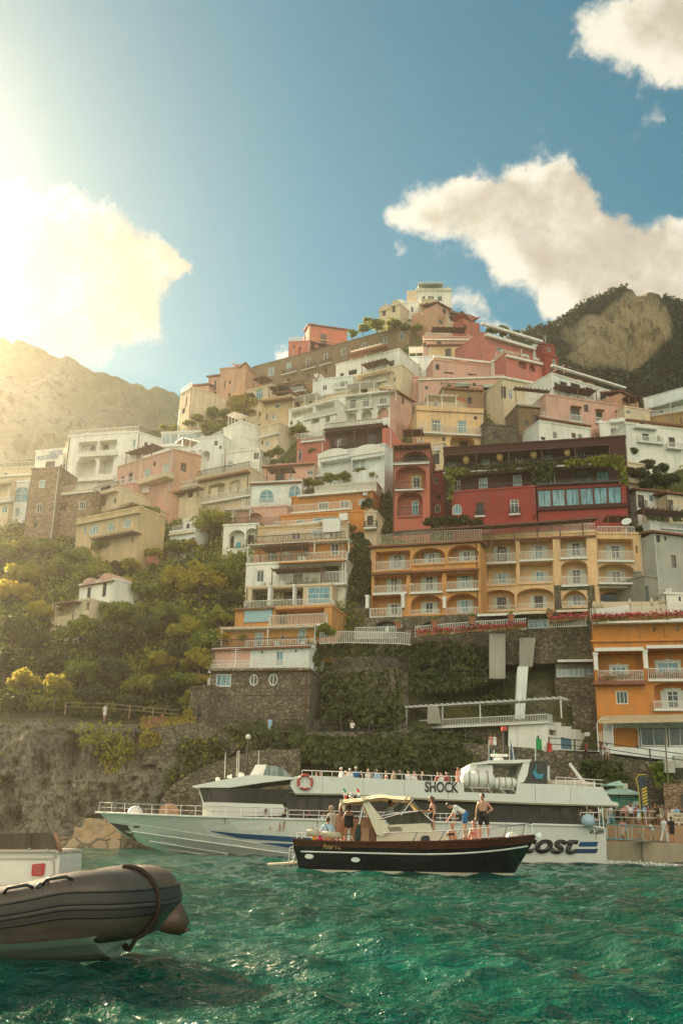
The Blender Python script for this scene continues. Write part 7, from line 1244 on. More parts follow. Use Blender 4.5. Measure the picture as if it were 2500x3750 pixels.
gsweep([(1985, 3052), (2004, 3045), (2008, 3056), (2004, 3070), (1986, 3064)], GC - .12, GC + .12, 'bow_roller', mSTEEL)
q = MB(); q.tube([GW(*gu(1085, 3072), GC - .9), GW(*gu(1088, 3048), GC - .9), GW(*gu(1110, 3046), GC - .9)], .03, 6); q.tube([GW(*gu(1255, 3056), GC - 1.1), GW(*gu(1285, 3056), GC - 1.1), GW(*gu(1294, 3080), GC - 1.1)], .025, 6); q.tube([GW(*gu(1103, 3072), GC - 1), GW(*gu(1104, 3050), GC - 1), GW(*gu(1130, 3046), GC - 1)], .025, 6); gb(q, 'stern_rail', mSTEEL)
q = MB(); q.tube([GW(*gu(1122, 3050), GC - .95), GW(*gu(1168, 3052), GC - .95)], .13, 12); q.tube([GW(*gu(1176, 3056), GC - .95), GW(*gu(1245, 3060), GC - .95)], .13, 12); gb(q, 'rolled_cushion', plain((.5, .44, .32), .8), sm=True)
# swim platform and ladder
pf = gsweep([(972, 3166), (1072, 3160), (1120, 3158), (1120, 3163), (1072, 3166), (975, 3172)], GC - .7, GC + .7, 'swim_platform', plain((.5, .42, .3), .5)); q = MB()
for sy in (-.55, -.1):
    for x0, x1 in ((1054, 1052), (1085, 1068), (1098, 1118), (1065, 1070)): q.tube([GW(*gu(x0 + 4, 3090 + abs(x0 - 1075) * .6), GC + sy), GW(*gu(x1, 3162), GC + sy)], .024, 5)
for k in range(5): q.tube([GW(*gu(1060, 3104 + k * 13), GC - .4), GW(*gu(1112, 3102 + k * 13), GC - .4)], .022, 5)
for x in (1000, 1022, 1045, 1068): q.tube([GW(*gu(x, 3168), GC - .4), GW(*gu(x + 18, 3196), GC - .4)], .02, 4)
q.tube([GW(*gu(1118, 3158), GC - .9), GW(*gu(1122, 3120), GC - .9), GW(*gu(1115, 3108), GC - .9)], .025, 5); gb(q, 'boarding_ladder', mSTEEL, pf)
# little flags on the hood
for x, x2, mats, lab in ((1262, 1255, [mGRN, mWHF, mRDF], 'tiny furled tricolour pennant at the rear of the boat hood'), (1314, 1305, [mRDF, mWHF, mBLF], 'tiny furled striped pennant on the boat hood')):
    p0, p1 = GW(*gu(x, 2924), GC - .3), GW(*gu(x2, 2880), GC - .3); root = thing('pennant', lab, 'flag', p0); MB().tube([p0, p1], .012, 5).build('staff', mWHITE, root, p0)
    for k, m_ in enumerate(mats):
        a0, a1 = p1.lerp(p0, .05 + k * .28), p1.lerp(p0, .33 + k * .28); q = MB(); q.tube([a0 + V((.04, 0, 0)), a1 + V((.09, 0, -.03))], [.035, .05], 6); q.build('cloth', m_, root, p0)
q = MB(); c_ = GW(*gu(1288, 2912), GC); q.lathe([(.08, -.12), (.1, 0), (.06, .05), (.05, .12), (.02, .16)], c_, 10); gb(q, 'navigation_light', mSTEEL)
p = GW(*gu(1313, 3084), GC - .55); root = thing('furled_parasol', 'dark green furled sunshade leaning in the boat cockpit', 'parasol', p); MB().lathe([(.02, 0), (.12, .1), (.14, .35), (.08, .6), (.02, .66)], p, 8).build('cloth', plain((.015, .04, .03), .8), root, p)
for x, cc, lab in ((1150, (.62, .36, .02), 'yellow towel on the stern seat of the wooden boat'), (1172, (.6, .03, .12), 'hot pink bag on the stern seat of the wooden boat')):
    p = GW(*gu(x, 3076), GC - .9); q = MB(); q.ell(p + V((0, 0, .08)), (.1, .09, .11), 10, 7); o = q.build('towel' if x == 1150 else 'bag', plain(cc, .8), None, p, True); o.location = p; tag(o, lab, 'towel' if x == 1150 else 'bag')
# ------------------------------------------------------------------ inflatable boat in the foreground
RY = 9.9
RF = Fac('s', (-400, 3300), (700, 3300), (RY, RY))
def ru(x, y): return RF.uz(x, y)
def RW(u, z, yy): return V((RF.A.x + u, yy, z))
tubeC = [(-420, 3388), (-200, 3382), (-80, 3376), (20, 3366), (90, 3355), (150, 3344), (205, 3334), (258, 3328)]
rad0 = .33; RC = RY + 1.25
rib = thing('inflatable_boat', 'grey inflatable boat bow with white hull in the left foreground', 'boat', RW(ru(200, 3400)[0], 0, RC))
def rb(mb, name, mat, par=rib, sm=True): return mb.build(name, mat, par, rib.location, sm)
U = [ru(*p) for p in tubeC]; path = [V((u, RY + rad0, z)) for u, z in U]; ulast, zlast = U[-1]
for i in range(1, 12):
    a = math.pi * i / 12; path.append(V((ulast + .48 * math.sin(a) ** .8, RC - (RC - RY - rad0) * math.cos(a), zlast + .02 * math.sin(a))))
path += [V((p.x, 2 * RC - p.y, p.z)) for p in path[:8][::-1]]
path = [V((RF.A.x + p.x, p.y, p.z)) for p in path]
def refine(P, k=4):
    out = []
    for i in range(len(P) - 1):
        p0, p1, p2, p3 = P[max(i - 1, 0)], P[i], P[i + 1], P[min(i + 2, len(P) - 1)]
        for j in range(k):
            t = j / k; out.append(.5 * ((2 * p1) + (p2 - p0) * t + (2 * p0 - 5 * p1 + 4 * p2 - p3) * t * t + (3 * p1 - p0 - 3 * p2 + p3) * t ** 3))
    return out + [P[-1]]
rp_ = refine(path); mTUB = plain((.11, .085, .063), .36, var=.2, key='t'); RR = [rad0 - .075 * max(0, min(1, (ru(330, 3330)[0] - (p.x - RF.A.x)) / 1.6)) for p in rp_]; q = MB(); q.tube(rp_, RR, 28); rb(q, 'tube', mTUB)
def tube_strip(a0, a1, o, name, mat, sel=slice(None), par=rib):
    P = rp_[sel]; n = len(P); rows = []
    for j in range(5):
        a = rad(a0 + (a1 - a0) * j / 4)
        for i, p in enumerate(P):
            t = (P[min(i + 1, n - 1)] - P[max(i - 1, 0)]).normalized(); side = t.cross(V((0, 0, 1))).normalized(); up = side.cross(t).normalized(); rows.append(p + (side * math.cos(a) + up * math.sin(a)) * (RR[i] + o))
    q = MB(); q.grid(rows, n, 5); return rb(q, name, mat, par)
mD = plain((.045, .035, .028), .6, var=.2); tube_strip(8, 24, .008, 'rubbing_strip', mD); tube_strip(-12, 0, .008, 'rubbing_strip', mD); tube_strip(-2, 10, .004, 'rubbing_strip', plain((.09, .07, .055), .6))
for a in (7, -13, 25, -1): 
    P = rp_; q = MB(); pts = []
    for i, p in enumerate(P):
        t = (P[min(i + 1, len(P) - 1)] - P[max(i - 1, 0)]).normalized(); side = t.cross(V((0, 0, 1))).normalized(); up = side.cross(t).normalized(); pts.append(p + (side * math.cos(rad(a)) + up * math.sin(rad(a))) * (RR[i] + .008))
    q.tube(pts, .012, 5); rb(q, 'strake_bead', mRUB)
for k in (9, 21): # seams
    p = rp_[k]; t = (rp_[k + 1] - rp_[k - 1]).normalized(); q = MB(); q.tube([p - t * .02, p - t * .015, p + t * .015, p + t * .02], [RR[k] + x_ for x_ in (.002, .006, .006, .002)], 28, False); rb(q, 'seam', mTUB)
# white rigid hull: V sections under the tubes
def hull_rib():
    keel = [(-420, 3640), (-200, 3628), (0, 3606), (100, 3594), (200, 3582), (300, 3576), (318, 3574), (350, 3542), (385, 3500), (425, 3452), (455, 3425)]
    chin = [(-420, 3470), (-200, 3467), (0, 3460), (100, 3455), (200, 3446), (300, 3438), (318, 3436), (350, 3432), (385, 3427), (425, 3420), (455, 3414)]
    q = MB(); n = len(keel); K = [ru(*p) for p in keel]; Cn = [ru(*p) for p in chin]; hbm = [1.2, 1.2, 1.2, 1.2, 1.19, 1.16, 1.15, 1.08, .9, .6, .2]
    for sg in (-1, 1):
        rows = []
        for j, t in enumerate((0, .2, .34, .36, .6, .74, .76, 1.)):
            for i in range(n):
                u = K[i][0] + (Cn[i][0] - K[i][0]) * t; z = K[i][1] + (Cn[i][1] - K[i][1]) * t; bb = hbm[i] * (t ** .8) + (.03 if t in (.36, .76) else 0); rows.append(RW(u, z, RC + sg * bb))
        q.grid(rows, n, 8)
    return rb(q, 'hull', plain((.88, .88, .8), .3, var=.04, key='rh'), sm=False)
hull_rib()
q = MB(); ki = min((i for i in range(1, 60) if rp_[i].y < RC), key=lambda i: abs(pxof(rp_[i])[0] - 455)); bw = rp_[ki]; t = (rp_[ki + 1] - rp_[ki - 1]).normalized(); side = t.cross(V((0, 0, 1))).normalized(); up = V((0, 0, 1)); ring_ = [bw + (side * math.cos(rad(a)) + up * math.sin(rad(a))) * (rad0 + .02) + t * (.1 * math.cos(rad(a))) for a in range(95, -70, -10)] ; 
eye = RW(*ru(388, 3505), RC - .35); q.tube(refine(ring_ + [ring_[-1].lerp(eye, .5) + V((0, -.02, -.06)), eye], 2), .022, 7); rb(q, 'rope', plain((.045, .025, .015), .9)); q = MB(); q.ell(eye, .035, 8, 6); rb(q, 'bow_eye', plain((.2, .1, .05), .4, 1.))
tip0, tip1 = RW(*ru(592, 3372), RC - .75), RW(*ru(650, 3420), RC - .75); q = MB(); q.tube([tip0, tip0.lerp(tip1, .5), tip1], [.16, .125, .07], 14); q.tube([tip1, tip1 + V((.01, 0, -.03))], [.05, .03], 10); rb(q, 'bow_cone', plain((.09, .055, .03), .5))
con = thing('dummy', '', ''); bpy.data.objects.remove(con)
def rsweep(pts, y0, y1, name, mat, par=rib, sm=False):
    q = MB(); f_ = [ru(*p) for p in pts]; q.prism([RW(u, z, y0) for u, z in f_], [RW(u, z, y1) for u, z in f_]); return rb(q, name, mat, par, sm)
cs = rsweep([(-260, 3290), (-260, 3125), (100, 3125), (122, 3130), (127, 3150), (118, 3275), (112, 3300)], RC - .35, RC + .6, 'console', plain((.74, .7, .62), .4, var=.05, key='c'))
rsweep([(-250, 3114), (-250, 3124), (112, 3126), (126, 3132), (128, 3126), (116, 3116)], RC - .4, RC + .62, 'console_rim', plain((.55, .47, .38), .4), cs)
rsweep([(-200, 3115), (-190, 3055), (70, 3048), (106, 3052), (118, 3080), (124, 3120)], RC - .3, RC - .28, 'windshield', glassmat((.12, .09, .06), .06, 'rw'), cs); q = MB(); q.tube([RW(*ru(104, 3050), RC - .3), RW(*ru(115, 3080), RC - .3), RW(*ru(126, 3124), RC - .3)], .025, 6); rb(q, 'windshield_frame', plain((.4, .22, .12), .4), cs)
st = rsweep([(22, 3174), (66, 3170), (70, 3174), (65, 3214), (60, 3220), (20, 3221), (16, 3216), (19, 3178)], RC - .37, RC - .345, 'sticker', plain((.55, .05, .04), .5), cs); q = MB()
for i in range(6):
    y = 3179 + i * 6.3; f_ = [ru(26, y), ru(60 - (i % 2) * 4, y - .6), ru(60 - (i % 2) * 4, y + 1.2), ru(26, y + 1.8)]; q.prism([RW(u, z, RC - .378) for u, z in f_], [RW(u, z, RC - .369) for u, z in f_])
rb(q, 'sticker_lines', plain((.66, .3, .25), .5), cs, False)
q = MB()
for x, y in ((14, 3112), (85, 3116), (112, 3145), (108, 3270), (30, 3260)): q.ell(RW(*ru(x, y), RC - .41 if y < 3120 else RC - .36), .013, 8, 6)
rb(q, 'screws', mSTEEL, cs)
for kk in (14, 24):
    p = rp_[kk]; t = (rp_[kk + 1] - rp_[kk - 1]).normalized(); sd = t.cross(V((0, 0, 1))).normalized(); up = sd.cross(t).normalized(); n_ = lambda a, o=.0: p + (sd * math.cos(rad(a)) + up * math.sin(rad(a))) * (RR[kk] + o)
    q = MB(); q.tube([n_(50) - t * .14, n_(50, .05) - t * .09, n_(50, .05) + t * .09, n_(50) + t * .14], .016, 7); rb(q, 'grab_handle', mRUB)
p = rp_[18]; t = (rp_[19] - rp_[17]).normalized(); sd = t.cross(V((0, 0, 1))).normalized(); q = MB(); q.ell(p + (sd * .64 + V((0, 0, .76))) * (RR[18] + .0), (.04, .03, .04), 12, 8); rb(q, 'valve', mRUB)
f_ = [(-230, 3150), (100, 3148), (108, 3156), (108, 3256), (100, 3264), (-230, 3264)]; q = MB(); L1 = [ru(*p) for p in f_]; L2 = inset(L1, .018); n = len(L1); q.add([RW(u, z, RC - .362) for u, z in L1] + [RW(u, z, RC - .362) for u, z in L2] + [RW(u, z, RC - .349) for u, z in L1] + [RW(u, z, RC - .349) for u, z in L2], [g for i in range(n) for j in ((i + 1) % n,) for g in ((i, j, n + j, n + i), (i, 2 * n + i, 2 * n + j, j), (n + i, n + j, 3 * n + j, 3 * n + i))]); rb(q, 'hatch_rim', plain((.5, .44, .36), .5), cs, False)
# white water churned up behind the ferry stern
n = 4200; t = rng.uniform(0, 1, n); xs = fu(2200, 3130)[0] + t * 5.5; C = np.stack([FF.A.x + xs, YN + 1.5 + rng.normal(size=n) * 1.2 * (.4 + t), -.02 + np.abs(rng.normal(size=n)) * .1 * (1 - t * .8)], 1)
o = quads_obj('foam', leaves(C, .06), plain((.8, .78, .7), .8, var=.02)); tag(o, 'white foam churned up at the ferry stern', kind='stuff')
# ------------------------------------------------------------------ snack bar kiosk and pier furniture
KY = 82.; KF = Fac('pr', (815, 460), (1125, 460), (KY, KY)); a = KF.W3(KF.W / 2, 2.62); root = thing('kiosk', 'green snack bar kiosk with a two tier pale green roof', 'kiosk', a); mKG = plain((.03, .24, .17), .6); mKR = plain((.42, .58, .48), .7)
u0, z0, u1, z1 = KF.rect(760, 460, 1130, 700); q = MB(); KF.bx(q, u0, 2.62, u1, z1, -4, 0); q.build('walls', mKG, root, a)
def pyr(x0, x1, y0, y1, d0, d1, tx0, tx1):
    b_ = KF.rect(x0, y0, x1, y1, .6); tt = KF.rect(tx0, y0, tx1, y1, -1); q = MB(); lo = [KF.W3(b_[0], b_[1], d0), KF.W3(b_[2], b_[1], d0), KF.W3(b_[2], b_[1], -d1), KF.W3(b_[0], b_[1], -d1)]; m_ = (d0 - d1) / 2; hi = [KF.W3(tt[0], b_[3], m_ + .5), KF.W3(tt[2], b_[3], m_ + .5), KF.W3(tt[2], b_[3], m_ - .5), KF.W3(tt[0], b_[3], m_ - .5)]
    q.add(lo + hi, [(0, 1, 5, 4), (1, 2, 6, 5), (2, 3, 7, 6), (3, 0, 4, 7), (4, 5, 6, 7), (3, 2, 1, 0)]); KF.bx(q, b_[0], b_[1] - .1, b_[2], b_[1], -d1, d0); q.build('roof', mKR, root, a)
pyr(740, 1140, 378, 442, .7, 4.7, 850, 1000); b_ = KF.rect(862, 340, 985, 380, -1.5); q = MB(); KF.bx(q, b_[0], b_[1] - .2, b_[2], b_[3], -2.8, -1.4); q.build('lantern', stucco((.6, .58, .46)), root, a)
KY2 = KF; pyr(826, 1012, 294, 340, -1., 3.2, 918, 930)
b_ = KF.rect(800, 460, 1115, 488); q = MB(); KF.bx(q, b_[0] - 1.5, b_[1], b_[2], b_[3], .0, .08); bo = q.build('sign_board', plain((.01, .03, .05), .5), root, a); text_on(KF, root, 'ALTERNATIVA  SNACK BAR', 0, 0, 0, 0, mWHITE, .1, 'lettering', rawcrop=(KF.uz(700, 470)[0], KF.uz(900, 484)[1], KF.uz(1057, 470)[0], KF.uz(900, 464)[1]))
text_on(KF, root, 'L. LIMONE', 890, 512, 1010, 530, mKR, .05)
b_ = KF.rect(1040, 525, 1110, 640); q = MB(); KF.bx(q, b_[0], b_[1], b_[2], b_[3], .02, .06); q.build('menu_panel', plain((.45, .55, .5), .5), root, a); b_ = KF.rect(770, 580, 850, 640); q = MB(); KF.bx(q, b_[0], b_[1], b_[2], b_[3], .0, .03); q.build('hatch', mDARK, root, a)
BY = 80.5; p0 = at(*sp('pr', 1130, 660), BY); tp = at(*sp('pr', 1110, 270), BY); root = thing('feather_banner', 'tall black and yellow feather banner beside the green kiosk', 'banner', (p0.x, p0.y, 2.62)); h = tp.z - 2.62; o0 = V((p0.x, p0.y, 2.62))
MB().tube([o0, o0 + V((-.1, 0, h * .8)), o0 + V((-.25, 0, h * .95)), o0 + V((0, 0, h * 1.04)), o0 + V((.55, 0, h * 1.05))], .045, 6).build('pole', plain((.55, .4, .04), .5), root, o0)
q = MB(); q.prism([o0 + V((-.05, 0, h * .35)), o0 + V((.75, 0, h * .32)), o0 + V((.6, 0, h * .7)), o0 + V((.55, 0, h)), o0 + V((-.05, 0, h))], [o0 + V((-.05, .03, h * .35)), o0 + V((.75, .03, h * .32)), o0 + V((.6, .03, h * .7)), o0 + V((.55, .03, h)), o0 + V((-.05, .03, h))]); q.build('cloth', plain((.03, .05, .06), .7), root, o0)
q = MB(); 
for i in range(6): z = h * (.42 + i * .065); q.prism([o0 + V((.12, -.02, z)), o0 + V((.55, -.02, z + .18)), o0 + V((.58, -.02, z + .05)), o0 + V((.18, -.02, z - .12))], [o0 + V((.12, -.01, z)), o0 + V((.55, -.01, z + .18)), o0 + V((.58, -.01, z + .05)), o0 + V((.18, -.01, z - .12))])
q.build('lettering', plain((.6, .42, .03), .6), root, o0)
SF = Fac('pr', (1405, 645), (1700, 665), (78.6, 78.6)); b_ = SF.rect(1405, 648, 1700, 755); a = SF.W3(b_[0], 2.62); root = thing('pier_sign', 'cream sign board with brown letters fixed to the quay railing', 'sign', a); q = MB(); SF.bx(q, b_[0], b_[1], b_[2], b_[3], -.04, .02); q.build('board', plain((.68, .58, .42), .6), root, a)
text_on(SF, root, 'PORTO', 1470, 662, 1600, 692, plain((.12, .08, .05), .6), .05); text_on(SF, root, 'TURISTICO', 1452, 705, 1680, 738, plain((.12, .08, .05), .6), .05); q = MB()
for x in (1412, 1520, 1640): u = SF.uz(x, 700)[0]; SF.bx(q, u - .04, 2.62, u + .04, b_[1] + .02, -.1, -.04)
q.build('posts', mSTEEL, root, a)
def quay_rail(label, pts, zq=2.62):
    P = [V((at(*sp('pr', x, y), Y).x, Y, zq)) for x, y, Y in pts]; root = thing('quay_railing', label, 'railing', P[0]); q = MB()
    for hh in (.5, 1.): q.tube([p + V((0, 0, hh)) for p in P], .035, 5)
    q.build('rail', plain((.62, .56, .45), .5), root, P[0])
    for a_, b_ in zip(P[:-1], P[1:]):
        k = max(1, int((b_ - a_).length / 1.6))
        for i in range(k): p = a_.lerp(b_, i / k); MB().tube([p, p + V((0, 0, 1.02))], .04, 5).build('post', plain((.62, .56, .45), .5), root, P[0])
quay_rail('pale tubular railing along the back of the boarding queue', [(1040, 640, 80.5), (1360, 630, 80.2), (1420, 650, 79.)]); quay_rail('pale tubular railing nearest the ferry gangway', [(780, 740, 78.9), (1180, 740, 78.8), (1290, 780, 78.7)])
p = V((at(*sp('pr', 1162, 1090), 75.).x, 75.2, -1)); MB().tube([p, p + V((0, 0, 3.))], .08, 8).build('bollard_pile', plain((.4, .33, .22), .7)); o = bpy.data.objects['bollard_pile']; tag(o, 'thin white mooring pile standing in front of the quay', 'pile')
# ------------------------------------------------------------------ people
def cap_(mb, a, b_, r0, r1, n=9):
    a, b_ = V(a), V(b_); d = b_ - a; L = max(d.length, 1e-4); t = d / L; pts, rs = [], []
    for i in range(4): x = -math.cos(i * math.pi / 6); pts.append(a + t * r0 * x); rs.append(max(.002, r0 * math.sin(i * math.pi / 6)))
    pts.append(a + d * .5); rs.append((r0 + r1) / 2 * 1.03)
    for i in range(4): x = math.sin(i * math.pi / 6); pts.append(b_ + t * r1 * x); rs.append(max(.002, r1 * math.cos(i * math.pi / 6)))
    mb.tube(pts, rs, n)
def remesh(mb, name, voxel, mat, parent):
    me = bpy.data.meshes.new('tmp'); me.from_pydata(mb.v, [], mb.f); bm = bmesh.new(); bm.from_mesh(me); bmesh.ops.recalc_face_normals(bm, faces=bm.faces); bm.to_mesh(me); bm.free()
    o = bpy.data.objects.new('tmp', me); col.objects.link(o); m = o.modifiers.new('r', 'REMESH'); m.mode = 'VOXEL'; m.voxel_size = voxel; m.use_smooth_shade = True; sm = o.modifiers.new('s', 'SMOOTH'); sm.factor = .5; sm.iterations = 2
    dg = bpy.context.evaluated_depsgraph_get(); me2 = bpy.data.meshes.new_from_object(o.evaluated_get(dg)); bpy.data.objects.remove(o); me2.materials.clear(); me2.materials.append(mat); me2.name = name
    r = bpy.data.objects.new(name, me2); col.objects.link(r); r.parent = parent; return r
def nv(v): return V(v).normalized()
STAND = dict(lean=(0, .02, 1), head=(0, .1, 1), ra=((.2, .05, -1), (.08, .15, -1)), la=((-.2, 0, -1), (-.08, .15, -1)), rl=((.05, .05, -1), (.02, -.03, -1)), ll=((-.05, -.02, -1), (-.02, -.08, -1)))
WALK = dict(STAND, rl=((.03, .38, -1), (.02, .05, -1)), ll=((-.03, -.22, -1), (-.02, -.5, -1)), ra=((.15, -.35, -1), (.05, .1, -1)), la=((-.15, .35, -1), (-.05, .7, -1)))
SIT = dict(lean=(0, -.06, 1), head=(0, .12, 1), ra=((.25, .3, -1), (-.1, 1, -.25)), la=((-.25, .3, -1), (.1, 1, -.25)), rl=((.12, 1, -.08), (0, .05, -1)), ll=((-.12, 1, -.08), (0, .05, -1)))
LEANRAIL = dict(STAND, lean=(0, .3, 1), ra=((.25, .6, -.9), (-.3, .9, .1)), la=((-.25, .6, -.9), (.3, .9, .1)))
HIP = dict(STAND, la=((-.7, -.25, -.8), (.75, .35, -.35)))
PHONE = dict(STAND, ra=((.2, .4, -1), (-.3, .7, .6)), la=((-.2, .4, -1), (.35, .7, .5)), head=(0, .25, 1))
mSK = [plain((.5, .26, .16), .5, var=.05, key='s1'), plain((.4, .19, .11), .5, var=.05, key='s2'), plain((.58, .33, .23), .5, var=.05, key='s3'), plain((.22, .11, .065), .5, var=.05, key='s4')]
mHR = dict(dark=plain((.018, .012, .009), .5), brown=plain((.07, .035, .018), .5), red=plain((.2, .07, .025), .5), fair=plain((.3, .19, .08), .5), grey=plain((.25, .23, .2), .6))
def cl(*c): return plain(tuple(c), .85, var=.12)
CW, CK, CB, CBL, CP, CT = cl(.74, .72, .68), cl(.014, .013, .014), cl(.03, .16, .36), cl(.33, .5, .66), cl(.6, .28, .26), cl(.42, .33, .22)
def person(label, loc, rz, pose, skin=0, hair='dark', hlong=False, top=None, bottom=None, topkind='tee', botkind='shorts', hat=None, h=1.72, vox=.013, group=None, face=True, female=False, strap=False):
    root = thing('person', label, 'person', loc, group, rz); k = h / 1.72; S = lambda v: V(v) * k; p = pose
    T = nv(p['lean']); X = V((1, 0, 0)); Fw = X.cross(T) * -1
    if Fw.y < 0: Fw = -Fw
    def leg(d): return nv(d[0]) * .43, nv(d[1]) * .43
    hips = {s: V((.085 * s, 0, 0)) for s in (1, -1)}; foot = {}
    for s, key in ((1, 'rl'), (-1, 'll')): a, b_ = leg(p[key]); foot[s] = (hips[s] + a, hips[s] + a + b_)
    low = p.get('low', min(foot[s][1].z for s in (1, -1)) - .075); P = V((0, 0, -low)); sp_ = P + T * .24; nb = P + T * .47; hd = nb + nv(p['head']) * .19; shw = .15 if female else .175; hw = .105 if female else .095
    B_ = MB(); r_ = lambda x: x * k
    def C(mb, a, b_, r0, r1): cap_(mb, S(a), S(b_), r0 * k, r1 * k)
    def torso(mb, e, t0=0., t1=1.):
        for s in (-1, 0, 1):
            if t0 < .3: C(mb, P + X * s * hw * .8 + T * max(-.02, t0 * .47), P + X * s * hw * .62 + T * .2, .095 + e, .085 + e)
            C(mb, P + X * s * hw * .6 + T * max(.16, t0 * .47), P + X * s * shw * .62 + T * min(.4, t1 * .44), .088 + e, .1 + e)
        if t1 > .9: C(mb, nb - T * .06 - X * (shw - .03), nb - T * .06 + X * (shw - .03), .058 + e, .058 + e)
        if female and t1 > .7:
            for s in (-1, 1): C(mb, P + T * .31 + X * s * .07 + Fw * .07, P + T * .315 + X * s * .07 + Fw * .085, .058 + e, .05 + e)
    torso(B_, 0.); C(B_, nb - T * .05, hd - nv(p['head']) * .04, .052, .048)
    # head with jaw, nose, ears
    H = nv(p['head']); hy = nv(p.get('look', (0, 1, 0))); hy = (hy - H * hy.dot(H)).normalized(); hx = hy.cross(H).normalized(); R3 = Matrix((hx, hy, H)).transposed()
    B_.ell(S(hd + H * .025), (r_(.074), r_(.093), r_(.098)), 14, 10, R3); B_.ell(S(hd - H * .055 + hy * .022), (r_(.056), r_(.066), r_(.062)), 12, 8, R3); C(B_, hd + hy * .085 + H * .01, hd + hy * .108 - H * .028, .012, .017)
    for s in (-1, 1): B_.ell(S(hd + hx * s * .077 - H * .005), (r_(.014), r_(.022), r_(.032)), 8, 6, R3)
    arms = {}
    for s, key in ((1, 'ra'), (-1, 'la')):
        sh = nb - T * .06 + X * s * shw; el = sh + nv(p[key][0]) * .28; wr = el + nv(p[key][1]) * .25; arms[s] = (sh, el, wr); C(B_, sh, el, .052 if not female else .044, .039 if not female else .034); C(B_, el, wr, .039 if not female else .034, .026)
        d = nv(p[key][1]); side = d.cross(V((0, 0, 1))); side = side.normalized() if side.length > .2 else X; nn = d.cross(side)
        C(B_, wr, wr + d * .085, .028, .034); curl = nv(d + nn * .35)
        for f in range(4): o_ = side * (.027 - f * .018); L_ = (.06, .072, .068, .052)[f]; m_ = wr + d * .085 + o_; C(B_, m_, m_ + d * L_ * .5, .0115, .011); C(B_, m_ + d * L_ * .5, m_ + d * L_ * .5 + curl * L_ * .5, .011, .0095)
        C(B_, wr + d * .03 + side * .028, wr + d * .06 + side * .06, .014, .012); C(B_, wr + d * .06 + side * .06, wr + d * .1 + side * .065, .012, .01)
    legs = {}
    for s in (1, -1):
        hp = P + hips[s]; kn, an = P + foot[s][0], P + foot[s][1]; legs[s] = (hp, kn, an); C(B_, hp, kn, .088, .055); C(B_, kn, kn.lerp(an, .35), .054, .056); C(B_, kn.lerp(an, .35), an, .056, .036)
        fd = V((foot[s][1].x * .3, 1, 0)).normalized(); C(B_, an + V((0, -.03, -.03)), an + fd * .15 + V((0, 0, -.048)), .04, .028)
    body = remesh(B_, 'body', vox * k, mSK[skin], root)
    if face:
        for s in (-1, 1):
            q = MB(); q.ell(S(hd + hx * s * .031 + hy * .083 + H * .02), r_(.011), 8, 6, R3); q.build('eye', mBLK, root, (0, 0, 0), True)
        q = MB(); q.ell(S(hd + hy * .086 - H * .062), (r_(.024), r_(.006), r_(.006)), 8, 5, R3); q.build('mouth', plain((.3, .08, .06), .5), root, (0, 0, 0), True)
    q = MB(); q.ell(S(hd + H * .05 - hy * .02), (r_(.084), r_(.094), r_(.085)), 14, 10, R3); q.ell(S(hd - hy * .045 + H * .005), (r_(.078), r_(.062), r_(.09)), 12, 8, R3)
    if hlong: C(q, hd - hy * .07, hd - hy * .085 - V((0, 0, .16)), .06, .058); C(q, hd - hy * .085 - V((0, 0, .16)), hd - hy * .075 - V((0, 0, .32)), .058, .03)
    if hlong == 'bun': q.ell(S(hd - hy * .12 + H * .02), r_(.04), 10, 8)
    remesh(q, 'hair', .016 * k, mHR[hair], root)
    if hat: q = MB(); q.ell(S(hd + H * .07), (r_(.09), r_(.103), r_(.075)), 14, 8, R3); C(q, hd + H * .06 + hy * .08 - hx * .03, hd + H * .05 + hy * .17 - hx * .02, .02, .012); C(q, hd + H * .06 + hy * .08 + hx * .03, hd + H * .05 + hy * .17 + hx * .02, .02, .012); remesh(q, 'cap', .014 * k, hat, root)
    if top:
        q = MB()
        if topkind == 'tee':
            torso(q, .016, .05)
            for s in (1, -1): a, b_, c_ = arms[s]; C(q, a, a.lerp(b_, .62), .064, .06)
        elif topkind == 'long':
            torso(q, .016, .0)
            for s in (1, -1): a, b_, c_ = arms[s]; C(q, a, b_, .062, .052); C(q, b_, b_.lerp(c_, .9), .052, .04)
        elif topkind == 'tank': torso(q, .012, .05, .85)
        elif topkind == 'bikini':
            for s in (-1, 1): C(q, P + T * .305 + X * s * .075 + Fw * .07, P + T * .315 + X * s * .065 + Fw * .09, .066, .056)
            for s in (-1, 0, 1): C(q, P + T * .3 + X * s * .09 - X * .0001, P + T * .325 + X * s * .09, .097, .097)
        elif topkind == 'swimsuit':
            torso(q, .012, -.1, .72)
            for s in (-1, 1): C(q, P + T * .33 + X * s * .07 - Fw * .09, nb - T * .02 + X * s * .075, .014, .014)
        remesh(q, dict(tee='shirt', long='shirt', tank='vest', bikini='bikini_top', swimsuit='swimsuit')[topkind], .015 * k, top, root)['slot'] = 'top'
    if bottom:
        q = MB()
        for s in (-1, 0, 1): C(q, P + X * s * hw * .8 - T * .03, P + X * s * hw * .75 + T * .1, .108, .1)
        f_ = dict(shorts=.72, trousers=1.9, bikini=.0, skirt=.9, brief=.12)[botkind]
        if f_:
            for s in (1, -1):
                a, b_, c_ = legs[s]
                C(q, a, a.lerp(b_, min(1, f_)), .106, .092 - .02 * max(0, min(1, f_ - .9)))
                if f_ > 1: C(q, b_, b_.lerp(c_, f_ - 1), .072, .06)
        if botkind == 'skirt': C(q, P, P + V((0, .04, -.4)), .14, .2)
        remesh(q, dict(shorts='shorts', trousers='trousers', bikini='briefs', skirt='skirt', brief='briefs')[botkind], .015 * k, bottom, root)['slot'] = 'bottom'
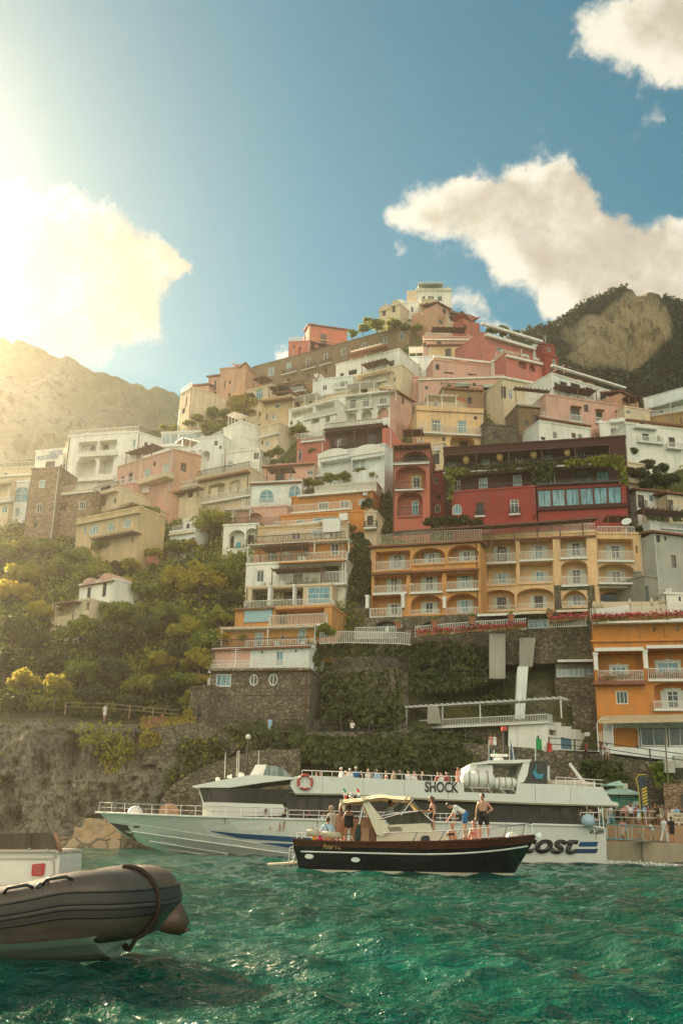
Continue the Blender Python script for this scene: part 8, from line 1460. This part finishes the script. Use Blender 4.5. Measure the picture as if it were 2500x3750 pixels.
    if strap:
        q = MB(); P0 = nb - T * .02 - X * .09; q.tube([S(P0 + Fw * .06 + T * .05), S(P0 - Fw * .05 + T * .05), S(P + T * .3 - Fw * .135), S(P + T * .12 - Fw * .135 + X * .08), S(P + X * .13 - Fw * .08)], r_(.018), 6); q.build('strap', CK, root, (0, 0, 0))
    return root
def place(label, c, x, y, Y, rz, pose, at_head=True, **k):
    """stand a person so that the top of the head is at the given picture point"""
    h = k.get('h', 1.72); p = at(*sp(c, x, y), Y); r = person(label, (0, 0, 0), rad(rz), pose, **k)
    mz = max((ch.matrix_local @ v.co).z for ch in r.children for v in ch.data.vertices); mx = [v.co for ch in r.children if ch.name.startswith('hair') for v in ch.data.vertices]; ctr = sum(mx, V((0, 0, 0))) / max(1, len(mx)); ctr.rotate(Matrix.Rotation(rad(rz), 3, 'Z'))
    r.location = (p.x - ctr.x, Y - ctr.y, p.z - mz); return r
# on the wooden boat (rz: 0 faces away, 90 faces left, 180 faces the viewer, -90 faces right)
place('man in a pale polo shirt and cap standing at the stern of the wooden boat', 'g1', 755, 282, GC + .1, 40, dict(STAND, head=(-.05, .2, 1)), skin=1, hair='grey', top=cl(.5, .46, .4), bottom=CT, hat=cl(.4, .28, .2), h=1.76)
place('seated man in a light blue shirt with a black shoulder strap, seen from behind', 'g1', 716, 398, GC - .35, -4, dict(SIT, ra=((.5, .05, -1), (.5, .5, -.4)), la=((-.55, .05, -1), (-.5, .6, -.3))), skin=1, hair='dark', top=CBL, bottom=CT, strap=True)
place('auburn haired woman half hidden behind the woman in the black swimsuit', 'g1', 850, 298, GC + .45, 10, STAND, skin=0, hair='red', hlong=True, top=CT, bottom=CT, female=True, h=1.66)
place('woman in a black swimsuit standing with her back turned on the wooden boat', 'g1', 935, 272, GC - .1, -8, dict(STAND, la=((-.35, .15, -1), (-.2, .35, -1)), ra=((.18, 0, -1), (.05, .1, -1))), skin=1, hair='brown', top=CK, topkind='swimsuit', bottom=CK, botkind='bikini', female=True, h=1.7)
place('helmsman in a white shirt seated under the boat canopy', 'g1', 1362, 220, GC + .2, -80, dict(SIT, ra=((.1, .5, -1), (-.1, .9, -.6)), la=((-.1, .5, -1), (.1, .9, -.6))), skin=3, hair='dark', top=CW, bottom=CT)
place('woman in a black bikini standing on the wooden boat and looking left', 'g2', 345, 168, GC - .55, 75, dict(STAND, head=(0, .3, 1), ra=((.1, .7, -.75), (-.1, 1, .05)), la=((-.45, -.55, -.9), (-.1, .35, -1)), rl=((.06, .12, -1), (0, -.12, -1)), ll=((-.05, -.12, -1), (0, -.12, -1))), skin=0, hair='brown', hlong='bun', top=CK, topkind='bikini', bottom=CK, botkind='bikini', female=True, h=1.74)
place('man in a white T-shirt and blue shorts bending forward over the wooden boat deck', 'g2', 500, 232, GC - .5, 82, dict(lean=(0, 1, .52), head=(0, 1, .25), look=(0, .2, -1), ra=((.1, .55, -1), (.05, .8, -1)), la=((-.1, .1, -1), (0, -.05, -1)), rl=((.08, .12, -1), (0, -.1, -1)), ll=((-.12, .0, -1), (0, -.1, -1))), skin=0, hair='dark', top=CW, bottom=CB, h=1.78)
place('girl sitting on the boat deck with bent knees beside the bending man', 'g2', 535, 425, GC - .3, 150, dict(SIT, rl=((.25, 1, .45), (0, .25, -1)), ll=((-.25, 1, .45), (0, .25, -1)), ra=((.2, .7, -.8), (-.4, .8, .2)), low=-.12), skin=0, hair='fair', hlong=True, top=CK, topkind='bikini', bottom=CK, botkind='bikini', female=True, h=1.55)
place('red haired woman in a pink swimsuit sitting near the boat bow', 'g2', 745, 402, GC - .3, 140, dict(SIT, rl=((.25, 1, .35), (0, .3, -1)), ll=((-.25, 1, .45), (0, .25, -1)), low=-.12), skin=2, hair='red', hlong=True, top=cl(.5, .2, .18), topkind='swimsuit', bottom=cl(.5, .2, .18), botkind='bikini', female=True, h=1.7)
place('shirtless man in black shorts standing near the boat bow with a hand on his hip', 'g2', 825, 143, GC - .45, 158, dict(STAND, head=(-.0, .4, 1), look=(.35, .6, -.5), la=((-.65, -.15, -.8), (.8, .3, -.5)), ra=((.3, .0, -1), (.06, .15, -1)), rl=((.1, .02, -1), (.03, -.05, -1)), ll=((-.2, .02, -1), (-.06, -.05, -1))), skin=0, hair='dark', bottom=CK, h=1.8)
# small figures: a few built once, then copied with their own clothes
HID = bpy.data.collections.new('prototypes')
def proto(pose, **k):
    r = person('x', (0, 0, 0), 0, pose, vox=.02, face=False, **k); return r
PR = dict(stand=proto(STAND, top=CW, bottom=CK), woman=proto(HIP, top=CW, topkind='tank', bottom=CK, botkind='skirt', hlong=True, female=True, h=1.66), walk=proto(WALK, top=CW, bottom=CW, botkind='trousers', h=1.74), sit=proto(SIT, top=CW, bottom=CK), sitw=proto(SIT, top=CW, topkind='tank', bottom=CK, hlong=True, female=True, h=1.64), sitcap=proto(SIT, top=CW, bottom=CK, hat=CW), phone=proto(PHONE, top=CW, bottom=CK, h=1.75), lean=proto(LEANRAIL, top=CW, bottom=CK))
PH = {k: max(v.co.z for ch in r.children for v in ch.data.vertices) for k, r in PR.items()}; used = set()
def small(kind, label, p_head=None, foot=None, rz=0, skin=0, hair='dark', top=None, bottom=None, s=1., group=None):
    src = PR[kind]; r = src if kind not in used else copy_tree(src); used.add(kind)
    r['label'] = label; r['category'] = 'person'
    if group: r['group'] = group
    elif 'group' in r: del r['group']
    r.rotation_euler = (0, 0, rad(rz)); r.scale = (s, s, s); r.location = foot if foot is not None else (p_head.x, p_head.y, p_head.z - PH[kind] * s)
    for ch in r.children:
        m_ = mSK[skin] if ch.name.startswith('body') else mHR[hair] if ch.name.startswith('hair') else top if ch.get('slot') == 'top' else bottom if ch.get('slot') == 'bottom' else None
        if m_ is not None: ch.material_slots[0].link = 'OBJECT'; ch.material_slots[0].material = m_
    return r
GFY = 'passengers on the upper deck of the ferry'
RC_ = cl(.3, .05, .05)
for x, y, kd, rz, sk, hr, tp, lab in [(335, 360, 'sitcap', 120, 0, 'grey', CW, 'passenger in a cap and white shirt, leftmost of the capped ones on the ferry top'), (372, 388, 'sit', 170, 2, 'grey', CW, 'grey haired passenger between two capped ones on the ferry top'), (405, 370, 'sitcap', 150, 1, 'brown', CW, 'middle one of the three capped passengers on the ferry top'), (455, 356, 'sitcap', 175, 1, 'grey', CB, 'passenger in a white cap and blue shirt on the ferry top'),
    (500, 388, 'sit', 30, 0, 'dark', CK, 'dark shirted passenger just right of the blue shirted one on the ferry'), (555, 374, 'sitw', 170, 0, 'brown', CW, 'long haired woman in white in front of the ivy on the ferry top'), (632, 380, 'sit', 20, 3, 'dark', CBL, 'passenger in a pale blue shirt on the ferry top'), (702, 388, 'sitw', 100, 1, 'brown', CP, 'long haired passenger in a dusky pink top on the ferry'), (765, 390, 'sitw', 200, 0, 'dark', CT, 'passenger in a tan top next to the big black shirted one on the ferry'), (818, 382, 'sit', 185, 3, 'dark', CK, 'broad passenger in a black shirt leaning at the ferry rail'),
    (885, 388, 'sit', 210, 0, 'dark', CW, 'white shirted man right of the black shirted one on the ferry'), (935, 395, 'sitw', 190, 0, 'brown', CW, 'woman in white with long brown hair left of the SHOCK lettering'), (1001, 394, 'sit', 150, 0, 'dark', CK, 'dark haired man in black above the letter S on the ferry'), (1125, 400, 'sitw', 160, 1, 'brown', RC_, 'woman in a red top above the letter H on the ferry'), (1152, 405, 'sit', 200, 0, 'brown', CW, 'small passenger in white above the letter O on the ferry'), (1196, 396, 'sitw', 150, 1, 'dark', RC_, 'woman in dark red above the letter C on the ferry'), (135, 402, 'sit', 60, 1, 'dark', CK, 'left one of two passengers low behind the lifebuoy bulwark'), (168, 400, 'sitw', 200, 1, 'brown', CP, 'right one of two passengers low behind the lifebuoy bulwark')]:
    small(kd, lab, p_head=at(*sp('ft', x, y - 4), YC - 2.45), rz=rz, skin=sk, hair=hr, top=tp, bottom=CT, s=.98, group=GFY)
small('woman', 'red haired woman in pink standing by the ferry liferafts', p_head=at(*sp('ft', 1290, 358), YC - 2.3), rz=150, skin=1, hair='red', top=CP, bottom=CP, s=.75)
for x, y, kd, lab, tp in [(72, 318, 'sitw', 'long haired woman in white at the lower ferry rail under the wheelhouse', CW), (268, 326, 'sit', 'dark shirted man at the lower ferry rail under the wheelhouse', CK), (515, 338, 'sitw', 'woman with crossed straps at the lower ferry rail', CK), (660, 345, 'phone', 'person holding up a phone at the lower ferry rail', CW)]: small(kd, lab, p_head=at(*sp('g1', x, y), YC - 2.95), rz=-120 if kd != 'sit' else 160, skin=1, hair='dark', top=tp, bottom=CT, s=.98)
GQ = 'people waiting to board on the quay'
for x, y, z, Y, kd, rz, sk, hr, tp, bt, lab in [(885, 560, 2.62, 81., 'lean', 60, 0, 'dark', CW, CT, 'person in a white top leaning forward beside the kiosk'), (878, 600, 2.62, 79.6, 'woman', 170, 1, 'dark', CK, CK, 'long haired woman in a dark dress in front of the kiosk hatch'), (955, 556, 2.62, 81., 'stand', 190, 0, 'brown', CP, CT, 'person in a pink shirt at the kiosk counter'), (992, 530, 2.62, 81.2, 'phone', 200, 1, 'dark', CW, CW, 'tall man in white in the boarding crowd'), (1030, 545, 2.62, 80.8, 'stand', 150, 0, 'brown', CBL, CT, 'person in pale blue behind the tall man in white'),
    (1016, 600, 2.62, 79.2, 'stand', 20, 1, 'dark', CW, CK, 'person in a white tee with a dark bag in the boarding crowd'), (1130, 553, 2.62, 80.9, 'stand', 170, 1, 'brown', CK, CK, 'person in a black vest under the feather banner'), (1166, 600, 2.62, 79.3, 'phone', 0, 0, 'grey', CBL, CT, 'grey haired person in a blue patterned shirt facing the quay railing'), (1235, 560, 2.62, 80.9, 'woman', 150, 1, 'dark', CT, CT, 'woman in tan right of the feather banner'), (1266, 545, 2.62, 80.6, 'woman', 200, 1, 'red', cl(.14, .06, .03), cl(.14, .06, .03), 'red haired woman in a brown dress in the boarding crowd'),
    (1345, 562, 2.62, 80.4, 'stand', 180, 0, 'fair', cl(.16, .16, .1), CK, 'fair haired person in olive behind the sign board'), (1395, 585, 2.62, 80.9, 'woman', 170, 1, 'brown', CP, CP, 'woman in pink at the left end of the sign board'), (1455, 582, 2.62, 81.2, 'stand', 200, 0, 'brown', CW, CT, 'person in white behind the middle of the sign board'), (1535, 580, 2.62, 80.8, 'woman', 160, 1, 'dark', CK, CK, 'woman in black behind the right end of the sign board'), (1330, 600, 2.62, 79.2, 'stand', 60, 1, 'dark', CT, CW, 'person in a tan shirt beside the front railing end'), (1205, 610, 2.62, 79.0, 'stand', 90, 0, 'dark', RC_, CT, 'person in a dark red shirt at the front railing'),
    (655, 590, 2.62, 79.4, 'stand', 30, 1, 'dark', CK, CK, 'person in black waiting by the ferry stern'), (706, 622, 2.62, 79.0, 'stand', -20, 1, 'dark', CW, CT, 'person in a white shirt next to the ferry stern poles'), (757, 615, 2.62, 79.1, 'woman', 160, 1, 'dark', CT, CT, 'dark haired woman at the top of the gangway'), (935, 610, 2.62, 79.1, 'woman', 190, 1, 'brown', CP, CK, 'woman in a pink top close to the front railing'),
    (600, 600, 2.62, 80.2, 'stand', 100, 1, 'dark', CT, CK, 'person in tan deepest under the ferry stern overhang'), (808, 590, 2.62, 80.6, 'walk', 120, 0, 'fair', CW, CBL, 'fair haired person in white left of the long dark dress'), (1075, 580, 2.62, 80.3, 'stand', 200, 1, 'dark', RC_, CK, 'person in dark red beside the menu panel'), (1100, 615, 2.62, 79.1, 'woman', 30, 0, 'brown', CBL, CW, 'woman in pale blue at the front railing under the banner'), (1300, 575, 2.62, 80.2, 'phone', 170, 1, 'dark', CK, CT, 'person in black holding up a phone near the sign board'), (1500, 590, 2.62, 80.2, 'stand', 150, 0, 'red', CBL, CK, 'red haired person in pale blue behind the sign board letters'),
    (1356, 680, 1.35, 76.4, 'walk', -60, 2, 'fair', CW, CW, 'fair haired woman in white trousers walking on the lower quay'), (1437, 668, 1.35, 76.3, 'stand', 20, 1, 'dark', CK, CK, 'man dressed all in black standing on the lower quay'), (1240, 730, 1.35, 76.9, 'lean', 70, 1, 'dark', CW, CT, 'person in white bending over on the lower quay'), (925, 700, 1.35, 77.2, 'woman', 150, 1, 'brown', CP, CT, 'woman in pink stepping along the gangway'), (960, 720, 1.35, 77.3, 'walk', 80, 1, 'dark', CBL, CT, 'person in pale blue walking along the gangway')]:
    p = at(*sp('pr', x, y), Y); hgt = PH[kd]; s = min(1.08, max(.86, (p.z - z) / hgt)); small(kd, lab, foot=(p.x, Y, z), rz=rz, skin=sk, hair=hr, top=tp, bottom=bt, s=s, group=GQ)
for c, x, y, dY, kd, rz, tp, bt, lab in [('s', 388, 2577, -4.3, 'stand', 60, CW, CW, 'tiny figure in white walking the cliff path at the left'), ('s', 1290, 2636, -4.4, 'phone', 170, CW, CK, 'person in a white shirt photographing from the path below the rock face'), ('s', 990, 2624, -4.5, 'stand', 30, CBL, CBL, 'person in pale blue on the path under the oval window house'), ('s', 1795, 2686, -4.6, 'woman', 170, CP, CP, 'left one of two women in pale dresses by the beach club doors'), ('s', 1809, 2686, -4.6, 'woman', 190, CW, CW, 'right one of two women in pale dresses by the beach club doors'), ('s', 1969, 2693, -4.8, 'woman', 20, RC_, CK, 'woman in red before the teal door'), ('s', 2143, 2713, -5.2, 'walk', -70, RC_, CK, 'person in dark red with a shadowed bag before the white wall'), ('s', 2200, 2718, -5.3, 'lean', -60, CP, CW, 'person in pink stooping near the iron gate'), ('s', 2219, 2720, -5.3, 'stand', -30, CW, CT, 'person in a pale top beside the iron gate'), ('s', 632, 2838, -1.6, 'walk', 40, CW, CK, 'tiny climber with a white bag on the cliff stairs')]:
    Y = Yt1(x, y + 60) + dY; small(kd, lab, p_head=at(x, y, Y), rz=rz, skin=1, hair='dark', top=tp, bottom=bt, s=.95)
bpy.data.collections.remove(HID)
for k_, r_ in PR.items():
    if k_ not in used:
        for ch in list(r_.children): bpy.data.objects.remove(ch)
        bpy.data.objects.remove(r_)
a = V((at(270, 3050, 83.5).x, 83.2, .75)); root = thing('mooring_block', 'rough stone mooring block on the left quay below the ferry bow', 'block', a); q = MB()
for x, z, rx, rz_ in ((.7, .25, .8, .55), (1.5, .6, .9, .75), (2.4, .7, .9, .7), (3.2, .6, .7, .75), (2., .2, 1.9, .5), (1.3, 1.0, .5, .35), (2.9, 1.05, .55, .3)): q.box((x - rx, .1 + rng.uniform(0, .3), z - rz_), (x + rx * .9, 2.2, z + rz_), Matrix.Rotation(rng.uniform(-.12, .12), 4, 'Y'))
bl = remesh(q, 'body', .11, stucco((.44, .3, .17), .8), root); pv_ = np.array([v.co[:] for v in bl.data.vertices]); d_ = vnoise(pv_ * 1.7, 8, 4) * .22
for v, d in zip(bl.data.vertices, d_): v.co += v.normal * float(d)
# iron gate by the white wall, restaurant posts
A_ = at(*sp('cH', 600, 1890), 94.6); root = thing('iron_gate', 'white wrought iron gate with a curled arch beside the restaurant', 'gate', A_); q = MB(); w_, h = 1.35, 2.
for i in range(9): x = w_ * i / 8; q.tube([A_ + V((x, 0, 0)), A_ + V((x, 0, h - .25 * abs(i - 4) / 4))], .03, 5)
q.build('leaf', mWHITE, root, A_); q = MB(); q.tube([A_ + V((w_ / 2 - w_ / 2 * 1.05 * math.cos(a * math.pi / 8), 0, h + .5 + .55 * math.sin(a * math.pi / 8))) for a in range(9)], .035, 5)
for x in (-.04, w_ + .04): q.tube([A_ + V((x, 0, 0)), A_ + V((x, 0, h + .5))], .05, 5)
q.build('arch', mWHITE, root, A_)
